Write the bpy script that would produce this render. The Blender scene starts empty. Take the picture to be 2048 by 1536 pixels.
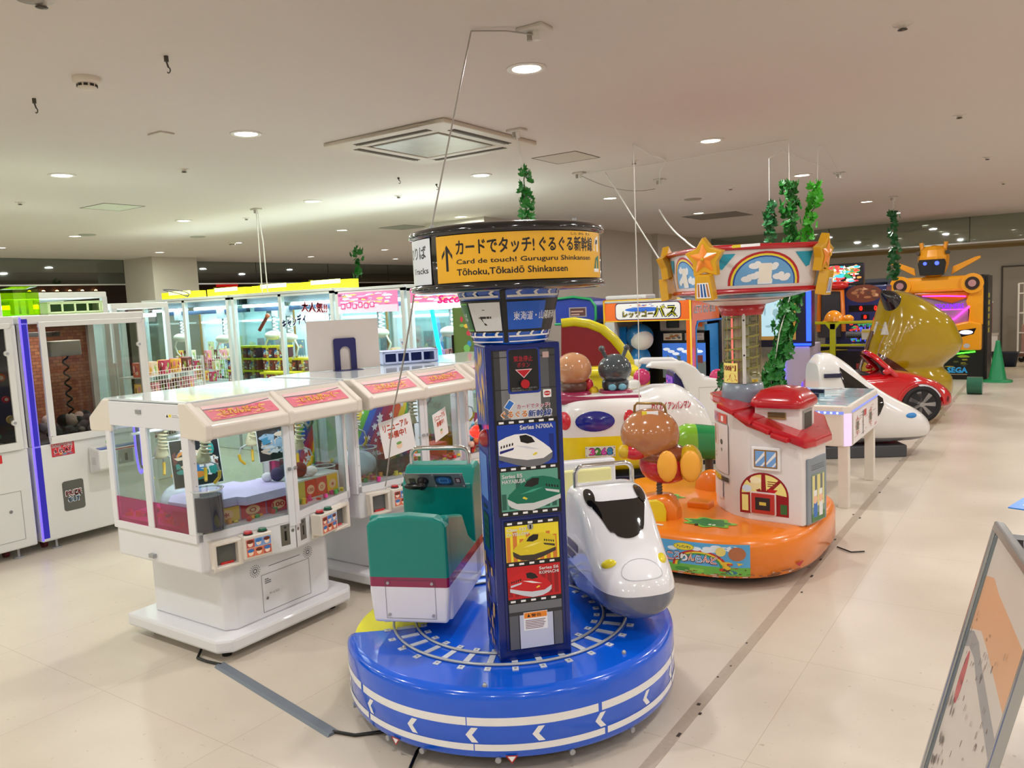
import bpy, bmesh, math, random
from mathutils import Matrix, Vector
R = math.radians
V = Vector
PI = math.pi
ORD = ('first', 'second', 'third', 'fourth', 'fifth', 'sixth', 'seventh', 'eighth', 'ninth', 'tenth')
SC = bpy.context.scene
COL = SC.collection

# ---------------------------------------------------------------- camera
cam = bpy.data.objects.new('camera', bpy.data.cameras.new('camera'))
COL.objects.link(cam)
_r = V((0.826320, 0.561316, -0.046026)); _u = V((-0.019754, 0.110559, 0.993673)); _f = V((-0.562854, 0.820183, -0.102445))
M3 = Matrix((_r, _u, -_f)).transposed()
cam.matrix_world = Matrix.Translation((0, 0, 1.7)) @ M3.to_4x4()
cam.data.sensor_width = 36.0
cam.data.lens = 1590.0 / 2048 * 36
cam.data.clip_start = 0.05
cam.data.clip_end = 200
SC.camera = cam
# ---------------------------------------------------------------- world, view, exposure
w = bpy.data.worlds.new('world'); SC.world = w; w.use_nodes = True
w.node_tree.nodes['Background'].inputs[0].default_value = (0.9, 0.92, 0.95, 1)
w.node_tree.nodes['Background'].inputs[1].default_value = 0.25
SC.view_settings.view_transform = 'Standard'
SC.view_settings.look = 'None'
SC.view_settings.gamma = 1
SC.view_settings.use_curve_mapping = False
SC.view_settings.exposure = 0.42
LAMP_POWER = 14.0
LAMP_COLOR = (1.0, 0.98, 0.965)

# ---------------------------------------------------------------- materials
_mats = {}
def lin(c):
    return tuple(((x / 255) / 12.92 if x / 255 <= 0.04045 else ((x / 255 + 0.055) / 1.055) ** 2.4) for x in c)
def P(name, c, rough=0.35, metal=0.0, coat=0.0, emit=0.0, vary=0.03, ec=None, bump=0.0, scale=14.0):
    """procedural principled material, sRGB 0-255 colour"""
    if name in _mats: return _mats[name]
    m = bpy.data.materials.new(name); m.use_nodes = True
    nt = m.node_tree; b = nt.nodes['Principled BSDF']
    l = lin(c)
    tc = nt.nodes.new('ShaderNodeTexCoord')
    nz = nt.nodes.new('ShaderNodeTexNoise'); nz.inputs['Scale'].default_value = scale; nz.inputs['Detail'].default_value = 3
    nt.links.new(tc.outputs['Object'], nz.inputs['Vector'])
    mx = nt.nodes.new('ShaderNodeMix'); mx.data_type = 'RGBA'
    mx.inputs[6].default_value = tuple(x * (1 - vary) for x in l) + (1,)
    mx.inputs[7].default_value = tuple(min(1, x * (1 + vary)) for x in l) + (1,)
    nt.links.new(nz.outputs['Fac'], mx.inputs[0])
    nt.links.new(mx.outputs[2], b.inputs['Base Color'])
    mr = nt.nodes.new('ShaderNodeMapRange')
    mr.inputs[3].default_value = max(0.02, rough - 0.05); mr.inputs[4].default_value = min(1, rough + 0.05)
    nt.links.new(nz.outputs['Fac'], mr.inputs[0]); nt.links.new(mr.outputs[0], b.inputs['Roughness'])
    b.inputs['Metallic'].default_value = metal
    b.inputs['Coat Weight'].default_value = coat
    b.inputs['Coat Roughness'].default_value = 0.04
    if emit:
        e = lin(ec) if ec else l
        b.inputs['Emission Color'].default_value = e + (1,)
        b.inputs['Emission Strength'].default_value = emit
    if bump:
        bp = nt.nodes.new('ShaderNodeBump'); bp.inputs['Strength'].default_value = bump
        nt.links.new(nz.outputs['Fac'], bp.inputs['Height']); nt.links.new(bp.outputs[0], b.inputs['Normal'])
    _mats[name] = m
    return m
def GLASS(name, tint=(240, 245, 245), amount=0.08, rough=0.02):
    """clear sheet: see-through with a mirror part that grows at grazing angles"""
    if name in _mats: return _mats[name]
    m = bpy.data.materials.new(name); m.use_nodes = True
    nt = m.node_tree; nt.nodes.clear()
    o = nt.nodes.new('ShaderNodeOutputMaterial')
    t = nt.nodes.new('ShaderNodeBsdfTransparent'); t.inputs[0].default_value = lin(tint) + (1,)
    g = nt.nodes.new('ShaderNodeBsdfGlossy'); g.inputs['Roughness'].default_value = rough
    lw = nt.nodes.new('ShaderNodeLayerWeight'); lw.inputs[0].default_value = 0.5
    pw = nt.nodes.new('ShaderNodeMath'); pw.operation = 'POWER'; pw.inputs[1].default_value = 4.0
    ad = nt.nodes.new('ShaderNodeMath'); ad.operation = 'MULTIPLY_ADD'; ad.use_clamp = True; ad.inputs[1].default_value = 0.7; ad.inputs[2].default_value = amount * 0.4
    nt.links.new(lw.outputs['Facing'], pw.inputs[0])
    x = nt.nodes.new('ShaderNodeMixShader')
    nt.links.new(pw.outputs[0], ad.inputs[0]); nt.links.new(ad.outputs[0], x.inputs[0])
    nt.links.new(t.outputs[0], x.inputs[1]); nt.links.new(g.outputs[0], x.inputs[2]); nt.links.new(x.outputs[0], o.inputs[0])
    _mats[name] = m
    return m
def C(c, rough=0.35, coat=0.0, emit=0.0, metal=0.0):
    """shorthand: material keyed by its own colour"""
    return P('paint_%d_%d_%d_%d_%d_%d_%d' % (c[0], c[1], c[2], rough * 100, coat * 10, emit * 10, metal * 10), c, rough, metal, coat, emit)

# ---------------------------------------------------------------- geometry collector
class G:
    def __init__(s, M=None):
        s.v = []; s.f = []; s.mi = []; s.sm = []; s.ms = []; s.M = M or Matrix()
    def mid(s, m):
        if m not in s.ms: s.ms.append(m)
        return s.ms.index(m)
    def add(s, vs, fs, m, smooth=False):
        b = len(s.v); k = s.mid(m)
        s.v += [s.M @ V(p) for p in vs]
        for f in fs:
            s.f.append([b + i for i in f]); s.mi.append(k); s.sm.append(smooth)
        return s
    def box(s, x0, x1, y0, y1, z0, z1, m):
        return s.add([(x0, y0, z0), (x1, y0, z0), (x1, y1, z0), (x0, y1, z0), (x0, y0, z1), (x1, y0, z1), (x1, y1, z1), (x0, y1, z1)],
                     [(3, 2, 1, 0), (4, 5, 6, 7), (0, 1, 5, 4), (1, 2, 6, 5), (2, 3, 7, 6), (3, 0, 4, 7)], m)
    def cb(s, c, d, m):
        return s.box(c[0] - d[0] / 2, c[0] + d[0] / 2, c[1] - d[1] / 2, c[1] + d[1] / 2, c[2] - d[2] / 2, c[2] + d[2] / 2, m)
    def prism(s, poly, z0, z1, m, axis='z', smooth=False):
        n = len(poly)
        def q(p, z):
            return (p[0], p[1], z) if axis == 'z' else ((p[0], z, p[1]) if axis == 'y' else (z, p[0], p[1]))
        return s.add([q(p, z0) for p in poly] + [q(p, z1) for p in poly],
                     [list(range(n))[::-1], list(range(n, 2 * n))], m).add(
                     [q(p, z0) for p in poly] + [q(p, z1) for p in poly],
                     [(i, (i + 1) % n, n + (i + 1) % n, n + i) for i in range(n)], m, smooth)
    def lathe(s, prof, c, m, n=32, sx=1, sy=1, e=2.0, smooth=True, a0=0, a1=None, rot=0.0):
        """prof: (radius, z). e: superellipse exponent of the plan"""
        full = a1 is None
        k = n if full else n + 1
        vs = []
        for (r, z) in prof:
            for i in range(k):
                a = rot + (2 * PI * i / n if full else a0 + (a1 - a0) * i / n)
                ca, sa = math.cos(a), math.sin(a)
                if e != 2.0:
                    ca = math.copysign(abs(ca) ** (2 / e), ca); sa = math.copysign(abs(sa) ** (2 / e), sa)
                vs.append((c[0] + r * ca * sx, c[1] + r * sa * sy, c[2] + z))
        fs = []
        for j in range(len(prof) - 1):
            for i in range(n if full else n):
                a = j * k + i; b = j * k + (i + 1) % k
                fs.append((a, b, b + k, a + k))
        s.add(vs, fs, m, smooth)
        for j, rev in ((0, True), (len(prof) - 1, False)):
            if prof[j][0] > 1e-4:
                ring = vs[j * k:(j + 1) * k]
                s.add(ring, [list(range(k))[::-1] if rev else list(range(k))], m)
        return s
    def cyl(s, a, b, r, m, n=16, r2=None, cap=True):
        a = V(a); b = V(b); d = (b - a).normalized()
        x = d.orthogonal().normalized(); y = d.cross(x); r2 = r if r2 is None else r2
        vs = [a + (x * math.cos(2 * PI * i / n) + y * math.sin(2 * PI * i / n)) * r for i in range(n)] + \
             [b + (x * math.cos(2 * PI * i / n) + y * math.sin(2 * PI * i / n)) * r2 for i in range(n)]
        s.add(vs, [(i, (i + 1) % n, n + (i + 1) % n, n + i) for i in range(n)], m, True)
        if cap: s.add(vs, [list(range(n))[::-1], list(range(n, 2 * n))], m)
        return s
    def tube(s, pts, r, m, n=8, closed=False):
        pts = [V(p) for p in pts]; L = len(pts); vs = []; prev = None
        for i, p in enumerate(pts):
            if closed: d = pts[(i + 1) % L] - pts[i - 1]
            else: d = pts[min(i + 1, L - 1)] - pts[max(i - 1, 0)]
            d.normalize()
            x = d.orthogonal().normalized() if prev is None else (prev - d * prev.dot(d)).normalized()
            prev = x; y = d.cross(x)
            vs += [p + (x * math.cos(2 * PI * k / n) + y * math.sin(2 * PI * k / n)) * r for k in range(n)]
        fs = []
        for i in range(L if closed else L - 1):
            for k in range(n):
                a = i * n + k; b = i * n + (k + 1) % n; c = ((i + 1) % L) * n
                fs.append((a, b, c + (k + 1) % n, c + k))
        s.add(vs, fs, m, True)
        if not closed: s.add(vs, [list(range(n))[::-1], list(range((L - 1) * n, L * n))], m)
        return s
    def sph(s, c, r, m, nu=20, nv=12, z0=-1.0, z1=1.0):
        if not isinstance(r, (tuple, list)): r = (r, r, r)
        a0, a1 = math.asin(z0), math.asin(z1)
        prof = [(math.cos(a0 + (a1 - a0) * j / nv), math.sin(a0 + (a1 - a0) * j / nv)) for j in range(nv + 1)]
        vs = []; fs = []
        for (q, z) in prof:
            for i in range(nu):
                a = 2 * PI * i / nu
                vs.append((c[0] + r[0] * q * math.cos(a), c[1] + r[1] * q * math.sin(a), c[2] + r[2] * z))
        for j in range(nv):
            for i in range(nu):
                a = j * nu + i; b = j * nu + (i + 1) % nu
                fs.append((a, b, b + nu, a + nu))
        return s.add(vs, fs, m, True)
    def loft(s, secs, m, n=36, nt=28, axis='x', cap=True):
        """secs: (t, cy, cz, hw, hh, e). returns surface function S(t, angle)"""
        S = make_S(secs, axis)
        t0, t1 = secs[0][0], secs[-1][0]
        vs = []
        for j in range(nt + 1):
            t = t0 + (t1 - t0) * j / nt
            for i in range(n): vs.append(S(t, 2 * PI * i / n))
        fs = [(j * n + i, j * n + (i + 1) % n, (j + 1) * n + (i + 1) % n, (j + 1) * n + i) for j in range(nt) for i in range(n)]
        s.add(vs, fs, m, True)
        if cap: s.add(vs, [list(range(n))[::-1], list(range(nt * n, nt * n + n))], m)
        return S
    def build(s, name, parent=None, bevel=0.0, cuts=None, matf=None, label=None, stuff=False, seg=2, kind=None):
        me = bpy.data.meshes.new(name)
        me.from_pydata([tuple(p) for p in s.v], [], s.f)
        for m in s.ms: me.materials.append(m)
        for p, k, q in zip(me.polygons, s.mi, s.sm):
            p.material_index = k; p.use_smooth = q
        if cuts or bevel:
            bm = bmesh.new(); bm.from_mesh(me)
            bmesh.ops.remove_doubles(bm, verts=bm.verts, dist=1e-5)
            for co, no in (cuts or []):
                bmesh.ops.bisect_plane(bm, geom=bm.verts[:] + bm.edges[:] + bm.faces[:], plane_co=co, plane_no=no, dist=1e-5)
            bmesh.ops.recalc_face_normals(bm, faces=bm.faces)
            if matf:
                ix = {}
                for f in bm.faces:
                    mm = matf(f.calc_center_median())
                    if mm is None: continue
                    if mm.name not in me.materials: me.materials.append(mm)
                    f.material_index = me.materials.find(mm.name)
            bm.to_mesh(me); bm.free()
        o = bpy.data.objects.new(name, me); COL.objects.link(o)
        if parent: o.parent = parent
        if bevel:
            b = o.modifiers.new('bevel', 'BEVEL'); b.width = bevel; b.segments = seg; b.limit_method = 'ANGLE'; b.angle_limit = R(35)
            b.harden_normals = False
        if label: o['label'] = label
        if stuff: o['kind'] = 'stuff'
        if kind: o['kind'] = kind
        return o

def make_S(secs, axis='x'):
    K = len(secs[0])
    def ev(t):
        for i in range(len(secs) - 1):
            if t <= secs[i + 1][0] + 1e-9: break
        a, b = secs[i], secs[i + 1]
        p0 = secs[max(i - 1, 0)]; p3 = secs[min(i + 2, len(secs) - 1)]
        h = b[0] - a[0]; x = (t - a[0]) / h; out = []
        for k in range(1, K):
            m0 = (b[k] - p0[k]) / max(1e-6, (b[0] - p0[0])) * h; m1 = (p3[k] - a[k]) / max(1e-6, (p3[0] - a[0])) * h
            d = b[k] - a[k]
            if d == 0: m0 = m1 = 0
            else:
                m0 = max(min(m0, 3 * abs(d)), -3 * abs(d)); m1 = max(min(m1, 3 * abs(d)), -3 * abs(d))
                if m0 * d < 0: m0 = 0
                if m1 * d < 0: m1 = 0
            out.append((2 * x ** 3 - 3 * x ** 2 + 1) * a[k] + (x ** 3 - 2 * x ** 2 + x) * m0 + (-2 * x ** 3 + 3 * x ** 2) * b[k] + (x ** 3 - x ** 2) * m1)
        return out
    def S(t, th):
        cy, cz, hw, hh, e = ev(t)
        c, q = math.cos(th), math.sin(th)
        y = cy + hw * math.copysign(abs(c) ** (2 / e), c); z = cz + hh * math.copysign(abs(q) ** (2 / e), q)
        return V((t, y, z)) if axis == 'x' else V((y, z, t))
    return S
def surf(S, eps=0.004):
    """outward offset mapping on a loft surface: (t, angle, h)"""
    def f(t, th, h):
        p = S(t, th); a = S(t + eps, th) - S(t - eps, th); b = S(t, th + 0.03) - S(t, th - 0.03)
        n = a.cross(b)
        if n.length < 1e-12: return p
        n.normalize()
        return p - n * h
    return f

def mk_side(S):
    f = surf(S)
    def fn_(x, zz, h):
        # find theta in (PI/2, 3PI/2) region with y<0 : cos<0
        lo, hi = PI / 2, 1.5 * PI   # z falls from top to bottom along this range
        for _ in range(30):
            md = (lo + hi) / 2
            if S(x, md).z > zz: lo = md
            else: hi = md
        return f(x, (lo + hi) / 2, h)
    return fn_

# ---------------------------------------------------------------- flat print on a surface
_tc = {}
def tmesh(txt, bold):
    k = (txt, bold)
    if k in _tc: return _tc[k]
    cu = bpy.data.curves.new('t', 'FONT'); cu.body = txt; cu.resolution_u = 2; 
    o = bpy.data.objects.new('t', cu); COL.objects.link(o)
    dg = bpy.context.evaluated_depsgraph_get()
    me = bpy.data.meshes.new_from_object(o.evaluated_get(dg))
    vs = [(v.co.x, v.co.y) for v in me.vertices]; fs = [list(p.vertices) for p in me.polygons]
    bpy.data.objects.remove(o); bpy.data.curves.remove(cu); bpy.data.meshes.remove(me)
    xs = [v[0] for v in vs] or [0, 1]; ys = [v[1] for v in vs] or [0, 1]
    _tc[k] = (vs, fs, min(xs), max(xs), min(ys), max(ys))
    return _tc[k]
class D:
    """drawing surface: points (p, q) mapped by fn(p, q, height); each layer sits a hair above the last"""
    def __init__(s, g, o=None, u=None, v=(0, 0, 1), fn=None, step=0.00006, h0=0.0008, seg=0.0):
        s.g = g; s.h = h0; s.step = step; s.seg = seg
        if fn is None:
            o = V(o); u = V(u).normalized(); v = V(v).normalized(); n = u.cross(v)
            fn = lambda p, q, h: o + u * p + v * q + n * h
        s.fn = fn
    def pts(s, pl, m):
        s.h += s.step
        s.g.add([s.fn(p, q, s.h) for p, q in pl], [list(range(len(pl)))], m); return s
    def rect(s, x, y, w_, h_, m, seg=None):
        seg = s.seg if seg is None else seg
        s.h += s.step
        n = max(1, int(abs(w_) / seg + 0.5)) if seg else 1
        vs = []; 
        for i in range(n + 1):
            vs += [s.fn(x + w_ * i / n, y, s.h), s.fn(x + w_ * i / n, y + h_, s.h)]
        s.g.add(vs, [(2 * i, 2 * i + 2, 2 * i + 3, 2 * i + 1) for i in range(n)], m); return s
    def frame(s, x, y, w_, h_, t, m):
        s.rect(x, y, w_, t, m); s.h -= s.step; s.rect(x, y + h_ - t, w_, t, m); s.h -= s.step
        s.rect(x, y, t, h_, m); s.h -= s.step; s.rect(x + w_ - t, y, t, h_, m); return s
    def ell(s, x, y, rx, ry, m, n=20, a0=0, a1=2 * PI):
        return s.pts([(x + rx * math.cos(a0 + (a1 - a0) * i / n), y + ry * math.sin(a0 + (a1 - a0) * i / n)) for i in range(n if a1 - a0 > 6.28 else n + 1)], m)
    def rr(s, x, y, w_, h_, r, m):
        pl = []
        for cx, cy, a in ((x + w_ - r, y + r, -PI / 2), (x + w_ - r, y + h_ - r, 0), (x + r, y + h_ - r, PI / 2), (x + r, y + r, PI)):
            pl += [(cx + r * math.cos(a + PI / 2 * i / 4), cy + r * math.sin(a + PI / 2 * i / 4)) for i in range(5)]
        return s.pts(pl, m)
    def star(s, x, y, r, m, k=0.45, n=5, a=PI / 2):
        s.h += s.step
        pl = [(x, y)] + [(x + (r if i % 2 == 0 else r * k) * math.cos(a + PI * i / n), y + (r if i % 2 == 0 else r * k) * math.sin(a + PI * i / n)) for i in range(2 * n)]
        s.g.add([s.fn(p, q, s.h) for p, q in pl], [(0, 1 + i, 1 + (i + 1) % (2 * n)) for i in range(2 * n)], m); return s
    def text(s, t, x, y, h_, m, w_=None, bold=1, align='l', shear=0.0):
        """x, y: lower corner; h_: full height of the ink, w_: its width"""
        vs, fs, x0, x1, y0, y1 = tmesh(t, 0)
        sy = h_ / max(1e-3, y1 - y0); sx = w_ / max(1e-3, x1 - x0) if w_ else sy
        if align == 'c': x -= (x1 - x0) * sx / 2
        s.h += s.step
        e = 0.013 * bold
        for ex, ey in (((0, 0),) if bold <= 0.5 else ((-e, -e * .6), (e, -e * .6), (0, e))):
            s.g.add([s.fn(x + (a - x0 + ex) * sx + (b - y0) * sy * shear, y + (b - y0 + ey) * sy, s.h) for a, b in vs], fs, m)
        return s
    def art(s, x, y, w_, h_, cols, n, seed, big=0.3):
        rd = random.Random(seed)
        for i in range(n):
            rx = w_ * rd.uniform(0.06, big) / 2; ry = h_ * rd.uniform(0.06, big) / 2
            cx = rd.uniform(x + rx, x + w_ - rx); cy = rd.uniform(y + ry, y + h_ - ry); a = rd.uniform(0, 6)
            k = rd.choice((3, 4, 6, 9))
            s.pts([(cx + rx * math.cos(a + 2 * PI * j / k), cy + ry * math.sin(a + 2 * PI * j / k)) for j in range(k)], rd.choice(cols))
        return s
    def lines(s, x, y, w_, h_, n, m, seed=0):
        rd = random.Random(seed); st = h_ / n
        for i in range(n):
            s.rect(x, y + i * st, w_ * rd.uniform(0.6, 1), st * 0.45, m, seg=0); s.h -= s.step
        s.h += s.step
        return s

# ---------------------------------------------------------------- objects
def T(name, label, cat, loc=(0, 0, 0), rz=0.0, group=None):
    o = bpy.data.objects.new(name, None); COL.objects.link(o)
    o.location = loc; o.rotation_euler = (0, 0, rz); o.empty_display_size = 0.1
    o['label'] = label; o['category'] = cat
    if group: o['group'] = group
    return o
def tag(o, label, cat, group=None, kind=None):
    o['label'] = label; o['category'] = cat
    if group: o['group'] = group
    if kind: o['kind'] = kind
    return o
def structure(o):
    o['kind'] = 'structure'; return o
def copy_tree(o, loc=None, rz=None, label=None, parent=None, group=None):
    kids = [c for c in o.children]
    c = o.copy(); COL.objects.link(c)
    if parent is not None: c.parent = parent; c.matrix_parent_inverse = o.matrix_parent_inverse.copy()
    if loc is not None: c.location = loc
    if rz is not None: c.rotation_euler = (0, 0, rz)
    if label: c['label'] = label
    if group: c['group'] = group
    for k in kids: copy_tree(k, parent=c)
    return c
def area(name, loc, size, power, color=(1, 1, 1), rot=(0, 0, 0), parent=None, sy=None, shape='DISK'):
    l = bpy.data.lights.new(name, 'AREA'); l.shape = shape; l.size = size
    if sy: l.shape = 'RECTANGLE'; l.size_y = sy
    l.energy = power; l.color = color
    o = bpy.data.objects.new(name, l); COL.objects.link(o); o.location = loc; o.rotation_euler = rot
    if parent: o.parent = parent
    return o
def TM(loc=(0, 0, 0), rz=0.0):
    return Matrix.Translation(loc) @ Matrix.Rotation(rz, 4, 'Z')
# ---------------------------------------------------------------- the room
H = 2.86
def floor_mat():
    m = bpy.data.materials.new('floor_vinyl'); m.use_nodes = True; nt = m.node_tree; b = nt.nodes['Principled BSDF']
    tc = nt.nodes.new('ShaderNodeTexCoord')
    n1 = nt.nodes.new('ShaderNodeTexNoise'); n1.inputs['Scale'].default_value = 1.3; n1.inputs['Detail'].default_value = 6
    n2 = nt.nodes.new('ShaderNodeTexNoise'); n2.inputs['Scale'].default_value = 38; n2.inputs['Detail'].default_value = 4
    r1 = nt.nodes.new('ShaderNodeValToRGB'); r1.color_ramp.elements[0].position = 0.3; r1.color_ramp.elements[1].position = 0.7
    r1.color_ramp.elements[0].color = lin((201, 189, 173)) + (1,); r1.color_ramp.elements[1].color = lin((216, 205, 190)) + (1,)
    r2 = nt.nodes.new('ShaderNodeValToRGB'); r2.color_ramp.elements[0].position = 0.25; r2.color_ramp.elements[1].position = 0.33
    r2.color_ramp.elements[0].color = (0.72, 0.68, 0.62, 1); r2.color_ramp.elements[1].color = (1, 1, 1, 1)
    br = nt.nodes.new('ShaderNodeTexBrick'); br.inputs['Scale'].default_value = 1.0; br.offset = 0.0
    br.inputs['Mortar Size'].default_value = 0.0018; br.inputs['Brick Width'].default_value = 0.9; br.inputs['Row Height'].default_value = 0.9
    br.inputs['Color1'].default_value = (1, 1, 1, 1); br.inputs['Color2'].default_value = (0.985, 0.98, 0.97, 1); br.inputs['Mortar'].default_value = (0.8, 0.77, 0.73, 1)
    m1 = nt.nodes.new('ShaderNodeMix'); m1.data_type = 'RGBA'; m1.blend_type = 'MULTIPLY'; m1.inputs[0].default_value = 1
    m2 = nt.nodes.new('ShaderNodeMix'); m2.data_type = 'RGBA'; m2.blend_type = 'MULTIPLY'; m2.inputs[0].default_value = 1
    L = nt.links.new
    for t in (n1, n2, br): L(tc.outputs['Object'], t.inputs['Vector'])
    L(n1.outputs['Fac'], r1.inputs[0]); L(n2.outputs['Fac'], r2.inputs[0])
    L(r1.outputs[0], m1.inputs[6]); L(r2.outputs[0], m1.inputs[7]); L(m1.outputs[2], m2.inputs[6]); L(br.outputs['Color'], m2.inputs[7])
    L(m2.outputs[2], b.inputs['Base Color'])
    mr = nt.nodes.new('ShaderNodeMapRange'); mr.inputs[3].default_value = 0.24; mr.inputs[4].default_value = 0.42
    L(n1.outputs['Fac'], mr.inputs[0]); L(mr.outputs[0], b.inputs['Roughness']); b.inputs['Specular IOR Level'].default_value = 0.45
    return m
def ST(name, g, bevel=0):
    return structure(g.build(name, bevel=bevel))
M_ceil = P('ceiling_paint', (210, 202, 195), rough=0.8, vary=0.015)
M_wall = P('wall_paint', (196, 188, 176), rough=0.7)
M_grayw = P('gray_wall_paint', (168, 164, 160), rough=0.6)
M_dark = P('dark_brown_panel', (40, 27, 18), rough=0.5)
ST('floor', G().box(-26, 6, -4, 31, -0.1, 0, floor_mat()))
ST('ceiling', G().box(-26, 6, -4, 31, H, H + 0.1, M_ceil))
ST('wall_right', G().box(6, 6.1, -4, 31, 0, H, M_wall))
ST('wall_front', G().box(-26, 6, -4.1, -4, 0, H, M_wall))
ST('wall_back', G().box(-6.25, 6, 20.6, 20.7, 0, 2.40, M_grayw))
ST('wall_end', G().box(-26, 6, 30.9, 31, 0, H, P('warm_end_wall', (186, 168, 128), .6)))
ST('wall_left', G().box(-26.1, -26, -4, 24, 0, H, M_dark))
ST('wall_center', G().box(-7.41, -6.37, 8.8, 14.2, 0, H, M_wall).box(-7.3, -6.25, 14.2, 20.6, 0, H, M_wall))
ST('wall_column', G().box(-15.0, -14.03, 8.7, 9.65, 0, H, M_wall))
ST('baseboard_center', G().box(-7.42, -6.36, 8.79, 14.2, 0, 0.07, C((60, 56, 52), 0.5)))
# corridor beyond the glass on the left: dark brown panelled wall and warm lamps
ST('trim_1', G().box(-25.9, -19.05, -4, 23, 0, H - 0.002, P('red_brown_wall', (58, 36, 24), 0.5)))
ST('trim_2', G().box(-19.05, -19.0, -4, 23, 2.606, H - 0.003, P('olive_soffit', (66, 58, 46), 0.6)))
# back wall door
g = G(); d_x0, d_x1 = -0.96, 0.35
g.box(d_x0, d_x1, 20.565, 20.6, 0.01, 1.96, P('door_gray', (158, 152, 146), 0.5))
ST('door_1', g)
fr = G(); k = C((70, 66, 62), 0.5)
fr.box(d_x0 - .03, d_x0, 20.55, 20.6, 0, 1.99, k).box(d_x1, d_x1 + .03, 20.55, 20.6, 0, 1.99, k).box(d_x0, d_x1, 20.55, 20.6, 1.96, 1.99, k)
ST('trim_3', fr)
# glass smoke barriers hanging from the ceiling
M_bar = GLASS('barrier_glass', (205, 215, 210), 0.35, 0.03)
M_rail = C((205, 205, 200), 0.3, metal=0.6)
def barrier(n, a, b, axis, off, z0=2.40, seg=2.4):
    root = T('window_%d' % n, 'glass smoke barrier', 'window'); del root['category']; del root['label']; root['kind'] = 'structure'
    L = b - a; k = max(1, round(L / seg)); rail = G()
    for i in range(k):
        p, q = a + L * i / k + 0.006, a + L * (i + 1) / k - 0.006
        gg = G()
        if axis == 'y': gg.box(off - 0.004, off + 0.004, p, q, z0, H, M_bar); rail.box(off - .006, off + .006, q, q + .012, z0, H, C((50, 52, 50), .5))
        else: gg.box(p, q, off - 0.004, off + 0.004, z0, H, M_bar); rail.box(q, q + .012, off - .006, off + .006, z0, H, C((50, 52, 50), .5))
        gg.build('pane', root)
    if axis == 'y': rail.box(off - .012, off + .012, a, b, z0 - .025, z0, M_rail)
    else: rail.box(a, b, off - .012, off + .012, z0 - .025, z0, M_rail)
    rail.build('rail', root)
barrier(1, -4, 8.7, 'y', -15.0)
barrier(2, 9.65, 20.5, 'y', -15.0)
barrier(3, -6.2, 6.0, 'x', 16.9)
# floor seam tape and marks
g = G(); tp = P('seam_tape', (178, 164, 148), 0.4, vary=0.15, scale=40)
g.box(-1.215, -1.165, 2.2, 18.0, 0.0, 0.0015, tp)
ST('trim_4', g)
g = G(); rd = random.Random(4); mk = C((60, 52, 46), 0.6)
for i in range(34):
    y = rd.uniform(2.5, 14); x = rd.choice((-1.215, -1.165, -1.19)) + rd.uniform(-.012, .012); s_ = rd.uniform(.004, .014)
    g.box(x, x + s_, y, y + s_ * rd.uniform(.6, 3), 0.0014, 0.003, mk)
tag(g.build('floor_scuff'), 'dark scuff marks scattered along the floor seam tape', 'scuff marks', kind='stuff')
# ---------------------------------------------------------------- ceiling fittings
M_lens = P('lamp_lens', (255, 250, 240), 0.3, emit=9.0, ec=(255, 248, 236))
M_ring = C((235, 232, 226), 0.35)
lens_on = [(-2.212, 3.48), (-4.339, 3.424), (-6.5, 3.336), (-4.336, 5.977), (-2.209, 6.057), (-6.52, 5.931), (-8.713, 5.861), (-6.546, 8.525),
           (-8.633, 8.38), (-10.98, 5.725), (-13.041, 8.246), (-10.94, 8.298), (-13.1, 11.766), (-11.1, 11.9), (-13.1, 14.4), (-13.027, 5.665),
           (-4.343, 8.537), (-4.309, 11.262), (-2.178, 8.61), (-2.195, 12.091), (-2.185, 14.5), (-8.7, 11.9), (-4.3, 14.5), (-8.7, 14.4), (-11.1, 14.4),
           (-8.7, 3.35), (-11.0, 3.3), (-13.1, 3.3)]
extra = [(x, y) for x in (-13.1, -11.0, -8.7, -6.5, -4.34, -2.2, 0.0, 2.2, 4.4) for y in (-2.0, 0.75)] + [(x, y) for x in (0.0, 2.2, 4.4) for y in (3.4, 6.0, 8.5, 11.5, 14.4)]
ring = T('ceiling_light', 'x', 'light', group='round recessed downlights in the ceiling')
gg = G(); gg.lathe([(0.082, 0), (0.098, -0.002), (0.1, 0.004), (0.086, -0.006), (0.072, 0.0)], (0, 0, -0.004), M_ring, 32); gg.build('trim_ring', ring)
gg = G(); gg.lathe([(0.073, -0.001), (0.05, -0.004), (0.02, -0.006), (0.0, -0.006)], (0, 0, -0.001), M_lens, 24); gg.build('lens', ring)
names_l = {(-2.212, 3.48): 'largest round ceiling downlight above the blue train ride', (-2.209, 6.057): 'round downlight above the orange ride canopy',
           (-4.339, 3.424): 'round downlight left of the square ceiling air conditioner', (-6.5, 3.336): 'round downlight between smoke detector and left edge'}
for i, (x, y) in enumerate(lens_on + extra):
    o = ring if i == 0 else copy_tree(ring)
    o.location = (x, y, H)
    rw = min(range(5), key=lambda i: abs((3.4, 5.95, 8.45, 11.8, 14.4)[i] - y)); cl_ = min(range(6), key=lambda i: abs((-2.2, -4.33, -6.5, -8.7, -11.0, -13.1)[i] - x))
    if (x, y) in extra: o['label'] = 'round lit downlight outside the picture'; o['group'] = 'downlights outside the picture'
    else: o['label'] = 'lit ceiling downlight, %s from the right in the %s row' % (ORD[cl_], ('nearest', 'second', 'third', 'fourth', 'farthest')[rw]); o['group'] = 'round recessed downlights in the ceiling'
    area('downlight_lamp', (x, y, H - 0.03), 0.14, LAMP_POWER * (1.15 if x < -5 else 1.0), (0.9, 1.0, 0.86) if x < -6 and y < 9 else LAMP_COLOR)
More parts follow.
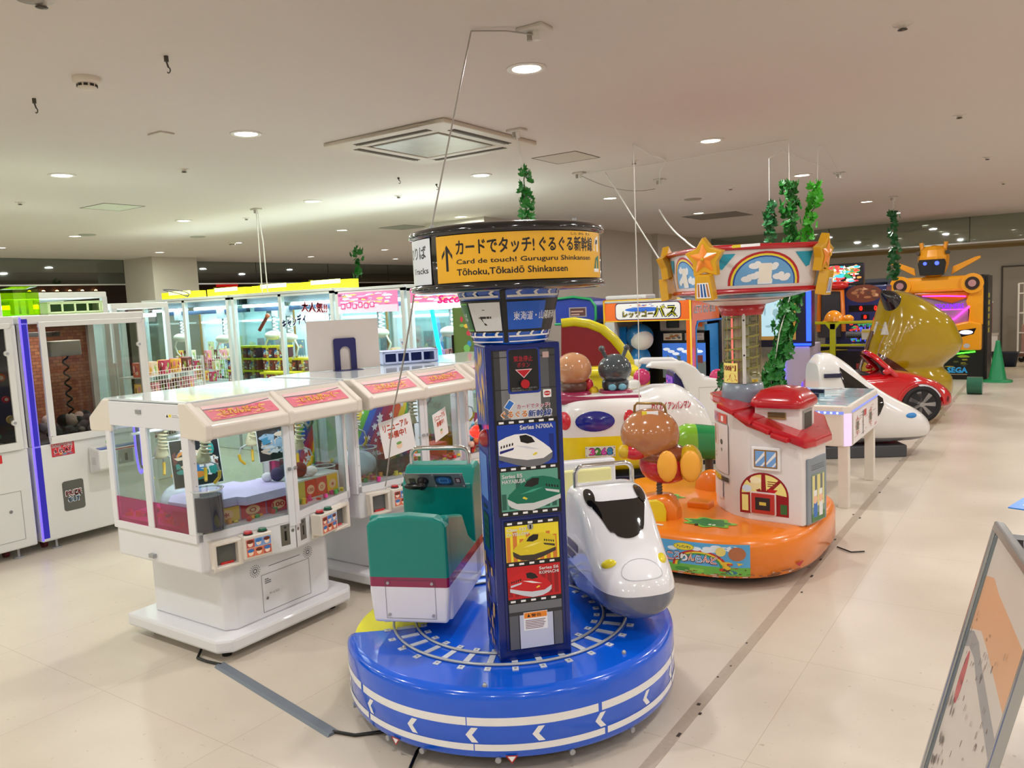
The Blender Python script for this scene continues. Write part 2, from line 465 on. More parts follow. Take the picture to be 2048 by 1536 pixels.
for x, y in ((-4.34, 18.2), (-2.2, 18.2), (0.0, 18.2), (2.2, 18.2), (-0.85, 22.5), (-2.05, 22.6), (-2.2, 20.9), (-1.92, 26.0), (-3.3, 22.5), (-0.8, 25.5), (-4.5, 25), (-3.3, 27), (-0.7, 28), (-5.5, 22)):  # first four, just behind the barrier, are added to brighten the back wall
    o = copy_tree(ring, (x, y, H), label='warm downlight beyond the glass smoke barrier, nearest row added to brighten the back wall', group='downlights beyond the glass barrier')
    area('downlight_lamp', (x, y, H - 0.03), 0.14, LAMP_POWER * 0.8, (1, .85, .6))
# small sensor eyes / sprinkler heads
spr = T('sprinkler_head', 'x', 'sprinkler')
gg = G(); gg.lathe([(0.045, 0), (0.043, -0.004), (0.02, -0.006), (0.018, -0.02), (0.0, -0.022)], (0, 0, 0), C((214, 206, 196), .4), 20); gg.build('plate', spr)
gg = G(); gg.lathe([(0.012, 0), (0.022, -0.004), (0.0, -0.008)], (0, 0, -0.022), C((90, 84, 78), .3, metal=.7), 12); gg.build('deflector', spr)
S_ = [(-0.592, 4.091), (-0.581, 6.53), (-0.56, 8.959), (-0.544, 11.404), (-5.692, 3.872), (-8.151, 3.764), (-5.691, 6.361), (-3.027, 6.425), (-3.028, 8.904), (-8.1, 6.3), (-5.7, 8.9), (-3.043, 1.55)]
for i, (x, y) in enumerate(S_):
    o = spr if i == 0 else copy_tree(spr)
    o.location = (x, y, H); o['label'] = 'tiny round sprinkler head on the white ceiling'; o['group'] = 'sprinkler heads dotted over the ceiling'
spr['label'] = 'largest sprinkler eye near the upper right ceiling corner'; del spr['group']
# air conditioner cassette
ac = T('air_conditioner', 'square ceiling cassette air conditioner with four slots and grey central grille', 'air conditioner', (-3.70, 4.53, H), 0.0)
mA = P('ac_plastic', (206, 198, 184), 0.45)
def ring_poly(g, a, b, z0, z1, m):
    for s1 in (-1, 1):
        g.box(min(s1 * a, s1 * b), max(s1 * a, s1 * b), -b, b, z0, z1, m); g.box(-a, a, min(s1 * a, s1 * b), max(s1 * a, s1 * b), z0, z1, m)
gg = G(); ring_poly(gg, 0.33, 0.54, -0.028, 0, mA); gg.build('panel', ac, bevel=0.008)
gg = G(); gg.box(-0.3, 0.3, -0.3, 0.3, -0.03, -0.012, P('ac_grille', (176, 176, 168), 0.22, vary=.06)); gg.build('intake_grille', ac, bevel=0.006)
gg = G(); ring_poly(gg, 0.3, 0.33, -0.02, -0.004, C((82, 74, 64), .6)); gg.build('grille_gap', ac)
for k_ in range(4):
    gg = G(Matrix.Rotation(k_ * PI / 2, 4, 'Z')); gg.box(-0.33, 0.33, 0.40, 0.46, -0.0300, -0.0275, C((66, 56, 46), .7)); gg.box(-0.33, 0.33, 0.425, 0.432, -0.034, -0.03, C((150, 140, 126), .5))
    gg.build('air_slot', ac)
# access panels
def apanel(x, y, sx, sy, lab, c=(196, 188, 176)):
    t = T('access_panel', lab, 'panel', (x, y, H))
    gg = G(); ring_poly(gg, 0.5, 0.515, -0.004, 0, C((112, 104, 94), .5)); o = gg.build('panel_frame', t); o.scale = (sx, sy, 1)
    gg = G(); gg.box(-.49, .49, -.49, .49, -0.003, 0.0, P('access_' + str(c[0]), c, .6)); o = gg.build('lid', t); o.scale = (sx, sy, 1)
apanel(-8.03, 4.6, 0.46, 0.42, 'square ceiling access panel above the left prize machines', (208, 212, 194))
apanel(-3.35, 5.82, 0.40, 0.40, 'square ceiling access panel right of the air conditioner')
apanel(-4.27, 11.95, 0.8, 0.8, 'grey ceiling return grille near the back, before the barrier', (120, 112, 104))
apanel(-7.9, 8.9, 0.5, 0.5, 'ceiling access panel beside the central pillar', (150, 156, 142))
# smoke detectors
sd = T('smoke_detector', 'white smoke detector on the ceiling at upper left', 'smoke detector', (-3.85, 2.137, H))
gg = G(); gg.lathe([(0.062, 0), (0.062, -0.022), (0.045, -0.03)], (0, 0, 0), C((222, 212, 198), .5), 28); gg.build('base', sd)
gg = G(); gg.lathe([(0.044, -0.03), (0.042, -0.048), (0.03, -0.056), (0, -0.058)], (0, 0, 0), C((214, 204, 190), .5), 28)
for i in range(10):
    a = i * PI / 5; gg.M = Matrix.Rotation(a, 4, 'Z'); gg.box(0.040, 0.0455, -0.009, 0.009, -0.045, -0.034, C((40, 36, 32), .6))
gg.build('sensor_head', sd)
sd2 = copy_tree(sd, (-10.9, 8.164, H), label='small smoke detector on the ceiling above the crane machines')
t = tag(G().lathe([(0.11, 0), (0.1, -0.01), (0, -0.012)], (-3.72, 9.54, H), C((150, 142, 132), .6), 24).build('ceiling_vent'), 'round grey ceiling vent right of the blue ride sign', 'vent')
tag(G().lathe([(0.11, 0), (0.1, -0.01), (0, -0.012)], (-10.35, 7.17, H), C((150, 152, 140), .6), 24).build('ceiling_vent'), 'round ceiling vent above the yellow topped crane machines', 'vent')
tag(G().lathe([(0.11, 0), (0.1, -0.01), (0, -0.012)], (-10.73, 5.76, H), C((150, 152, 140), .6), 24).build('ceiling_vent'), 'round ceiling vent above the left prize machines', 'vent')
tag(G().box(-4.76, -4.62, 3.0, 3.1, H - .012, H, C((206, 198, 186), .5)).build('sensor_plate', bevel=.004), 'small rectangular sensor plate on the ceiling below the detector', 'sensor')
tag(G().lathe([(0.05, 0), (0.045, -0.02), (0.0, -0.025)], (-3.02, 1.50, H), C((150, 142, 132), .5), 20).build('ceiling_speaker'), 'dark round fitting cut by the top edge of the picture', 'speaker')
hooks = [(-3.296, 2.201, .05, 'metal ceiling hook right of the smoke detector'), (-4.387, 2.148, .05, 'metal ceiling hook left of the smoke detector'),
         (-4.905, 5.497, .03, 'tiny ceiling hook below the air conditioner, the left one'), (-4.935, 6.068, .03, 'tiny ceiling hook below the air conditioner by the sign wire')]
for x, y, L_, lab in hooks:
    gg = G(); mk = C((84, 78, 70), .4, metal=.5)
    gg.cyl((x, y, H), (x, y, H - L_ * .5), .010, mk, 8).cyl((x, y, H - L_ * .5), (x + .005, y + .004, H - L_), .004, mk, 6)
    gg.tube([(x + .005 + .012 * math.sin(a), y + .004, H - L_ - .012 + .012 * math.cos(a)) for a in [i * .7 for i in range(7)]], .003, mk, 5)
    tag(gg.build('ceiling_hook'), lab, 'hook')
# warm wall lamps far left
wl = None; rd = random.Random(2)
for i, y in enumerate((8.76, 9.06, 9.36, 9.65, 9.94, 10.26)):
    if wl is None:
        wl = T('wall_lamp', 'x', 'lamp', (-19.05, y, 2.41), 0, 'warm wall lamps in the dark corridor')
        gg = G(); gg.lathe([(0.02, -.04), (0.045, -.03), (0.055, 0.02)], (0.07, 0, 0), C((90, 60, 40), .4), 16); gg.build('lamp_shade', wl)
        gg = G(); gg.sph((0.07, 0, 0.01), .038, P('warm_bulb', (255, 190, 130), .3, emit=7), 10, 6); gg.build('bulb', wl)
        o = wl
    else: o = copy_tree(wl, (-19.05, y, 2.41))
    o['label'] = 'warm orange wall lamp in the dark corridor behind the glass'
tag(G().box(-19.0, -18.98, 13.6, 14.3, 2.48, 2.6, P('red_sign', (190, 20, 16), .4, emit=.5)).build('shop_sign'), 'dim red lit shop sign in the corridor above yellow topped cranes', 'sign')
# ---------------------------------------------------------------- ride 1: blue train carousel
BLUE = P('ride_blue', (0, 90, 222), 0.16, coat=0.6, vary=.02)
DBLUE = P('pillar_blue', (0, 30, 110), 0.25, coat=0.3)
WHT = C((240, 240, 240), 0.3); BLK = C((14, 14, 16), 0.25); CHR = P('chrome', (215, 215, 215), 0.1, metal=1.0)
SILV = C((170, 172, 176), 0.3, metal=.5)
cx, cy = -1.98, 2.785
ride = T('train_carousel_ride', 'blue round kiddie train ride with tall picture pillar and yellow drum sign', 'kiddie ride', (cx, cy, 0))
Rr, ZT = 0.713, 0.322
# drum with a notch for the step
def ringpts(r, a0, a1, n): return [(r * math.cos(a0 + (a1 - a0) * i / n), r * math.sin(a0 + (a1 - a0) * i / n)) for i in range(n + 1)]
A0, A1 = R(150), R(225.7)
def drum_poly(r, ri):
    e0 = (-2.471 - cx, -2.281 - 0)  # unused anchor
    return ringpts(r, A1, A0 + 2 * PI, 110) + [(ri * math.cos(A0 + .25), ri * math.sin(A0 + .25)), (-0.253, -0.30)]
g = G(); lv = []
prof = [(Rr - 0.006, 0.072), (Rr, 0.085), (Rr, ZT - 0.035), (Rr - 0.006, ZT - 0.017), (Rr - 0.018, ZT - 0.005), (Rr - 0.035, ZT)]
n_ = None; vs = []
for r_, z_ in prof:
    pl = drum_poly(r_, 0.34); n_ = len(pl); vs += [(p[0], p[1], z_) for p in pl]
fs = []; sm = len(prof)
for j in range(sm - 1):
    for i in range(n_): fs.append((j * n_ + i, j * n_ + (i + 1) % n_, (j + 1) * n_ + (i + 1) % n_, (j + 1) * n_ + i))
g.add(vs, fs, BLUE, True); g.add(vs[-n_:], [list(range(n_))], BLUE); g.add(vs[:n_], [list(range(n_))[::-1]], BLUE)
drum = g.build('drum', ride)
g = G(); g.lathe([(0.60, 0.025), (0.64, 0.03), (0.66, 0.085)], (0, 0, 0), C((26, 26, 28), .5), 60)
for i in range(8):
    a = i * PI / 4 + .2; g.cyl((.55 * math.cos(a), .55 * math.sin(a), 0), (.55 * math.cos(a), .55 * math.sin(a), .03), .03, BLK, 10)
g.build('base', ride)
g = G(); g.prism(ringpts(0.685, A0 - .02, A1 + .03, 20) + [(-0.2, -0.25), (-0.2, .15)], 0.20, 0.292, P('step_yellow', (232, 226, 30), .35)); g.build('step', ride, bevel=.008)
# printed bands around the drum, written in angle
def drumfn(p, q, h): return V(((Rr + h) * math.cos(p), (Rr + h) * math.sin(p), q))
g = G(); d = D(g, fn=drumfn, seg=0.05)
for a, b in ((226.5, 247.5), (249, 291), (291.3, 331), (332.2, 372), (373, 420)):
    d.rect(R(a), 0.193, R(b - a), 0.031, WHT); d.h -= d.step
for a, b in ((226.5, 252), (253, 293), (293.3, 333), (334, 372), (373, 420)):
    d.rect(R(a), 0.099, R(b - a), 0.025, WHT); d.h -= d.step
for i in range(9):
    a = R(232 + i * 19.5)
    for s_ in (0, 1):
        z0, z1, z2 = (0.130, 0.158, 0.130) if s_ == 0 else (0.186, 0.158, 0.186)
        d.pts([(a + .004, 0.158), (a + .038, 0.158), (a + .070, z0), (a + .036, z0)], WHT); d.h -= d.step
g.build('track_marking', ride)
# bolts and warning triangles on the rim
for i, a in enumerate((236, 262, 276, 300, 322, 344)):
    g = G(); x, y = Rr * math.cos(R(a)), Rr * math.sin(R(a))
    g.cyl((x * .975, y * .975, 0.064), (x * 1.003, y * 1.003, .064), .011, SILV, 12); g.build('bolt', ride)
for a in (266, 304):
    g = G(); d = D(g, fn=drumfn, h0=.004); d.pts([(R(a - 1.9), .084), (R(a), .052), (R(a + 1.9), .084)], C((170, 30, 30), .4)); d.pts([(R(a - 1.2), .080), (R(a), .059), (R(a + 1.2), .080)], WHT)
    g.build('warning_triangle', ride)
for p in ((0.30, -.60), (.62, -.12), (-.18, -.5), (.28, .62)):
    g = G(); g.lathe([(.009, 0), (.009, .006), (.005, .012), (0, .013)], (p[0], p[1], ZT), SILV, 10); g.build('screw', ride)
# rails and sleepers
RL = P('rail_grey', (176, 180, 184), 0.3, metal=.3)
for r_ in (0.415, 0.512):
    g = G(); g.tube([(r_ * math.cos(a), r_ * math.sin(a), ZT + .006) for a in [i * 2 * PI / 72 for i in range(72)]], 0.006, RL, 6, closed=True); g.build('rail', ride)
sl = None
for i in range(32):
    if 11 < i < 19: continue
    if sl is None:
        g = G(); RL2 = P('sleeper_white', (206, 212, 222), .35); g.box(.372, .398, -.012, .012, 0, .003, RL2).box(.425, .50, -.012, .012, 0, .003, RL2).box(.527, .555, -.012, .012, 0, .003, RL2)
        for x_ in (.385, .541): g.cyl((x_, 0, .003), (x_, 0, .005), .005, SILV, 8)
        sl = g.build('sleeper', ride); o = sl
    else: o = sl.copy(); COL.objects.link(o)
    o.location = (0, 0, ZT + .0005); o.rotation_euler = (0, 0, i * 2 * PI / 32 + .05)
# ------------- pillar
Aw = V((-1.735 - cx, 2.362 - cy, ZT)); Bw = V((-1.539 - cx, 2.572 - cy, ZT)); ux = (Bw - Aw).normalized(); nn_ = V((ux.y, -ux.x, 0)); W_ = 0.287; Dp = 0.235; PT = 1.545 - ZT
Mp = Matrix.Translation(Aw) @ Matrix((ux, -nn_, V((0, 0, 1)))).transposed().to_4x4()
g = G(Mp); g.box(0, W_, 0, Dp, 0, PT, DBLUE); pil = g.build('pillar', ride, bevel=0.006)
fo = Aw; z = lambda zz: zz - ZT
g = G(); d = D(g, fo, ux)
GR = [C((60, 62, 66)), C((118, 120, 124)), C((200, 202, 206)), C((88, 90, 94)), C((128, 130, 134))]
BK = C((16, 18, 22), .4)
d.rect(.022, z(1.262), .242, .262, BK)
x = .030
for w_, m_ in ((.022, GR[0]), (.034, GR[1]), (.02, GR[2])): d.rect(x, z(1.262), w_, .258, m_); x += w_ + .001
d.rect(.086, z(1.262), .116, .258, GR[2])
x = .185
for w_, m_ in ((.02, GR[2]), (.034, GR[3]), (.024, GR[0])): d.rect(x, z(1.262), w_, .258, m_); x += w_ + .001
d.rect(.03, z(1.495), .235, .003, BK).rect(.03, z(1.374), .235, .003, BK)
d.rr(.080, z(1.358), .127, .17, .012, C((20, 50, 150)))
d.rr(.087, z(1.366), .113, .158, .010, BK)
d.text('緊急停止', .143, z(1.478), .021, C((190, 40, 60)), .072, 1.4, 'c'); d.text('ボタン', .143, z(1.456), .018, C((190, 40, 60)), .05, 1.4, 'c')
d.pts([(.11, z(1.449)), (.143, z(1.415)), (.176, z(1.449))], C((230, 200, 205))); d.pts([(.116, z(1.446)), (.143, z(1.419)), (.170, z(1.446))], C((190, 20, 40)))
d.text('ボタンを押すと乗り物が止まります。', .094, z(1.375), .007, C((170, 170, 170)), .098, .5); d.text('緊急時以外は押さないでください。', .094, z(1.367), .006, C((170, 170, 170)), .08, .5)
d.rect(.218, z(1.488), .024, .022, C((200, 170, 166)))
d.rr(.214, z(1.338), .032, .030, .003, WHT); d.ell(.230, z(1.353), .013, .009, C((190, 40, 40))); d.rect(.219, z(1.3515), .022, .003, WHT)
# ride logo
d.pts([(.06, z(1.31)), (.082, z(1.340)), (.104, z(1.325)), (.082, z(1.295))], WHT); d.pts([(.063, z(1.31)), (.083, z(1.336)), (.100, z(1.324)), (.081, z(1.299))], C((40, 110, 200)))
d.text('カードでタッチ!', .108, z(1.300), .019, WHT, .13, 3.5, shear=.1); d.text('カードでタッチ!', .110, z(1.301), .017, C((200, 40, 110)), .126, 1, shear=.1)
d.text('ぐるぐる', .046, z(1.268), .028, WHT, .104, 4, shear=.1); d.text('ぐるぐる', .048, z(1.270), .024, C((236, 140, 30)), .10, 2, shear=.1)
d.text('新幹線', .150, z(1.266), .030, WHT, .094, 4, shear=.1); d.text('新幹線', .152, z(1.268), .026, C((26, 70, 160)), .09, 2, shear=.1)
# film strips
d.rect(.022, z(.893), .246, .369, BK)
def holes(y, n=6, x0=.03, w_=.232):
    for i in range(n):
        d.rect(x0 + i * w_ / n + .008, z(y), .019, .008, WHT); d.h -= d.step
    d.h += d.step
holes(1.248); holes(1.070); holes(.899)
d.rect(.030, z(1.084), .228, .160, C((10, 60, 170)))
rd = random.Random(3)
for i in range(8): d.rect(.034 + i * .028, z(1.10), .018, rd.uniform(.04, .11), C((10, 40, 130)))
d.rect(.034, z(.913), .224, .152, C((94, 160, 140)))
for i in range(8): d.rect(.036 + i * .028, z(.92), .018, rd.uniform(.04, .12), C((40, 96, 84)))
def train(x, y, s, body, low, dark=C((18, 18, 22), .2), flip=False, stripe=None):
    f = (lambda a: -a) if flip else (lambda a: a)
    def p(l, m): d.pts([(x + f(a) * s, y + b * s) for a, b in l], m)
    p([(-.5, .05), (-.5, .30), (-.36, .36), (-.2, .40), (0, .40), (.14, .34), (.30, .22), (.42, .12), (.47, .04), (.46, -.04), (.30, -.12), (0, -.13), (-.25, -.08)], body)
    p([(-.5, .05), (-.25, -.02), (0, -.07), (.30, -.06), (.47, .04), (.46, -.06), (.40, -.12), (.25, -.18), (.02, -.2), (-.2, -.14), (-.5, -.03)], low)
    p([(-.12, .37), (-.10, .26), (.02, .22), (.16, .24), (.10, .33), (0, .38)], dark)
    p([(.10, .02), (.17, .06), (.2, .03), (.13, 0)], C((230, 210, 60)))
    p([(-.2, .2), (.0, .18), (.25, .1), (.02, .13)], C((255, 255, 255)) if stripe is None else stripe)
    p([(-.48, .12), (-.22, .17), (-.24, .13), (-.48, .07)], C((20, 30, 120)) if body is WHT else low)
    for i in range(5): p([(-.46 + i * .05, .21 + i * .01), (-.435 + i * .05, .215 + i * .01), (-.44 + i * .05, .17 + i * .01), (-.465 + i * .05, .165 + i * .01)], dark)
train(.140, z(1.120), .215, WHT, C((110, 112, 118)), stripe=C((214, 216, 226)))
d.text('Series N700A', .118, z(1.222), .016, WHT, .128, 2.2)
train(.158, z(.953), .215, C((0, 110, 84)), C((205, 210, 212)), flip=True, stripe=C((60, 160, 130)))
d.text('Series E5', .040, z(1.041), .014, WHT, .078, 2.2); d.text('HAYABUSA', .040, z(1.021), .014, WHT, .09, 2.2)
# lower door
d.frame(.028, z(.362), .240, .525, .0018, C((6, 12, 50), .4))
d.rect(.040, z(.370), .215, .505, BK)
holes(.861, 5, .043, .2); holes(.702, 5, .043, .2); holes(.556, 5, .043, .2)
d.rect(.042, z(.716), .209, .140, C((238, 220, 50)))
for i in range(8): d.rect(.044 + i * .026, z(.716), .016, rd.uniform(.04, .13), C((214, 126, 50)))
train(.150, z(.750), .175, C((222, 200, 40)), C((60, 52, 46)), flip=True, stripe=C((246, 230, 120)))
d.text('Class 923', .048, z(.836), .0115, WHT, .075, 2.4); d.text('Dr.YELLOW', .048, z(.818), .0115, WHT, .085, 2.4)
d.rect(.042, z(.570), .209, .127, C((196, 24, 30)))
for i in range(8): d.rect(.044 + i * .026, z(.58), .016, rd.uniform(.04, .10), C((150, 14, 24)))
train(.135, z(.605), .170, C((206, 26, 32)), C((206, 212, 220)), stripe=C((240, 240, 240)))
d.text('Series E6', .168, z(.676), .0115, WHT, .076, 2.4); d.text('KOMACHI', .168, z(.659), .0115, WHT, .076, 2.4)
d.rect(.042, z(.372), .209, .180, C((112, 114, 118))); d.rect(.042, z(.505), .209, .014, C((50, 50, 54)))
d.rect(.042, z(.372), .209, .133, C((92, 94, 100))); d.rect(.078, z(.372), .140, .133, BK); d.rect(.082, z(.372), .132, .133, C((198, 204, 222)))
d.rect(.098, z(.442), .094, .072, WHT); d.rect(.100, z(.490), .090, .022, C((240, 140, 40))); d.pts([(.112, z(.494)), (.118, z(.508)), (.124, z(.494))], BK)
d.text('警告', .148, z(.494), .012, BK, .04, 1.2, 'c'); d.lines(.104, z(.448), .082, .038, 6, C((120, 90, 100)), 5)
g.build('picture_panel', pil)
g = G(Mp); g.cyl((.143, 0, z(1.395)), (.143, -.012, z(1.395)), .019, C((20, 20, 22)), 24).cyl((.143, -.012, z(1.395)), (.143, -.020, z(1.395)), .0165, C((180, 24, 36), .3), 24); g.build('emergency_button', pil)
g = G(Mp); g.cyl((.140, 0, z(.848)), (.140, -.008, z(.848)), .012, SILV, 20).box(.137, .143, -.0095, -.008, z(.84), z(.856), BK); g.build('door_lock', pil)
# left face print
g = G(); lu = (-nn_); lo = Aw + lu * Dp; d = D(g, lo, nn_ * 1.0)
d.rect(.006, .02, .2, PT - .03, C((14, 40, 140)))
d.rect(.006, .85, .2, .36, C((40, 70, 170)))
for i in range(26):
    q = (rd.uniform(.02, .18), rd.uniform(.95, 1.18))
    d.pts([(q[0], q[1] - .035), (q[0] + .012, q[1]), (q[0], q[1] + .035), (q[0] - .012, q[1])], C((214, 176, 90)))
d.rect(.03, .62, .14, .18, C((90, 130, 210))); d.rect(.05, .42, .1, .14, C((16, 70, 60)))
for i in range(5): d.rect(.06, .46 + i * .03, .07, .012, C((10, 20, 26)))
for i in range(30):
    q = (rd.uniform(.02, .17), rd.uniform(.03, .36)); d.rect(q[0], q[1], rd.uniform(.01, .03), rd.uniform(.01, .05), rd.choice((C((200, 160, 90)), C((10, 14, 40)), C((150, 120, 70)))))
g.build('side_picture', pil)
g = G(Mp)
g.M = Mp @ Matrix.Translation((0, .165, z(1.2))) @ Matrix.Rotation(-PI / 2, 4, 'Y')
g.lathe([(.030, 0), (.030, .012)], (0, 0, 0), C((40, 40, 44)), 24); g.sph((0, 0, .012), (.026, .026, .034), P('red_beacon', (255, 40, 30), .15, emit=2.5, ec=(255, 30, 20)), 20, 8, z0=0.0); g.build('warning_beacon', pil)
g = G(); g.M = Mp @ Matrix.Translation((0, .06, z(1.19))) @ Matrix.Rotation(-PI / 2, 4, 'Y')
g.sph((0, 0, 0), (.036, .03, .03), C((150, 16, 24), .12, coat=.8), 20, 8, z0=0.0); g.build('red_lens', pil)
# ------------- cone and drum sign
sx, sy = -1.737 - cx, 2.538 - cy
def conefn(p, q, h):
    r_ = .142 + (q - 1.552) / (1.742 - 1.552) * .052 + h
    return V((sx + r_ * math.cos(p), sy + r_ * math.sin(p), q))
g = G(); g.lathe([(.128, 1.545), (.142, 1.552), (.194, 1.742)], (sx, sy, 0), C((14, 90, 205), .2, coat=.5), 60); cone = g.build('cone', ride)
g = G(); d = D(g, fn=conefn, seg=.08)
for b in (0, 1, 2, 3):
    a0 = R(-62.5) + b * PI / 2
    d.rect(a0 - .055, 1.552, .11, .19, BK); 
    for zz, hh in ((1.572, .006), (1.718, .008), (1.5535, .004)): d.rect(a0 + .08, zz, PI / 2 - .16, hh, WHT)
    d.rect(a0 + .055, 1.590, PI / 2 - .11, .120, BK)
    for q in (.25, .60, .95, 1.3):
        for y0, y1, y2 in ((1.572, 1.582, 1.592), (1.722, 1.732, 1.742)):
            s_ = .055
            if y0 > 1.6: y1, y2 = 1.735, 1.742
            d.pts([(a0 + q + .06, y0), (a0 + q + .13, y0), (a0 + q + .07, y1), (a0 + q, y1)], WHT); d.pts([(a0 + q, y1), (a0 + q + .07, y1), (a0 + q + .13, y2), (a0 + q + .06, y2)], WHT)
def panel_arrow(a, b):
    d.rect(a, 1.597, b - a, .105, C((225, 228, 232))); c = (a + b) / 2
    d.rect(c - .12, 1.643, .28, .008, BK); d.pts([(c - .16, 1.647), (c - .02, 1.676), (c + .04, 1.676), (c - .09, 1.647), (c + .04, 1.618), (c - .02, 1.618)], BK)
pb = R(-62.5)
d.rect(pb + .07, 1.600, .85, .102, C((16, 90, 200))); d.text('東海道・山陽新幹線', pb + .20, 1.634, .032, WHT, 1.3, .6)
panel_arrow(pb - .82, pb - .07)
d.rect(pb - 1.55, 1.597, .67, .105, C((18, 110, 50))); d.rect(pb - 1.55, 1.597, .67, .006, C((90, 190, 60))); d.rect(pb - 1.55, 1.696, .67, .006, C((90, 190, 60)))
d.text('のりば', pb - 1.50, 1.634, .030, C((220, 235, 225)), .48, .8)
g.build('direction_band', cone)
RS = .368
g = G(); g.lathe([(.05, 1.742), (RS - .03, 1.742), (RS, 1.750), (RS + .004, 1.757), (RS, 1.768), (RS - .012, 1.772), (RS - .012, 1.940), (RS, 1.944), (RS + .004, 1.952), (RS - .004, 1.968), (RS - .03, 1.976), (.05, 1.98)], (sx, sy, 0), P('sign_black', (16, 16, 18), .12, coat=.6), 90)
sign = g.build('drum_sign', ride)
def signfn(p, q, h): return V((sx + (RS - .011 + h) * math.cos(p), sy + (RS - .011 + h) * math.sin(p), q))
ca = math.atan2(-(sy + cy), -(sx + cx))   # towards the camera
YEL = P('sign_yellow', (236, 178, 38), .3, coat=.3); g = G(); d = D(g, fn=signfn, seg=.06)
e0, e1 = ca - R(43.5), ca + R(72)
d.rect(e0, 1.775, e1 - e0, .162, YEL)
k = 1 / RS
def st(t, x, y, h_, w_, b=1): d.text(t, e0 + x * k, y, h_, BK, w_ * k, b)
e = e0 + .022 * k
d.rect(e0 + .045 * k, 1.815, .011 * k, .075, BK)
d.pts([(e0 + .0505 * k, 1.905), (e0 + .026 * k, 1.870), (e0 + .026 * k, 1.855), (e0 + .0505 * k, 1.888)], BK); d.pts([(e0 + .0505 * k, 1.905), (e0 + .075 * k, 1.870), (e0 + .075 * k, 1.855), (e0 + .0505 * k, 1.888)], BK)
st('カードでタッチ!', .092, 1.868, .050, .285, 2.2); st('ぐるぐる新幹線', .395, 1.868, .050, .262, 2.2)
st('しん  かん  せん', .530, 1.923, .009, .11, 1)
st('Card de touch! Guruguru Shinkansen', .092, 1.832, .021, .545, 1.6); st('Tōhoku,Tōkaidō Shinkansen', .092, 1.795, .026, .415, 1.6)
x0 = e1 - .075 * k
d.pts([(x0, 1.87), (x0 + .02 * k, 1.915), (x0 + .05 * k, 1.925), (x0 + .05 * k, 1.868)], WHT); d.pts([(x0 + .02 * k, 1.895), (x0 + .025 * k, 1.91), (x0 + .045 * k, 1.91), (x0 + .04 * k, 1.895)], BK)
d.pts([(x0, 1.80), (x0 + .02 * k, 1.845), (x0 + .05 * k, 1.855), (x0 + .05 * k, 1.80)], C((0, 120, 110))); d.rect(x0, 1.795, .05 * k, .012, WHT)
e2 = e0 - .035 * k
for j in range(2):
    a1 = e2 - j * (e1 - e0 + .035 * k)
    if j == 0:
        d.rect(e2 - 1.9, 1.775, 1.9, .162, C((226, 232, 240))); d.text('のりば', e2 - .55, 1.868, .045, BK, .47, 1.6); d.text('Tracks', e2 - .43, 1.815, .020, BK, .38, 1.4)
d.rect(e2 - 1.9 - .09 - 1.9, 1.775, 1.9, .162, YEL)
g.build('sign_print', sign)
for a_ in (0, 2.1, 4.2):
    g = G(); g.cyl((sx + .3 * math.cos(a_), sy + .3 * math.sin(a_), 1.975), (sx + .3 * math.cos(a_), sy + .3 * math.sin(a_), 1.99), .008, SILV, 8); g.build('cap_bolt', sign)
# ------------- train cars (local x = forward)
def car_empty(name, c, h, lab):
    o = bpy.data.objects.new(name, None); COL.objects.link(o); o.parent = ride
    o.location = (c[0] - cx, c[1] - cy, 0); o.rotation_euler = (0, 0, math.atan2(h[1], h[0])); o['label'] = lab; return o
# green one
TEAL = P('train_teal', (0, 128, 118), .3, coat=.1, vary=.02); MAR = P('train_maroon', (140, 20, 74), .2, coat=.5); TW = P('train_white', (226, 226, 236), .18, coat=.6)
ct = car_empty('train_car', (-2.36, 2.755), (-.40, .92), 'green and white train car with maroon band, seen from behind')
g = G()
def zcol(c_):
    return TEAL if c_.z > .586 else (MAR if c_.z > .545 else TW)
cuts = [((0, 0, .586), (0, 0, 1)), ((0, 0, .545), (0, 0, 1))]
hw = .172
back = [(-hw + .012, .39), (hw - .012, .39), (hw, .52), (hw, .80), (hw - .012, .822), (hw - .05, .838), (0, .848), (-hw + .05, .838), (-hw + .012, .822), (-hw, .80), (-hw, .52)]
g.prism(back, -.42, -.345, TEAL, axis='x')
g.build('rear_shell', ct, bevel=.014, cuts=cuts, matf=zcol, seg=3)
for s_ in (-1, 1):
    g = G(); side = [(-.38, .39), (.16, .39), (.16, .60), (.05, .60), (-.05, .66), (-.14, .78), (-.36, .835), (-.38, .83)]
    g.prism(side, s_ * hw - .022 * (s_ + 1) / 1 * .5 * 2 if False else (s_ * hw - (.045 if s_ > 0 else 0)), s_ * hw + (0 if s_ > 0 else .045), TEAL, axis='y')
    g.build('side_panel', ct, bevel=.012, cuts=cuts, matf=zcol)
g = G(); g.box(-.36, .2, -.13, .13, .39, .44, TW).box(-.35, -.08, -.13, .13, .44, .62, C((30, 110, 100), .4)); g.build('seat', ct, bevel=.01)
g = G(); g.prism([(.06, .42), (.22, .42), (.24, .93), (.20, .95), (.13, .94), (.06, .86)], -hw, hw, TEAL, axis='y'); con = g.build('console', ct, bevel=.012, cuts=cuts, matf=zcol)
Mc = Matrix.Translation((.060, 0, .858)) @ Matrix.Rotation(R(-39), 4, 'Y')
g = G(Mc); g.box(-.004, .0, -.142, .142, 0.0, .095, C((150, 156, 162), .3, metal=.4)); 
d = D(g, V((-.0045, .142, 0)), V((0, -1, 0)))
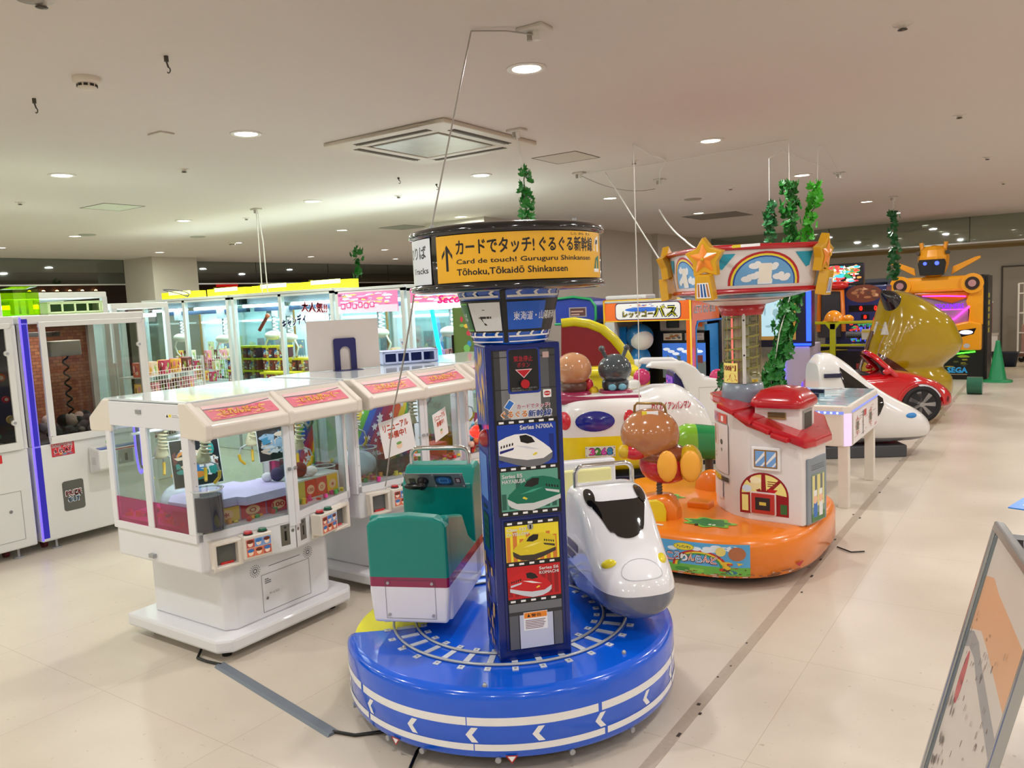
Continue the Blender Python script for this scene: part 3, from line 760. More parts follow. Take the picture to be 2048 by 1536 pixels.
d.frame(0, 0, .284, .095, .004, C((120, 126, 130))); d.rr(.02, .012, .03, .05, .004, C((50, 54, 58))); d.rr(.145, .012, .085, .07, .012, C((40, 60, 80))); d.ell(.1875, .047, .037, .028, C((50, 110, 190))); d.frame(.165, .032, .045, .03, .004, C((120, 190, 240)))
d.rr(.243, .03, .026, .036, .003, C((110, 20, 40))); d.rr(.248, .036, .016, .024, .002, C((220, 210, 220))); d.rr(.03, .010, .018, .022, .003, C((30, 80, 170)))
g.build('control_panel', con)
for yy in (-.135, 0, .135):
    for zz in (.008, .088):
        g = G(Mc); g.cyl((-.004, yy, zz), (-.010, yy, zz), .005, SILV, 8); g.build('panel_screw', con)
g = G(Mc); g.cyl((-.004, .055, .045), (-.03, .055, .045), .028, BLK, 20, r2=.022).sph((-.035, .055, .048), (.022, .026, .022), BLK, 14, 8).sph((-.05, .085, .062), (.016, .05, .015), BLK, 14, 8); g.build('throttle_lever', con)
def rail(par, x, y0, y1, z0, z1, xr, r_=.011, name='grab_rail'):
    p = []
    for yy, s_ in ((y0, -1), (y1, 1)):
        arc = [(x, yy, z0), (x, yy, z0 + (z1 - z0) * .5)] + [(x, yy - s_ * .035 * (1 - math.cos(t)), z1 - .035 + .035 * math.sin(t)) for t in [R(a) for a in (0, 22, 45, 67, 90)]]
        p += arc if s_ < 0 else arc[::-1]
    g = G(); g.tube(p, r_, CHR, 12); return g.build(name, par)
rail(ct, .165, -.135, .15, .92, 1.02, 0)
g = G(); d = D(g, V((-.421, .172, .39)), V((0, -1, 0)))
d.frame(.070, .02, .216, .165, .0015, C((90, 90, 96)))
g.build('access_lid', ct)
for yy, zz in ((.083, .036), (.273, .036), (.083, .172), (.273, .172)):
    g = G(); g.cyl((-.42, .172 - yy, .39 + zz), (-.426, .172 - yy, .39 + zz), .0065, SILV, 10); g.build('screw', ct)
g = G(); g.box(-.25, .1, -.04, .04, ZT, .40, BLK); g.build('bogie', ct)
# white one
cw = car_empty('train_car', (-1.635, 3.115), (.72, -.69), 'white bullet train car with black windscreen and yellow headlights')
SW = P('train_white_b', (232, 232, 236), .12, coat=.8, vary=.01); SG = P('train_grey', (104, 108, 122), .2, coat=.6)
g = G()
S_body = g.loft([(-.12, 0, .62, .172, .24, 7), (-.02, 0, .62, .172, .242, 7), (.06, 0, .61, .172, .235, 5), (.16, 0, .575, .170, .200, 3.4), (.25, 0, .53, .170, .150, 2.6), (.32, 0, .51, .160, .125, 2.3), (.37, 0, .50, .143, .108, 2.1), (.41, 0, .495, .112, .085, 2.0), (.435, 0, .49, .075, .055, 2.0), (.447, 0, .487, .0, .0, 2.0)], SW, n=64, nt=56)
body = g.build('nose_body', cw, cuts=[((0, 0, .51), (0, 0, 1))], matf=lambda c_: SG if c_.z < .51 else None, bevel=0.0)
g = G(); g.box(-.44, -.10, -.172, .172, .385, .60, SW).box(-.46, -.40, -.172, .172, .5, .90, SW); g.build('seat_tub', cw, bevel=.02, cuts=[((0, 0, .51), (0, 0, 1))], matf=lambda c_: SG if c_.z < .51 else None)
g = G(); g.box(-.405, -.385, -.145, .145, .56, .86, P('seat_cream', (232, 228, 160), .4)); g.build('seat_back', cw, bevel=.01)
f = surf(S_body)
def bodyfn(y, t, h):
    # y across, t along; upper skin
    th = math.acos(max(-1, min(1, math.copysign(abs(y / .17) ** 1.6, y))))
    p = f(t, th, h); return p
# windscreen: patch on the slope by angle
g = G(); WS = P('windscreen_black', (10, 10, 12), .06, coat=1.0, vary=0)
def ws(t, th): return f(t, th, .003)
import itertools
def patch(rows, m, name, par, fnn, thick=None):
    g = G(); nv = len(rows[0]); vs = [fnn(*p) for r_ in rows for p in r_]
    g.add(vs, [(i * nv + j, i * nv + j + 1, (i + 1) * nv + j + 1, (i + 1) * nv + j) for i in range(len(rows) - 1) for j in range(nv - 1)], m, True)
    return g.build(name, par)
# outline in plan (y, x): wide U with raised corners; map (y,x) -> drop onto skin
def skin(y, x, h):
    lo, hi = 0.02, PI - .02
    for _ in range(26):
        md = (lo + hi) / 2
        if S_body(x, md).y > y: lo = md
        else: hi = md
    return f(x, (lo + hi) / 2, h)
rows = []
for i in range(13):
    s_ = i / 12; t = .075 + s_ * .165
    wdt = (.118 if s_ < .25 else .118 - (s_ - .25) / .75 * .055)
    wdt *= (1 - max(0, s_ - .8) * 1.2)
    rows.append([(wdt * q / 8, t + (0.028 * (1 - (q / 8) ** 6) * (1 - s_) if s_ < .999 else 0) - (.0 if s_ < .9 else .012 * (q / 8) ** 2), .0035) for q in range(-8, 9)])
patch(rows, WS, 'windscreen', cw, skin)
for s_ in (-1, 1):
    pl = [skin(s_ * (.115 + .021 * math.cos(a)), .062 + .050 * math.sin(a), .006) for a in [i * PI / 8 for i in range(16)]]
    c0 = skin(s_ * .115, .062, .012); g = G(); g.add([c0] + pl, [(0, i + 1, (i + 1) % 16 + 1) for i in range(16)], WS, True); g.build('quarter_window', cw)
for s_ in (-1, 1):
    g = G(); p0 = skin(s_ * .118, .305, .0); nrm = (skin(s_ * .118, .305, .01) - p0).normalized()
    g.M = Matrix.Translation(p0) @ nrm.to_track_quat('Z', 'Y').to_matrix().to_4x4() @ Matrix.Rotation(R(20), 4, 'Z')
    g.sph((0, 0, -.004), (.034, .022, .014), P('headlight_yellow', (226, 208, 30), .15, coat=.6), 20, 10); g.build('headlight', cw)
# nose ring and blue stripes
g = G()
for r_ in (.085,):
    ring_ = []
    for i in range(28):
        a = 2 * PI * i / 28; yy = .0 + r_ * math.cos(a); xx = .375 + .045 * math.sin(a); ring_.append(skin(yy, xx, .0))
    g.tube(ring_, .0025, C((200, 202, 208), .2), 5, closed=True)
g.build('nose_ring', cw)
g = G(); d = D(g, V((-.44, -.1735, .385)), V((1, 0, 0)))
NB = C((24, 30, 110), .2)
d.pts([(0, .150), (.40, .150), (.43, .185), (0, .185)], NB); d.pts([(0, .130), (.34, .130), (.36, .142), (0, .142)], NB)
g.build('blue_stripe', cw)
g = G(); d = D(g, V((-.10, .1735, .385)), V((-1, 0, 0)))
d.pts([(-.09, .185), (-.06, .150), (.34, .150), (.34, .185)], NB); g.build('blue_stripe', cw)
sb_ = mk_side(S_body); g = G(); d = D(g, fn=lambda p, q, h: sb_(p, q, h + .002), seg=.02)
d.rect(-.11, .585, .16, .035, NB); d.rect(-.11, .56, .12, .012, NB); g.build('blue_stripe', cw)
rail(cw, -.075, -.135, .135, .84, .945, 0)
g = G(); g.box(-.25, .1, -.04, .04, ZT, .40, BLK); g.build('bogie', cw)
# ---------------------------------------------------------------- low two-sided crane machines
CW = P('cabinet_white', (228, 228, 232), .3, coat=.15, vary=.015); CI = P('canopy_ivory', (226, 218, 206), .35, vary=.015)
PG = GLASS('crane_glass', (232, 240, 238), 0.10, 0.015); MAG = GLASS('magenta_acrylic', (250, 110, 200), 0.2, 0.03)
ROOF = P('roof_white', (214, 222, 224), .12, coat=.5)
PK = P('sign_pink', (222, 122, 138), .35); PK2 = C((232, 196, 196)); ORG = C((240, 120, 40)); RED = C((200, 24, 34), .25, coat=.5); GRN = C((0, 110, 76), .25, coat=.5)
TUBE = P('lamp_tube', (240, 248, 255), .3, emit=6, ec=(225, 240, 255))
chip_cols = [C((220, 60, 60), .3), C((236, 150, 40), .3), C((230, 60, 150), .3), C((240, 210, 60), .3), C((70, 160, 80), .3)]
HX, HY = 0.36, 0.49
A_ = math.atan2(.11, .49)
def facet(side, k):
    """frame on bowed front: side +1/-1 (front/back), k 0 = first half, 1 = second half; u runs left to right as seen from outside"""
    base = Matrix.Rotation(0 if side > 0 else PI, 4, 'Z')
    if k == 0: o = V((HX, -HY, 0)); u = V((.11, .49, 0)).normalized()
    else: o = V((HX + .11, 0, 0)); u = V((-.11, .49, 0)).normalized()
    n = V((u.y, -u.x, 0))
    return base @ Matrix.Translation(o) @ Matrix((u, -n, V((0, 0, 1)))).transposed().to_4x4()
FL = 0.502
def crane(label, loc):
    t = T('crane_game_machine', label, 'crane game', loc, 0, 'low two sided crane machines in a row')
    # base slab and pedestal
    g = G(); sl_ = [(-.42, -.45), (.36, -.45), (.42, -.39), (.42, .39), (.36, .45), (-.42, .45)]
    g.prism(sl_, .05, .12, CW); g.build('base_slab', t, bevel=.015)
    for x_, y_ in ((-.3, -.35), (.3, -.35), (.3, .35), (-.3, .35)):
        g = G(); g.cyl((x_, y_, 0), (x_, y_, .02), .025, BLK, 12).cyl((x_, y_, .02), (x_, y_, .055), .01, SILV, 8); g.build('foot', t)
    g = G(); g.prism([(-.34, -.30), (-.30, -.35), (.30, -.35), (.34, -.30), (.34, .30), (.30, .35), (-.30, .35), (-.34, .30)], .12, .48, CW)
    ped = g.build('pedestal', t, bevel=.01)
    g = G(); d = D(g, (.34, -.30, 0), (0, 1, 0))
    d.frame(.16, .15, .32, .20, .002, C((60, 60, 62), .5)); d.rect(.21, .385, .21, .003, C((50, 50, 52)))
    d.lines(.18, .30, .04, .03, 3, C((80, 80, 84)), 2); d.ell(.19, .22, .008, .008, C((120, 120, 120))); d.text('サービス口', .205, .235, .012, C((60, 60, 62)), .06, .5)
    for cx_ in (.125, .475):
        for r_ in (.010, .020, .030):
            for i in range(16): a = i * PI / 8; d.rect(cx_ + r_ * math.cos(a) - .0022, .385 + r_ * math.sin(a) - .0022, .0045, .0045, C((70, 70, 74), .5)); d.h -= d.step
    g.build('service_door', ped)
    # lower body
    plan = [(-HX, -HY), (HX, -HY), (HX + .11, 0), (HX, HY), (-HX, HY), (-HX - .11, 0)]
    g = G(); g.prism(plan, .47, .64, CW); low = g.build('lower_body', t, bevel=.012)
    # end frames with two windows
    for s_ in (-1, 1):
        g = G(); y0, y1 = s_ * HY - .012, s_ * HY + .012
        for a, b in ((-.36, -.318), (-.04, .012), (.302, .36)): g.box(a, b, y0, y1, .66, 1.165, CW)
        g.box(-.36, .36, y0, y1, 1.165, 1.29, CW); g.box(-.36, .36, y0, y1, .62, .66, CW)
        e_ = g.build('end_frame', t, bevel=.003)
        for a, b in ((-.318, -.04), (.012, .302)):
            g = G(); g.box(a, b, s_ * HY - .002, s_ * HY + .002, .66, 1.165, PG); g.build('end_window', e_)
            g = G(); g.box(a, b, s_ * HY - .006, s_ * HY - .003, .66, .79, MAG); g.build('lower_acrylic', e_)
        g = G()
        for i in range(6): g.cyl((-.31 + i * .124, s_ * (HY + .001), .635 - .012 * (i % 2)), (-.31 + i * .124, s_ * (HY + .005), .635 - .012 * (i % 2)), .0045, SILV, 8)
        g.box(-.05, -.01, min(s_ * HY, s_ * (HY + .02)), max(s_ * HY, s_ * (HY + .02)), 1.235, 1.255, SILV); g.box(-.05, -.01, min(s_ * HY, s_ * (HY + .02)), max(s_ * HY, s_ * (HY + .02)), .50, .52, SILV)
        g.build('end_lock', e_)
    g = G(); d = D(g, (-.36, -HY - .012, 0), (1, 0, 0)); d.rect(.56, 1.225, .12, .02, WHT); d.pts([(.562, 1.227), (.572, 1.243), (.582, 1.227)], BLK); d.rect(.585, 1.228, .02, .014, C((240, 220, 60))); d.lines(.61, 1.227, .06, .016, 3, C((150, 150, 150)))
    g.build('caution_label', low)
    # canopy and roof
    for s_ in (-1, 1):
        g = G()
        prof = [(.30, 1.299), (.30, 1.13), (.492, 1.122), (.508, 1.132), (.508, 1.198), (.36, 1.299)]
        pr = [(s_ * a, b) for a, b in prof]
        for y0, y1 in ((-.503, -.465), (-.018, .018), (.465, .503)): g.prism(pr, y0, y1, CI, axis='y')
        g.prism([(s_ * a, b) for a, b in ((.31, 1.296), (.31, 1.135), (.49, 1.127), (.503, 1.136), (.503, 1.190), (.488, 1.196), (.368, 1.280), (.362, 1.296))], -.5, .5, CI, axis='y')
        can = g.build('canopy', t, bevel=.008)
        for k in (0, 1):
            g = G(); o = V((s_ * .486, (-.465 + k * .483) if s_ > 0 else (.465 - k * .483), 1.1985)); uu, vv = V((0, s_, 0)), V((-s_ * .82, 0, .572)); n9 = uu.cross(vv); d = D(g, fn=lambda p, q, h: o + uu * (.028 + p * .875) + vv * (.020 + q * .78) + n9 * (h + .0008))
            W2 = .447; d.rect(0, 0, W2, .142, PK2)
            d.rect(0, .0, W2, .104, PK)
            d.pts([(0, .104), (W2 * .55, .090), (W2, .122), (W2, .130), (W2 * .6, .104), (0, .114)], C((120, 110, 116)))
            d.art(.01, .005, W2 - .02, .09, [C((250, 190, 120)), C((236, 90, 130)), C((250, 160, 190)), C((244, 220, 120))], 40, 7 + k, .12)
            d.text('とれんだ〜く', .09, .03, .058, ORG, .27, 5); d.text('とれんだ〜く', .092, .032, .054, C((255, 226, 130)), .266, 1)
            g.build('sign_panel', can)
    g = G(); g.box(-.36, .36, -.495, .495, 1.292, 1.304, ROOF); g.build('roof', t, bevel=.004)
    g = G(); g.box(-.3, .3, -.47, .47, 1.20, 1.285, C((96, 98, 100), .5)); g.build('roof_mechanism', t)
    for y_ in (-.25, .25):
        g = G(); g.cyl((.27, y_ - .18, 1.175), (.27, y_ + .18, 1.175), .012, TUBE, 10).cyl((-.27, y_ - .18, 1.175), (-.27, y_ + .18, 1.175), .012, TUBE, 10); g.build('tube_lamp', t)
        area('cabinet_lamp', (0, y_, 1.15), .5, 2.2, (.95, .97, 1), parent=t, sy=.35)
    # bowed glass doors, posts, control boxes
    for s_ in (1, -1):
        for k in (0, 1):
            M_ = facet(s_, k)
            g = G(M_); a, b = (.02, FL - .032) if k == 0 else (.032, FL - .02)
            g.box(a, b, 0, .004, .66, 1.14, PG); g.build('glass_door', t)
            g = G(M_)
            g.box(0, .02, -.004, .016, .62, 1.16, CW).box(FL - .02, FL, -.004, .016, .62, 1.16, CW)
            if k == 0: g.box(FL - .034, FL, -.008, .012, .6, 1.16, CW)
            else: g.box(0, .034, -.008, .012, .6, 1.16, CW)
            g.box(0, FL, -.004, .012, .625, .662, CW)
            xx = FL - .017 if k == 0 else .017
            g.cyl((xx, -.008, .9), (xx, -.018, .9), .010, SILV, 12)
            for i in range(5): g.cyl((.01, -.004, .68 + i * .11), (.01, -.007, .68 + i * .11), .003, SILV, 6)
            g.build('door_post', t)
            g = G(M_); d = D(g, V((0, 0, 0)), V((1, 0, 0)))
            cxm = FL - .085 if k == 0 else .035
            d.rect(cxm, .505, .05, .11, C((128, 124, 120), .35, metal=.6)); d.rect(cxm + .02, .53, .012, .05, BLK); d.ell(cxm + .026, .60, .008, .008, C((60, 60, 60)))
            xk = FL - .018 if k == 0 else .018; d.ell(xk, .575, .009, .009, C((150, 150, 150), .3, metal=.8))
            d.rect(FL - .002 if k == 0 else 0, .48, .002, .14, C((70, 70, 74)))
            cl0 = .06 if k == 0 else .34
            d.rect(cl0, .625, .12, .02, WHT); d.pts([(cl0 + .003, .628), (cl0 + .013, .642), (cl0 + .023, .628)], BLK); d.rect(cl0 + .027, .629, .018, .012, C((240, 220, 60))); d.lines(cl0 + .05, .628, .06, .015, 3, C((150, 150, 150)))
            g.build('coin_plate', t, label='grey steel coin plate')
            # moulded control box with a prize flap
            x0 = .045 if k == 0 else .12
            g = G(M_); mir = k == 1
            def bx(a, b, y0, y1, z0, z1, m):
                if mir: a, b = .335 - b + .09 - .045, .335 - a + .09 - .045
                g.box(a + x0 - .045, b + x0 - .045, y0, y1, z0, z1, m)
            bx(.045, .335, -.016, 0, .485, .615, CI)
            bx(.185, .335, -.075, 0, .505, .622, CI)
            bx(.045, .06, -.055, 0, .485, .615, CI); bx(.045, .185, -.055, 0, .485, .50, CI); bx(.045, .185, -.055, 0, .6, .615, CI); bx(.165, .19, -.055, 0, .485, .615, CI)
            cb_ = g.build('control_box', t, bevel=.013, seg=3)
            g = G(M_); bx(.062, .163, -.022, -.015, .502, .598, C((96, 98, 100), .2)); bx(.085, .15, -.03, -.022, .50, .51, RED); g.build('prize_flap', cb_)
            g = G(M_)
            def mx_(a): return (x0 - .045) + (a if not mir else .38 - a)
            for a, m in ((.225, RED if not mir else GRN), (.30, GRN if not mir else RED)):
                gb = G(M_); gb.cyl((mx_(a), -.042, .622), (mx_(a), -.042, .628), .024, C((40, 40, 40)), 20).cyl((mx_(a), -.042, .628), (mx_(a), -.042, .638), .020, m, 20); gb.build('push_button', cb_)
            lo_ = min(mx_(.195), mx_(.328)); d = D(g, V((lo_, -.0755, .515)), V((1, 0, 0)))
            for r_ in range(2):
                for c_ in range(3):
                    col = random.Random(r_ * 7 + c_ + 3).choice([(250, 200, 210), (230, 120, 90), (240, 180, 110), (120, 160, 220), (200, 90, 80)])
                    d.rect(.003 + c_ * .043, .003 + r_ * .045, .041, .041, C(col)); d.ell(.023 + c_ * .043, .02 + r_ * .045, .013, .013, C((250, 220, 196))); d.ell(.023 + c_ * .043, .032 + r_ * .045, .017, .009, C((110, 50, 40) if (r_ + c_) % 2 else (60, 120, 190)))
            g.build('picture_sticker', cb_)
    # interior deck
    g = G(); g.prism([(a * .97, b * .98) for a, b in plan], .645, .672, C((220, 196, 206), .4)); g.build('prize_deck', t)
    g = G(); rd = random.Random(int(loc[1] * 100))
    for i in range(420):
        x_ = rd.uniform(-.33, .4); y_ = rd.uniform(-.46, .46)
        g.cyl((x_, y_, .672), (x_ + rd.uniform(-.004, .004), y_ + rd.uniform(-.004, .004), .672 + rd.uniform(.004, .03)), .013, rd.choice(chip_cols), 6)
    g.build('prize_chips', t, stuff=True)
    # gantry bars and claws
    g = G(); g.cyl((.16, -.48, 1.12), (.16, .48, 1.12), .008, CW, 10).cyl((-.16, -.48, 1.12), (-.16, .48, 1.12), .008, CW, 10); g.build('gantry_bar', t)
    return t
YC = P('claw_yellow', (236, 190, 40), .3); CRM = P('claw_cream', (206, 196, 160), .35)
def claw(par, x, y, z_top, z, s=1.0, arms=3, tips=YC, hub=CRM):
    o = bpy.data.objects.new('claw', None); COL.objects.link(o); o.parent = par; o.location = (x, y, 0)
    g = G(); g.box(-.045 * s, .045 * s, -.05 * s, .05 * s, z_top - .07 * s, z_top, C((150, 146, 140), .4)); g.build('carriage', o, bevel=.004)
    g = G(); pts = [(.028 * s * math.cos(a * .9) + .03 * s, .028 * s * math.sin(a * .9), z_top - .07 * s - (z_top - .07 * s - z) * a / 40) for a in range(41)]
    g.tube(pts, .006 * s, C((196, 184, 150), .5), 6); g.cyl((0, 0, z), (0, 0, z_top - .06 * s), .005 * s, SILV, 6); g.build('coil_cord', o)
    g = G(); g.lathe([(.016 * s, .05 * s), (.03 * s, .02 * s), (.045 * s, -.03 * s), (.04 * s, -.045 * s), (0, -.05 * s)], (0, 0, z), hub, 16)
    g.build('claw_hub', o)
    for i in range(arms):
        a = i * 2 * PI / arms + .4; c_, s_ = math.cos(a), math.sin(a)
        g = G(); g.tube([(c_ * .03 * s, s_ * .03 * s, z - .03 * s), (c_ * .085 * s, s_ * .085 * s, z - .05 * s), (c_ * .10 * s, s_ * .10 * s, z - .10 * s)], .006 * s, SILV, 6)
        g.tube([(c_ * .10 * s, s_ * .10 * s, z - .09 * s), (c_ * .095 * s, s_ * .095 * s, z - .13 * s), (c_ * .06 * s, s_ * .06 * s, z - .165 * s)], .010 * s, tips, 6); g.build('claw_arm', o)
    return o
cr1 = crane('nearest low white crane machine with lavender prize box and two lit bays', (-3.715, 2.68, 0))
cr2 = crane('low white crane machine with two white notice sheets on its windows', (-3.715, 3.74, 0))
cr3 = crane('third low crane machine partly hidden behind the picture pillar', (-3.715, 4.80, 0))
for t_, c_ in ((cr1, [(.17, -.30), (.20, .28), (-.2, -.3), (-.18, .26)]), (cr2, [(.18, -.33), (.2, .18), (-.2, .2)]), (cr3, [(.18, -.3), (.2, .2)])):
    for i, (a, b) in enumerate(c_): claw(t_, a, b, 1.165, 1.0 - .03 * (i % 2), .85)
# looped hoses near the first end windows
def hose(par, pts, r_=.010, m=None): g = G(); g.tube(pts, r_, m or C((90, 90, 92), .5), 8); return g.build('hose', par)
for dx, mm in ((0, C((80, 82, 86), .5)), (.04, C((190, 176, 140), .5)), (-.03, P('violet_led', (90, 70, 240), .3, emit=2.5))):
    hose(cr1, [(-.24 + dx + .03 * math.cos(a), -.38, 1.05 + dx - .13 * math.sin(a) if a > 0 else 1.17) for a in [-.1] + [i * PI / 10 for i in range(11)]] + [(-.27 + dx, -.38, 1.17)], .009 if dx >= 0 else .005, mm)
for par_, y0_ in ((cr1, .40), (cr2, .40)):
    hose(par_, [(.10, y0_, 1.18), (.12, y0_, 1.08), (.15, y0_ + .01, 1.03), (.18, y0_ + .01, 1.06), (.19, y0_, 1.18)], .011)
# contents, machine 1 (each its own thing)
def place(o_name, g, label, cat, group=None, bevel=0, kind=None):
    o = g.build(o_name, None, bevel=bevel); return tag(o, label, cat, group, kind)
LAV = P('lavender_paper', (206, 190, 232), .5)
b1 = T('prize_box', 'large open lavender prize box in the left bay of the nearest crane machine', 'box', (-3.475, 2.50, .673)); b1.scale = (1.12, 1.28, .8)
g = G(); g.prism([(-.12, -.23), (.06, -.22), (.10, -.06), (.15, -.05), (.17, .19), (-.12, .20), (-.14, .12), (-.2, .12), (-.22, -.16)], .10, .155, LAV); g.build('lid', b1, bevel=.002)
g = G(); g.prism([(-.11, -.22), (.055, -.21), (.155, .18), (-.12, .19)], 0, .10, C((186, 140, 190), .5)); g.build('body', b1)
g = G(); d = D(g, V((.057, -.21, 0)), V((.10, .39, 0)))
for i, (c_, tx) in enumerate((((240, 190, 90), '*'), ((214, 60, 70), 'O'), ((200, 40, 60), '100'))):
    d.rect(.06 + i * .11, .005, .105, .09, C(c_)); d.ell(.11 + i * .11, .05, .03, .03, C((250, 190, 150))); d.text(tx, .11 + i * .11, .036, .028, C((200, 40, 50)), None, 1.5, 'c')
g.build('price_strip', b1)
b2 = T('prize_box', 'flat white topped prize box in the right bay of the nearest crane machine', 'box', (-3.52, 2.91, .673))
g = G(); g.box(-.12, .16, -.16, .2, .0, .12, C((214, 214, 216), .5)); g.build('body', b2, bevel=.002)
g = G(); d = D(g, V((.162, -.155, 0)), V((0, 1, 0)))
for i, (c_, tx) in enumerate((((214, 60, 60), '100'), ((214, 70, 70), 'O'), ((236, 190, 60), '*'))):
    d.rect(.10 + i * .08, .01, .078, .10, C(c_)); d.ell(.14 + i * .08, .055, .026, .026, C((250, 200, 170))); d.text(tx, .14 + i * .08, .044, .02, C((200, 40, 50)), None, 1.5, 'c')
d.rect(0, .01, .10, .10, C((200, 190, 90))); g.build('price_strip', b2)
def chute(x, y, lab, par=None, r_=.075, z0=.673, h=.2, fill=None):
    t = T('prize_chute', lab, 'prize chute', (x, y, z0)); g = G(); cg = GLASS('clear_acrylic', (238, 244, 244), .2, .02)
    g.lathe([(r_, 0), (r_, h), (r_ + .008, h + .004)], (0, 0, 0), cg, 28); g.build('tube_wall', t)
    g = G(); g.tube([(r_ * math.cos(i * PI / 12), r_ * math.sin(i * PI / 12), h) for i in range(24)], .004, C((220, 226, 230), .1), 6, closed=True); g.build('rim', t)
    if fill: g = G(); g.cyl((0, 0, .005), (0, 0, h * .85), r_ * .93, fill, 24); g.build('liner', t)
    return t
chute(-3.36, 2.255, 'dark lined round prize chute at the front corner of the nearest crane machine', fill=C((54, 50, 66), .5))
chute(-3.42, 3.06, 'clear round prize chute in the right bay of the nearest crane machine', r_=.06, h=.15)
chute(-3.42, 3.38, 'clear round prize chute in the left bay of the crane with notice sheets', r_=.075)
# dolls: generic plush heads
def plush(x, y, z0, s, c1, c2, lab, grp=None):
    t = T('plush_toy', lab, 'toy', (x, y, z0), (x * 37 + y * 13) % 6, grp)
    g = G(); g.sph((0, 0, s * .5), (s * .5, s * .45, s * .5), C(c1, .8), 14, 9); g.build('head', t)
    g = G(); g.sph((s * .7, 0, s * .35), (s * .42, s * .34, s * .34), C(c2, .8), 12, 8); g.build('body', t); return t
plush(-3.46, 2.76, .795, .075, (70, 50, 90), (226, 220, 226), 'small purple and white plush toy lying at the middle post')
plush(-3.42, 2.88, .795, .085, (96, 30, 36), (236, 226, 226), 'small dark red plush toy on the white prize box')
plush(-3.52, 2.86, .795, .07, (44, 34, 56), (60, 50, 70), 'small dark plush toy behind the red one')
# posters inside
def poster(x, y, z0, w_, h_, rz, cols, seed, lab, tilt=0, extra=None, n=60, backc=(24, 22, 26)):
    t = T('picture_card', lab, 'picture', (x, y, z0), rz)
    M_ = Matrix.Rotation(tilt, 4, 'X')
    g = G(M_); g.box(-w_ / 2, w_ / 2, 0, .003, 0, h_, WHT); g.build('card', t)
    g = G(M_); d = D(g, V((-w_ / 2, -.0005, 0)), V((1, 0, 0)), h0=.0003); d.rect(.004, .004, w_ - .008, h_ - .008, C(backc)); d.art(.006, .03, w_ - .012, h_ - .06, [C(c) for c in cols], n, seed, .45)
    if extra: extra(d)
    g.build('print', t); return t
pc_ = [(236, 150, 60), (60, 130, 200), (240, 214, 190), (30, 30, 40), (50, 150, 140), (240, 240, 240), (120, 60, 60)]
poster(-3.64, 2.41, .83, .25, .25, R(72), pc_, 5, 'colourful picture card leaning in the left bay of the nearest crane', R(-12))
poster(-3.60, 2.89, .88, .24, .20, R(84), [(240, 214, 196), (60, 60, 70), (70, 150, 190), (230, 230, 236), (160, 190, 220)], 9, 'tilted dark framed picture card behind the middle posts', R(-6))
poster(-3.64, 3.03, .95, .13, .24, R(84), [(240, 150, 50), (200, 180, 210), (30, 30, 34)], 11, 'narrow orange and black picture card beside the tilted one', R(-4))
# star backdrop boards
def starboard(x, y0, y1, lab):
    t = T('backdrop_board', lab, 'board', (x, y0, .68))
    L = y1 - y0; g = G(); g.box(-.006, 0, 0, L, 0, .47, C((60, 60, 150))); g.build('board', t)
    g = G(); d = D(g, V((0.0002, 0, 0)), V((0, 1, 0)))
    bands = [(190, 30, 60), (230, 90, 40), (236, 200, 50), (90, 170, 60), (30, 90, 190), (90, 40, 140), (170, 30, 90)]
    n = 14
    for i in range(n):
        a = -.3 + (L + .3) * i / n; w2 = (L + .3) / n; cl = lambda q: min(L, max(0, q)); [d.pts([(cl(a + k * .045), k * .0675), (cl(a + w2 + k * .045), k * .0675), (cl(a + w2 + (k + 1) * .045), (k + 1) * .0675), (cl(a + (k + 1) * .045), (k + 1) * .0675)], C(bands[i % 7], .5)) for k in range(7) if cl(a + w2 + (k + 1) * .045) > cl(a + k * .045)]
    rd = random.Random(8)
    for i in range(int(90 * L)): d.star(rd.uniform(.03, L - .03), rd.uniform(.03, .44), rd.uniform(.012, .034), C((236, 232, 240)))
    g.build('print', t)
starboard(-3.60, 3.03, 3.15, 'narrow rainbow board with white stars at the right bay of the nearest crane')
starboard(-3.60, 3.44, 3.98, 'wide rainbow board with white stars behind the left notice sheet')
# notice sheets
def notice(x, y, z0, w_, rz, lab):
    t = T('notice_sheet', lab, 'notice', (x, y, z0), rz); h_ = w_ * .95
    g = G(Matrix.Rotation(R(-9), 4, 'Y')); g.box(0, w_, -.0015, 0, 0, h_, C((244, 242, 242), .6)); g.build('paper', t)
    g = G(Matrix.Rotation(R(-9), 4, 'Y')); d = D(g, V((0, -.0016, 0)), V((1, 0, 0)), h0=.0003); o_ = C((214, 80, 44), .6)
    d.text('リニューアル', w_ * .5, h_ * .70, h_ * .18, o_, w_ * .78, 3, 'c'); d.text('準備中！', w_ * .5, h_ * .46, h_ * .19, o_, w_ * .55, 3, 'c')
    d.ell(w_ * .5, h_ * .22, w_ * .09, h_ * .09, C((246, 210, 180))); d.ell(w_ * .5, h_ * .29, w_ * .085, h_ * .04, C((120, 170, 90)))
    g.build('print', t)
fm = cr2.location
notice(-3.30, 3.43, .80, .235, R(90 - 12.7), 'larger white notice sheet with orange writing on the left window')
notice(-3.262, 3.86, .83, .19, R(90 + 12.7), 'smaller white notice sheet with orange writing on the right window')
place('red_box', G().box(-3.52, -3.40, 4.0, 4.14, .673, .78, C((200, 40, 50), .4)), 'red prize carton in the right bay behind the smaller notice', 'box', bevel=.004)
place('plastic_bag', G().sph((-3.55, 3.42, .75), (.13, .14, .09), P('crumpled_film', (214, 220, 236), .25, bump=.8, scale=30), 20, 12), 'crumpled clear plastic bag in the left bay of the second crane', 'bag')
place('plastic_bag', G().sph((-3.80, 2.45, .74), (.12, .16, .10), P('crumpled_film', (214, 220, 236), .25), 20, 12), 'crumpled white plastic bag behind the picture card, nearest crane', 'bag')
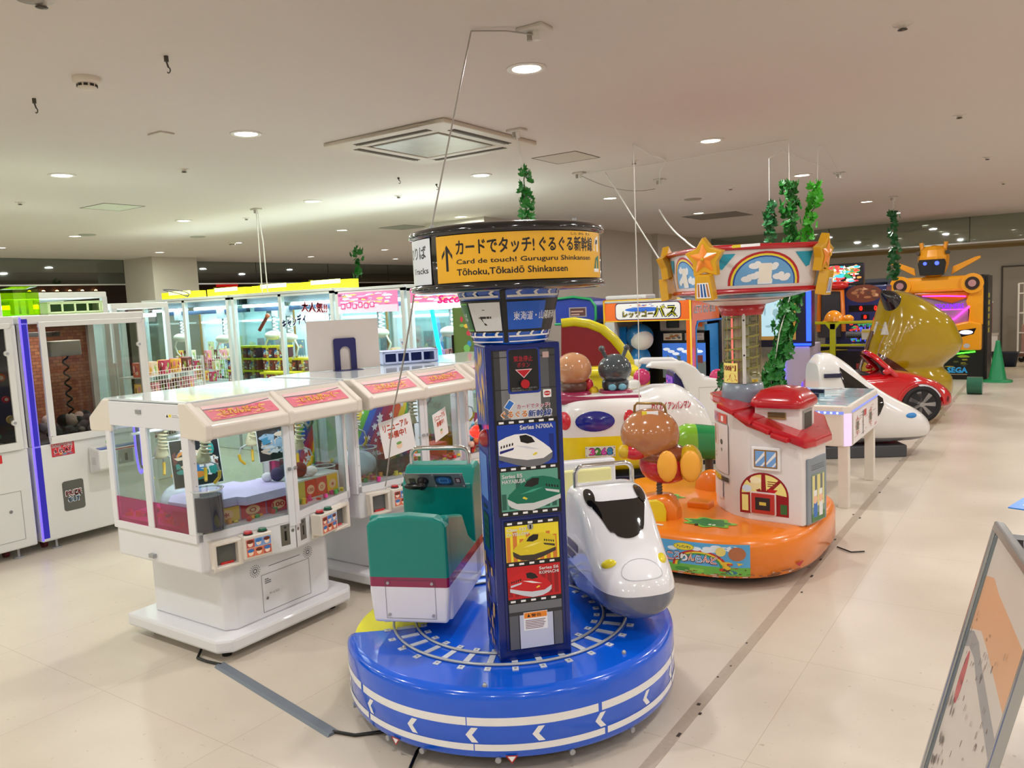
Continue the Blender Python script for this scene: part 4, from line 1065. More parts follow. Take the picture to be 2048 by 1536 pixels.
g = G(); g.box(-.09, .09, -.11, .11, 0, .10, GLASS('brown_acrylic', (150, 120, 100), .2, .03)); t = T('clear_case', 'small clear case of green prizes in the second crane', 'box', (-3.45, 3.62, .673)); g.build('case', t); g = G(); g.art = None
g = G(); [g.sph((random.Random(i).uniform(-.06, .06), random.Random(i + 9).uniform(-.08, .08), .02 + .03 * (i % 2)), .018, C((60, 110 + 6 * i, 50), .4), 8, 6) for i in range(14)]; g.build('prize_balls', t, stuff=True)
# red and yellow balls in the third crane
g = G(); rd = random.Random(12)
for i in range(120): g.sph((-3.5 + rd.uniform(-.14, .2), 4.5 + rd.uniform(-.18, .2), .69 + rd.uniform(0, .16)), .022, C(rd.choice([(200, 40, 40), (230, 120, 60), (240, 190, 170), (90, 170, 210)]), .3, coat=.3), 8, 6)
tag(g.build('prize_ball_heap'), 'heap of small red and orange balls in the third crane', 'balls', kind='stuff')
# things on the crane roofs
t = T('bookend_sign', 'grey board propped upright by a dark blue bookend on the crane roof', 'board', (-3.88, 3.72, 1.305), R(62))
g = G(); g.box(-.24, .24, .012, .02, 0, .33, P('grey_board', (200, 190, 184), .6)); g.build('board', t)
nb = C((24, 24, 86), .35); g = G()
arch = [(-.075, 0), (-.075, .20), (-.065, .21), (.065, .21), (.075, .20), (.075, 0), (.035, 0), (.035, .10)] + [(.035 * math.cos(a), .12 + .035 * math.sin(a)) for a in [i * PI / 8 for i in range(9)]] + [(-.035, .10), (-.035, 0)]
g.prism(arch, -.004, 0, nb, axis='y'); g.box(-.09, .09, -.10, 0, 0, .002, nb); g.build('bookend', t)
def holed_box(name, lab, loc, rz, L, Wd, Hh, n, m, inner, cat='crate'):
    t = T(name, lab, cat, loc, rz); k = L / (n + .35)
    g = G(); g.box(0, L, 0, Wd, 0, .012, m).box(0, L, 0, Wd, Hh - .012, Hh, m).box(0, .012, 0, Wd, 0, Hh, m).box(L - .012, L, 0, Wd, 0, Hh, m).box(0, L, Wd - .01, Wd, 0, Hh, inner)
    for i in range(n + 1): g.box(k * (i + .12) - .008, k * (i + .12) + .008, 0, .01, 0, Hh, m)
    g.box(0, L, 0, .01, 0, Hh * .2, m).box(0, L, 0, .01, Hh * .8, Hh, m)
    g.build('shell', t, bevel=.003); return t
holed_box('plastic_crate', 'pale blue plastic crate with oval holes on the crane roof', (-3.83, 4.02, 1.305), R(57), .40, .18, .095, 4, P('crate_blue', (190, 204, 240), .35), C((60, 90, 170), .4))
# ---------------------------------------------------------------- tall prize machines on the left (face +x)
VIO = P('violet_strip', (90, 80, 255), .3, emit=2.2, ec=(80, 60, 255)); VIO2 = P('violet_acrylic', (130, 120, 220), .25, emit=.25, ec=(100, 90, 230))
DG = GLASS('smoked_glass', (206, 206, 200), .06, .03)
BODY = P('machine_white', (220, 220, 216), .35, vary=.015)
def brickmat():
    m = P('brick_wallpaper', (150, 84, 56), .7); nt = m.node_tree; b = nt.nodes['Principled BSDF']
    br = nt.nodes.new('ShaderNodeTexBrick'); br.inputs['Scale'].default_value = 9; br.inputs['Color1'].default_value = lin((150, 80, 56)) + (1,); br.inputs['Color2'].default_value = lin((180, 120, 80)) + (1,); br.inputs['Mortar'].default_value = lin((110, 70, 54)) + (1,)
    mp = nt.nodes.new('ShaderNodeMapping'); mp.inputs['Rotation'].default_value = (0, PI / 2, 0)
    tc = nt.nodes.new('ShaderNodeTexCoord'); cb_ = nt.nodes.new('ShaderNodeCombineXYZ'); sp = nt.nodes.new('ShaderNodeSeparateXYZ')
    nt.links.new(tc.outputs['Object'], sp.inputs[0]); nt.links.new(sp.outputs['Y'], cb_.inputs['X']); nt.links.new(sp.outputs['Z'], cb_.inputs['Y'])
    nt.links.new(cb_.outputs[0], br.inputs['Vector']); nt.links.new(br.outputs['Color'], b.inputs['Base Color']); return m
def tall(label, y0, y1, x=-6.2, depth=.85, kind=0):
    t = T('prize_machine', label, 'prize machine', (x, y0, 0), 0, 'tall white prize machines at the left wall'); W = y1 - y0; Z1 = 1.765
    g = G(); g.box(-depth, 0, 0, W, .075, .80, BODY); low_ = g.build('lower_cabinet', t, bevel=.012)
    g = G(); g.box(-depth, 0, 0, W, 1.70, Z1, BODY); g.build('top_cap', t, bevel=.01)
    for a in (0, W - .05):
        for c in (-.05, -depth): g = G(); g.box(c, c + .05, a, a + .05, .8, 1.7, BODY); g.build('corner_post', t)
    g = G(); g.box(-depth, -depth + .01, .05, W - .05, .8, 1.7, brickmat() if kind else C((60, 56, 70), .6)); g.build('back_wall', t)
    g = G(); g.box(-depth + .02, -.02, .03, W - .03, .795, .81, C((60, 58, 60), .6)); g.build('prize_deck', t)
    g = G(); g.box(-.012, .0, .012, .058, .10, 1.74, VIO2).box(0, .006, .0, .012, .09, 1.75, VIO); g.build('light_strip', t)
    # door
    g = G(); a, b = .125, W - .035
    g.box(0, .022, a, b, .80, .855, BODY).box(0, .022, a, b, 1.68, 1.715, BODY).box(0, .022, a, a + .045, .855, 1.68, BODY).box(0, .022, b - .045, b, .855, 1.68, BODY)
    dr = g.build('door', t, bevel=.004)
    g = G(); g.box(.008, .012, a + .045, b - .045, .855, 1.68, DG); g.build('pane', dr)
    for zz in (1.0, 1.5):
        g = G(); g.cyl((.022, b - .05, zz), (.04, b - .05, zz), .02, BODY, 14).cyl((.04, b - .05, zz), (.046, b - .05, zz), .01, SILV, 10); g.build('door_lock', dr)
    # lower front
    g = G(); d = D(g, (.001, 0, 0), (0, 1, 0))
    ln = C((90, 90, 92), .5)
    if kind:
        d.rr(.18, .27, .16, .23, .02, C((92, 92, 86), .25)); d.text('PRIZE', .20, .385, .04, WHT, .12, 5); d.text('PRIZE', .203, .388, .034, C((200, 40, 60)), .114, 2); d.text('OUT', .215, .335, .04, WHT, .09, 5); d.text('OUT', .218, .338, .034, C((30, 130, 190)), .084, 2)
        d.frame(.60, .22, .30, .33, .002, ln)
        d.rect(.13, .70, .17, .10, C((200, 40, 50))); d.text('500円5回', .135, .765, .03, WHT, .15, 3); d.text('6 PLAY', .15, .725, .034, WHT, .13, 6); d.text('6 PLAY', .152, .727, .03, C((190, 20, 60)), .126, 2); d.art(.135, .702, .16, .02, [C((240, 220, 80)), C((60, 160, 200))], 16, 3)
        d.rect(.86, .83, .05, .03, C((230, 220, 210)))
    else:
        d.frame(.10, .14, W - .18, .36, .002, ln); d.rr(W - .28, .72, .10, .06, .006, C((204, 40, 44))); d.rr(W - .245, .737, .035, .03, .003, WHT); d.text('P', W - .237, .741, .02, C((204, 40, 44)), None, 2)
        d.rect(.6, .46, .08, .015, C((130, 130, 130))); d.ell(W - .16, .36, .012, .012, C((120, 120, 120)))
    g.build('front_print', low_)
    if kind:
        g = G(); g.prism([(0, .52), (.15, .56), (.16, .71), (.02, .73), (0, .73)], .40, .80, BODY, axis='y'); cb_ = g.build('control_box', t, bevel=.012)
        g = G(); g.cyl((.09, .52, .715), (.09, .52, .75), .008, BLK, 8).sph((.09, .52, .76), .022, C((120, 220, 40), .2, coat=.5), 14, 10); g.build('joystick', cb_)
        g = G(); g.box(.01, .15, .42, .78, .716, .722, C((80, 110, 190), .3)).box(.155, .162, .55, .67, .58, .69, C((150, 150, 148), .3, metal=.5)).box(.155, .166, .60, .62, .60, .66, BLK).box(.158, .163, .50, .78, .695, .705, C((190, 40, 40)))
        g.build('coin_plate', cb_)
        g = G(); d = D(g, (.02, .3995, .6), (1, 0, 0))
        for i in range(5):
            for j in range(5): d.ell(.03 + i * .012, .0 + j * .012, .003, .003, C((120, 120, 124)), 6); d.h -= d.step
        g.build('speaker_holes', cb_)
    g = G(); g.box(-depth + .05, -.05, .0, .008, .8, 1.7, C((70, 66, 70), .5)); g.build('side_wall', t)
    # feet and casters
    for y_ in (.12, W - .12):
        g = G(); g.cyl((-.05, y_, 0), (-.05, y_, .012), .035, SILV, 14).cyl((-.05, y_, .012), (-.05, y_, .08), .01, SILV, 8); g.build('foot', t)
        g = G(); g.cyl((-.16, y_ - .055, .032), (-.16, y_ - .025, .032), .032, C((110, 30, 40), .3), 16).box(-.18, -.14, y_ - .065, y_ - .015, .05, .08, SILV); g.build('caster', t)
    area('machine_lamp', (-.4, W / 2, 1.68), .5, 3.0, (1, .95, .9), parent=t, sy=.5)
    return t
m_a = tall('tall white prize machine cut by the left picture edge', 1.76, 2.735, kind=0)
m_b = tall('tall white prize machine with brick backdrop and PRIZE OUT flap', 2.765, 3.73, kind=1)
def colored_wheel(par, y, z_, r_, c): g = G(); g.cyl((-.05, y, z_), (-.03, y, z_), r_, C(c, .4), 16).cyl((-.03, y, z_), (-.026, y, z_), r_ * .5, C((250, 240, 220), .4), 12); g.build('wheel_marker', par)
for i, (zz, c_) in enumerate(((1.47, (110, 170, 220)), (1.33, (220, 110, 60)), (1.17, (210, 50, 50)), (1.02, (230, 200, 120)))): colored_wheel(m_a, .84 + .02 * i, zz, .03 - .006 * (i == 2), c_)
rd = random.Random(21)
for i in range(26):
    t_ = plush(-6.2 - rd.uniform(.12, .5), rd.uniform(2.0, 2.62), .81 + rd.choice((0, .06)), rd.uniform(.06, .09), (cc_ := rd.choice([(60, 160, 120), (220, 120, 150), (240, 150, 140), (90, 170, 170), (230, 90, 80)])), rd.choice([(240, 190, 200), (120, 200, 160)]), '%s round toy inside the leftmost prize machine' % {60: 'green', 220: 'rose pink', 240: 'peach', 90: 'teal', 230: 'red'}[cc_[0]], 'ball toys in the leftmost prize machine')
for i in range(22):
    t_ = plush(-6.2 - rd.uniform(.12, .6), rd.uniform(2.95, 3.55), .81 + rd.choice((0, .05)), rd.uniform(.07, .11), rd.choice([(50, 52, 56), (80, 84, 88), (214, 196, 190), (230, 200, 196), (60, 60, 70), (120, 110, 120), (170, 100, 110)]), rd.choice([(200, 180, 170), (60, 62, 66), (160, 150, 150)]), 'small dark grey plush toy heaped before the brick backdrop', 'plush toys before the brick backdrop')
g = G(); gt = C((120, 120, 116), .4)
g.box(-.72, -.12, .28, .34, 1.60, 1.635, gt); g.build('gantry', m_b)
o = bpy.data.objects.new('claw', None); COL.objects.link(o); o.parent = m_b; o.location = (-.3, .42, 0); g = G(); g.tube([(.06 + .02 * math.cos(k * .9), .02 * math.sin(k * .9), 1.45 - k * .012) for k in range(40)], .008, C((50, 44, 40), .5), 5); g.build('coil_cord', o); g = G(); g.box(-.09, .09, -.12, .12, 1.44, 1.56, C((222, 220, 212), .4)); g.build('claw_motor', o, bevel=.008)
# neon box and green crate on the tall machines
NG = GLASS('neon_acrylic', (232, 255, 90), .3, .05)
t = T('acrylic_box', 'neon yellow green acrylic box on top of the leftmost machines', 'box', (-6.55, 2.90, 1.77), 0); t.scale = (1, .6, 1)
g = G()
g.box(0, .004, 0, .31, 0, .2, NG).box(-.2, -.196, 0, .31, 0, .2, NG).box(-.2, 0, 0, .004, 0, .2, NG).box(-.2, 0, .306, .31, 0, .2, NG).box(-.2, 0, 0, .31, 0, .006, NG); g.build('box', t)
g = G(Matrix.Translation((-.2, 0, .205)) @ Matrix.Rotation(R(-4), 4, 'Y')); g.box(0, .2, 0, .31, 0, .004, NG); g.build('lid', t)
g = G(); 
for i in range(3): g.box(-.12, -.06, .04 + i * .09, .10 + i * .09, .01, .12, P('neon_stuff', (230, 240, 60), .3))
g.build('bags', t)
holed_box('plastic_crate', 'pale green plastic crate with oval holes on the tall machine', (-6.62, 3.18, 1.77), R(83), .42, .2, .10, 4, P('crate_green', (190, 206, 160), .35), C((90, 140, 80), .4))
# ---------------------------------------------------------------- rear left machines
WF = P('white_frame', (206, 208, 206), .3, metal=.15)
def backunit(label, x, y0, y1, z1, tube=True):
    t = T('prize_machine', label, 'prize machine', (x, y0, 0), 0, 'machines behind the tall prize machines'); W = y1 - y0
    g = G(); g.box(-.9, 0, 0, W, .0, .8, BODY).box(-.9, 0, 0, W, z1 - .06, z1, BODY); g.build('cabinet', t, bevel=.01)
    for a in (0, W - .05):
        for c in (-.05, -.9): g = G(); g.box(c, c + .05, a, a + .05, .8, z1 - .05, WF); g.build('corner_post', t)
    g = G(); g.box(-.004, 0, .05, W - .05, .8, z1 - .06, PG); g.build('pane', t)
    g = G(); g.box(-.9, -.89, .05, W - .05, .8, z1 - .06, C((190, 200, 204), .5)); g.build('back_wall', t)
    g = G(); g.cyl((-.1, .1, z1 - .13), (-.1, W - .1, z1 - .13), .02, P('tube_bright', (250, 255, 255), .3, emit=9), 12); g.build('tube_lamp', t)
    area('machine_lamp', (-.4, W / 2, z1 - .09), W * .8, 10, (.9, 1, 1), parent=t, sy=.5)
    return t
backunit('white machine with bright tube lamp behind the neon box', -7.8, 3.30, 4.32, 1.99)
backunit('lower white lit machine behind the green crate', -7.8, 4.36, 4.98, 1.87)
# wire rack with small packages seen through glass
t = T('wire_rack', 'white wire rack stocked with small packages beside the tall machine', 'rack', (-7.0, 4.15, 0), R(20))
g = G()
for z_ in (.55, .75, .95, 1.15): g.box(-.3, 0, 0, .9, z_, z_ + .01, WF)
g.build('shelf', t)
g = G()
for i in range(24): g.cyl((0, .9 * i / 23, .4), (0, .9 * i / 23, 1.2), .0025, WHT, 5, cap=False)
for j in range(20): g.cyl((0, 0, .4 + j * .042), (0, .9, .4 + j * .042), .0025, WHT, 5, cap=False)
g.build('wire_mesh', t, stuff=True)
g = G(); 
for (a, b) in ((0, 0), (0, .9), (-.3, 0), (-.3, .9)): g.cyl((a, b, 0), (a, b, 1.3), .012, WF, 8)
g.build('post', t)
rd = random.Random(31); pk = None
pkcols = [(200, 90, 60), (236, 190, 80), (190, 60, 90), (110, 70, 60), (230, 150, 160), (150, 190, 90), (230, 210, 180)]
Mr = TM((-7.0, 4.15, 0), R(20))
packs = {}
def pack(M_, dims, ci, label, group, name='snack_package', cat='package'):
    key = (dims, ci)
    if key not in packs:
        g = G(); g.box(-dims[0] / 2, dims[0] / 2, -dims[1] / 2, dims[1] / 2, 0, dims[2], C(pkcols[ci], .45))
        d = D(g, V((dims[0] / 2, -dims[1] / 2, 0)), (0, 1, 0)); d.art(.004, .004, dims[1] - .008, dims[2] - .008, [C(c) for c in pkcols] + [WHT], 6, ci, .6)
        d = D(g, V((-dims[0] / 2, -dims[1] / 2, 0)), (1, 0, 0)); d.art(.004, .004, dims[0] - .008, dims[2] - .008, [C(c) for c in pkcols] + [WHT], 6, ci + 3, .6)
        o = g.build(name); packs[key] = o
    else: o = packs[key].copy(); COL.objects.link(o)
    o.matrix_world = M_; return tag(o, label, cat, group)
for z_ in (.56, .76, .96, 1.16):
    for k in range(10): pack(Mr @ Matrix.Translation((-.08 - .08 * (k % 2), .05 + k * .088, z_)), (.07, .075, .13), rd.randrange(7), 'snack package, %s from the left on the %s shelf of the wire rack' % (ORD[k], {.56: 'lowest', .76: 'second', .96: 'third', 1.16: 'top'}[z_]), 'packages on the wire rack')
# ---------------------------------------------------------------- glazed crane machines in the middle (face -y)
CY = P('cold_panel', (196, 216, 224), .3); CYT = P('cold_tube', (235, 250, 255), .3, emit=9, ec=(225, 248, 255))
UH = P('claw_white', (220, 214, 196), .3)
def ufo(label, x0, x1, z1=1.95, y=6.25, depth=.95, mid=True, lamp=16):
    t = T('glass_crane_machine', label, 'crane game', (x0, y, 0), 0, 'tall glazed crane machines in the back row'); W = x1 - x0
    g = G(); g.box(0, W, 0, depth, 0, .78, BODY); g.build('lower_cabinet', t, bevel=.01)
    g = G()
    for a in (0, depth - .06): g.box(0, W, a, a + .06, z1 - .035, z1, WF)
    g.box(0, .06, .06, depth - .06, z1 - .035, z1, WF).box(W - .06, W, .06, depth - .06, z1 - .035, z1, WF); g.build('roof_frame', t)
    area('machine_lamp', (W / 2, .4, z1 - .03), W * .8, 7, (.84, 1, .92), rot=(PI, 0, 0), parent=t, sy=.5)
    g = G(); d = D(g, (0, depth - .021, 0), (1, 0, 0)); rq = random.Random(int(W * 100)); 
    for i in range(int(W * 5)): d.rect(.08 + i * .19, rq.uniform(.95, 1.3), .15, rq.uniform(.2, .4), C(rq.choice([(170, 190, 190), (214, 190, 196), (196, 200, 150), (150, 130, 140), (120, 140, 150)]))); d.art(.09 + i * .19, 1.2, .12, .12, [C((210, 120, 130)), C((230, 220, 160)), C((110, 120, 140))], 6, i, .5)
    g.build('backdrop_print', t)
    g = G()
    for a in (.28, W * .55, W - .3): g.cyl((a, .3, z1 - .12), (a, .3, z1 - .04), .05, C((50, 56, 66), .4), 10).box(a - .12, a + .1, .22, .5, z1 - .10, z1 - .06, C((70, 80, 90), .4))
    g.cyl((W * .36, .42, .82), (W * .36, .42, z1 - .1), .014, C((130, 100, 50), .4), 8); g.build('mechanism', t)
    g = G(); ps = [0, W - .05] + ([W / 2 - .02] if mid else [])
    for a in ps:
        for c in (0, depth - .05): g2 = G(); g2.box(a, a + .05, c, c + .05, .78, z1 - .03, WF); g2.build('post', t)
    g.box(0, W, 0, .04, .78, .82, WF).box(0, W, 0, .04, z1 - .06, z1 - .03, WF)
    g.build('frame', t)
    g = G(); g.box(.05, W - .05, .01, .014, .82, z1 - .06, PG); g.build('front_pane', t)
    g = G(); g.box(W - .014, W - .01, .05, depth - .05, .82, z1 - .06, PG); g.build('side_pane', t)
    g = G(); g.box(.01, .014, .05, depth - .05, .82, z1 - .06, PG); g.build('side_pane', t)
    g = G(); g.box(.03, W - .03, depth - .02, depth - .01, .82, z1 - .04, CY); g.build('back_wall', t)
    g = G(); g.box(.05, W - .05, .2, .8, z1 - .12, z1 - .04, C((110, 120, 130), .4)).box(.05, W - .05, .3, .36, z1 - .22, z1 - .17, C((60, 80, 110), .3, metal=.5)); g.build('gantry', t)
    n = 2 if mid else 1
    for i in range(n):
        a = W / n * i + .08; b = W / n * (i + 1) - .1
        g = G(); g.cyl((a, .12, z1 - .15), (b, .12, z1 - .15), .020, CYT, 12); g.build('tube_lamp', t)
        g = G(); g.cyl((a, depth - .1, z1 - .34), (b, depth - .1, z1 - .34), .012, CYT, 8); g.build('tube_lamp', t)
        area('machine_lamp', ((a + b) / 2, .4, z1 - .13), b - a, lamp, (.80, .96, 1), parent=t, sy=.5)
    g = G()
    for i in range(int(W / .05)): g.cyl((.05 + i * .05, .5, .82), (.05 + i * .05, .5, 1.16), .0028, WHT, 4, cap=False)
    for j in range(8): g.cyl((.05, .5, .83 + j * .045), (W - .08, .5, .83 + j * .045), .0028, WHT, 4, cap=False)
    g.build('wire_fence', t, stuff=True)
    return t
u1 = ufo('glazed crane machine with yellow header left of the stacked cartons', -10.42, -8.52)
u2 = ufo('glazed crane machine with red and blue lettering on its glass', -8.46, -6.66)
u3 = ufo('glazed crane machine with pink header panel', -6.62, -5.60, 1.935, mid=False)
u4 = ufo('bright crane machine with pink header and blue light tube', -5.56, -4.68, 1.925, mid=False, lamp=26)
for u_, spots_ in ((u1, [(.40, .30), (1.35, .3)]), (u2, [(.24, .42), (.66, .3), (1.35, .36)]), (u3, [(.3, .35)]), (u4, [(.28, .35)])):
    for i, (a, b) in enumerate(spots_):
        o = bpy.data.objects.new('claw', None); COL.objects.link(o); o.parent = u_; o.location = (a, b, 0)
        zc = 1.42 - .03 * (i % 2)
        g = G(); g.box(-.05, .05, -.05, .05, 1.66, 1.78, C((150, 160, 166), .4)); g.build('carriage', o)
        g = G(); g.tube([(.05 + .03 * math.cos(k * .9), .03 * math.sin(k * .9), 1.66 - (1.66 - zc - .05) * k / 30) for k in range(31)], .008, WHT, 5); g.cyl((0, 0, zc), (0, 0, 1.7), .012, SILV, 6); g.build('coil_cord', o)
        g = G(); g.sph((0, 0, zc), (.13, .10, .06), UH, 18, 10); g.build('claw_hub', o)
        for s_ in (-1, 1):
            g = G(); g.tube([(s_ * .11, 0, zc - .03), (s_ * .17, 0, zc - .12), (s_ * .12, 0, zc - .22), (s_ * .05, 0, zc - .26)], .012, UH, 6); g.build('claw_arm', o)
# yellow lit headers
YH = P('header_yellow', (226, 220, 30), .35, emit=.45, ec=(230, 226, 20)); YT = P('header_glow', (250, 250, 150), .3, emit=1.6, ec=(250, 250, 120))
for i, (a, b) in enumerate(((-10.40, -9.55), (-9.35, -8.55), (-8.42, -7.60), (-7.50, -6.66))):
    t = T('header_sign', 'yellow lit header sign box, %s of the four above the glazed cranes' % ('first from the left', 'second from the left', 'third from the left', 'rightmost')[i], 'sign', (a, 6.55, 1.95))
    L = b - a
    g = G(); g.box(0, L, 0, .12, 0, .10, YH); g.build('box', t)
    g = G(); d = D(g, (0, 0, 0), (1, 0, 0)); d.rect(.2 * L, .06, .6 * L, .05, YT); 
    for k in range(3): d.frame(.02 + k * .06, .02 + .03 * k, .07, .04, .003, C((170, 160, 20)))
    for k in range(9): d.rect(L * (.3 + .055 * k), .022, L * .035, .022, C((200, 190, 60)))
    g.build('print', t)
# pink headers
PKT = P('pink_lit', (255, 120, 180), .3, emit=.7); PKW = P('white_lit', (255, 250, 252), .3, emit=1.4)
def pinkhead(x0, x1, z0, z1_, yy, lab, txt):
    t = T('header_board', lab, 'sign', (x0, yy, z0)); L = x1 - x0; Hh = z1_ - z0
    g = G(); g.box(0, L, 0, .01, 0, Hh, P('pink_sheet', (232, 120, 170), .3, emit=.35)); g.build('panel', t)
    g = G(); d = D(g, (0, 0, 0), (1, 0, 0)); d.rect(0, 0, L, Hh * .35, PKW if txt else P('pale_pink', (240, 200, 220), .3, emit=.3))
    d.art(.01, Hh * .3, L * .95, Hh * .65, [C((255, 170, 210), emit=.4), C((250, 70, 130), emit=.4), PKW, C((255, 200, 120), emit=.4)], 50, 4, .18)
    if txt: d.text(txt, L * .42, Hh * .28, Hh * .35, C((240, 50, 130), emit=.5), L * .5, 3, shear=.3)
    else:
        for k in range(6): d.rr(L * (.05 + .10 * k), Hh * (.2 + .05 * (k % 2)), L * .08, Hh * .28, .012, C((214, 60, 130), emit=.3)); d.rr(L * (.062 + .10 * k), Hh * (.25 + .05 * (k % 2)), L * .05, Hh * .18, .010, C((250, 190, 215), emit=.3))
    d.text('SEGA', .01, Hh * .85, Hh * .1, C((20, 60, 160)), .12, 2)
    g.build('print', t)
pinkhead(-6.56, -5.68, 1.66, 1.88, 6.235, 'pink patterned header panel without script on the third glazed crane', None)
pinkhead(-5.50, -4.64, 1.66, 1.88, 6.235, 'pink and white header with script word Second', 'Second')
# stickers on glass
def gstick(x, z_, w_, h_, txt, c1, c2, lab, rot):
    t = T('glass_sticker', lab, 'sticker', (x, 6.248, z_)); Mx = Matrix.Rotation(rot, 4, 'Y')
    g = G(Mx); d = D(g, V((0, 0, 0)), V((1, 0, 0))); d.text(txt, 0, 0, h_, C(c1), w_, 8); d.text(txt, .004, .003, h_ * .96, C(c2), w_ * .99, 2); g.build('lettering', t)
gstick(-7.18, 1.70, .42, .12, '大人気!!', (250, 210, 220), (220, 60, 90), 'red lettering sticker on the second glazed crane', R(4))
gstick(-7.52, 1.50, .42, .12, 'キャンディ', (240, 244, 250), (60, 90, 170), 'blue lettering sticker below the red lettering', R(-10))
# cartons in cranes
ncart = [0]
def carton(x, y_, z_, s, ci, lab, grp):
    key = ('carton', ci)
    if key not in packs:
        t = T('candy_carton', lab, 'box', (x, y_, z_), 0, grp)
        g = G(); g.box(0, .2, 0, .15, 0, .15, C([(120, 60, 70), (150, 60, 50), (90, 50, 60)][ci], .5)); g.build('body', t)
        g = G(); g.box(-.004, .204, -.004, .154, .13, .155, C((236, 214, 40), .4)); g.build('lid', t)
        g = G(); d = D(g, (0, 0, 0), (1, 0, 0)); d.rect(.07, 0, .05, .13, C((226, 196, 60))); d.art(.005, .005, .19, .12, [C((240, 230, 220)), C((60, 120, 200)), C((200, 80, 60)), C((90, 60, 50))], 16, ci, .3); d.text('ECCO', .03, .045, .03, WHT, .08, 3); g.build('print', t)
        packs[key] = t; return
    copy_tree(packs[key], (x, y_, z_), 0, lab, group=grp)
for c_, x_ in enumerate((-9.14, -8.92, -8.71, -8.40, -8.19, -7.97, -7.75)):
    n_ = 3 if c_ in (1, 2, 3, 4) else 2
    for k in range(n_): carton(x_, 6.62, .82 + .157 * k, 1, int(abs(x_) * 10 + k) % 3, 'x', 'candy cartons in the glazed cranes'); last = COL.objects[-1]
for k in range(3): carton(-8.2 + k * .21, 6.4, .82, 1, k, 'x', 'candy cartons in the glazed cranes')
for o in [o for o in COL.objects if o.name.startswith('candy_carton')]:
    x_, z_ = o.location.x, o.location.z; lev = ('bottom', 'middle', 'top')[round((z_ - .82) / .157)]
    if o.location.y < 6.5: o['label'] = 'yellow lidded candy carton in the front row, %s of three' % ('left', 'middle', 'right')[round((x_ + 8.2) / .21)]
    else: o['label'] = 'yellow lidded candy carton, %s level of the %s stack from the left' % (lev, ORD[min(range(7), key=lambda i: abs((-9.14, -8.92, -8.71, -8.40, -8.19, -7.97, -7.75)[i] - x_))])
rd = random.Random(5)
for i in range(150):
    x_ = rd.choice([rd.uniform(-10.3, -9.3), rd.uniform(-7.4, -6.8), rd.uniform(-6.5, -5.8), rd.uniform(-5.4, -4.8)])
    pack(TM((x_, 6.25 + rd.uniform(.28, .85), .82 + .14 * rd.randrange(3))), (.07, .075, .13), (ci_ := rd.randrange(7)), '%s package heaped inside the %s' % (('red brown', 'yellow', 'crimson', 'dark brown', 'pink', 'green', 'cream')[ci_], 'first glazed crane from the left' if x_ < -9 else 'second glazed crane from the left' if x_ < -6.7 else 'crane with the pink patterned header' if x_ < -5.7 else 'bright crane with script header'), 'packages in the glazed cranes')
# red stick lamp, blue tube, green poster board
tag(G().cyl((-8.02, 6.30, 1.50), (-7.86, 6.30, 1.66), .022, C((150, 60, 50), .3), 12).sph((-7.85, 6.30, 1.67), .03, C((230, 120, 80), .3), 10, 6).build('toy_stick'), 'dark red stick toy hanging in the second glazed crane', 'toy')
tag(G().cyl((-5.13, 6.236, 1.10), (-5.22, 6.236, 1.66), .022, P('cyan_neon', (30, 160, 255), .3, emit=3.5, ec=(0, 150, 255)), 12).build('neon_tube'), 'bright blue neon tube on the bright crane machine', 'neon tube')
t = T('poster_board', 'green poster board with blob creatures behind the ride pillar', 'poster', (-4.93, 6.20, .95))
g = G(); g.box(0, .52, 0, .012, 0, .72, C((90, 116, 50), .5)).box(-.02, 0, -.01, .014, 0, .45, BLK); g.build('board', t)
g = G(); d = D(g, (0, 0, 0), (1, 0, 0)); rd = random.Random(2)
for i in range(26): d.ell(rd.uniform(.04, .46), rd.uniform(.05, .66), rd.uniform(.012, .035), rd.uniform(.01, .03), C(rd.choice([(220, 210, 180), (130, 180, 90), (200, 60, 80), (60, 140, 200), (230, 190, 60), (60, 80, 40), (110, 150, 70)])))
d.ell(.16, .24, .05, .07, C((110, 180, 90))); d.ell(.16, .32, .04, .035, C((120, 190, 100))); d.rect(0, 0, .52, .1, C((232, 222, 214))); d.ell(.12, .06, .03, .04, C((50, 140, 200))); d.ell(.3, .06, .025, .035, C((230, 180, 60)))
g.build('print', t)
# ---------------------------------------------------------------- ride 2: orange carousel with a house and canopy
ORA = P('ride_orange', (236, 128, 30), .25, coat=.3, vary=.06, scale=5); RR = P('roof_red', (186, 22, 34), .2, coat=.6, vary=.04); HW = P('house_white', (232, 226, 224), .3, coat=.2)
OX, OY = -1.95, 5.06
r2 = T('house_carousel_ride', 'orange based kiddie carousel with white red roofed house and star canopy', 'kiddie ride', (OX, OY, 0))
g = G(); g.lathe([(.78, .065), (.80, .08), (.80, .245), (.79, .275), (.765, .295), (.72, .305), (.0, .307)], (0, 0, 0), ORA, 120, e=3.0); base2 = g.build('drum', r2)
g = G(); g.lathe([(.66, .025), (.70, .03), (.72, .08)], (0, 0, 0), C((30, 26, 24), .6), 60, e=3.0)
for a in range(4): g.cyl((.55 * math.cos(a * PI / 2 - 1.2), .55 * math.sin(a * PI / 2 - 1.2), 0), (.55 * math.cos(a * PI / 2 - 1.2), .55 * math.sin(a * PI / 2 - 1.2), .03), .035, BLK, 12)
g.build('base', r2)
def obase(p, q, h):   # p: x offset along the front, q height
    x = p; y = -((1 - min(1, abs(x / .8)) ** 3) ** (1 / 3)) * .8
    n = V((math.copysign(abs(x / .8) ** 2, x), -abs(y / .8) ** 2, 0)).normalized()
    return V((x, y, q)) + n * (h + .002)
g = G(); d = D(g, fn=obase, seg=.03)
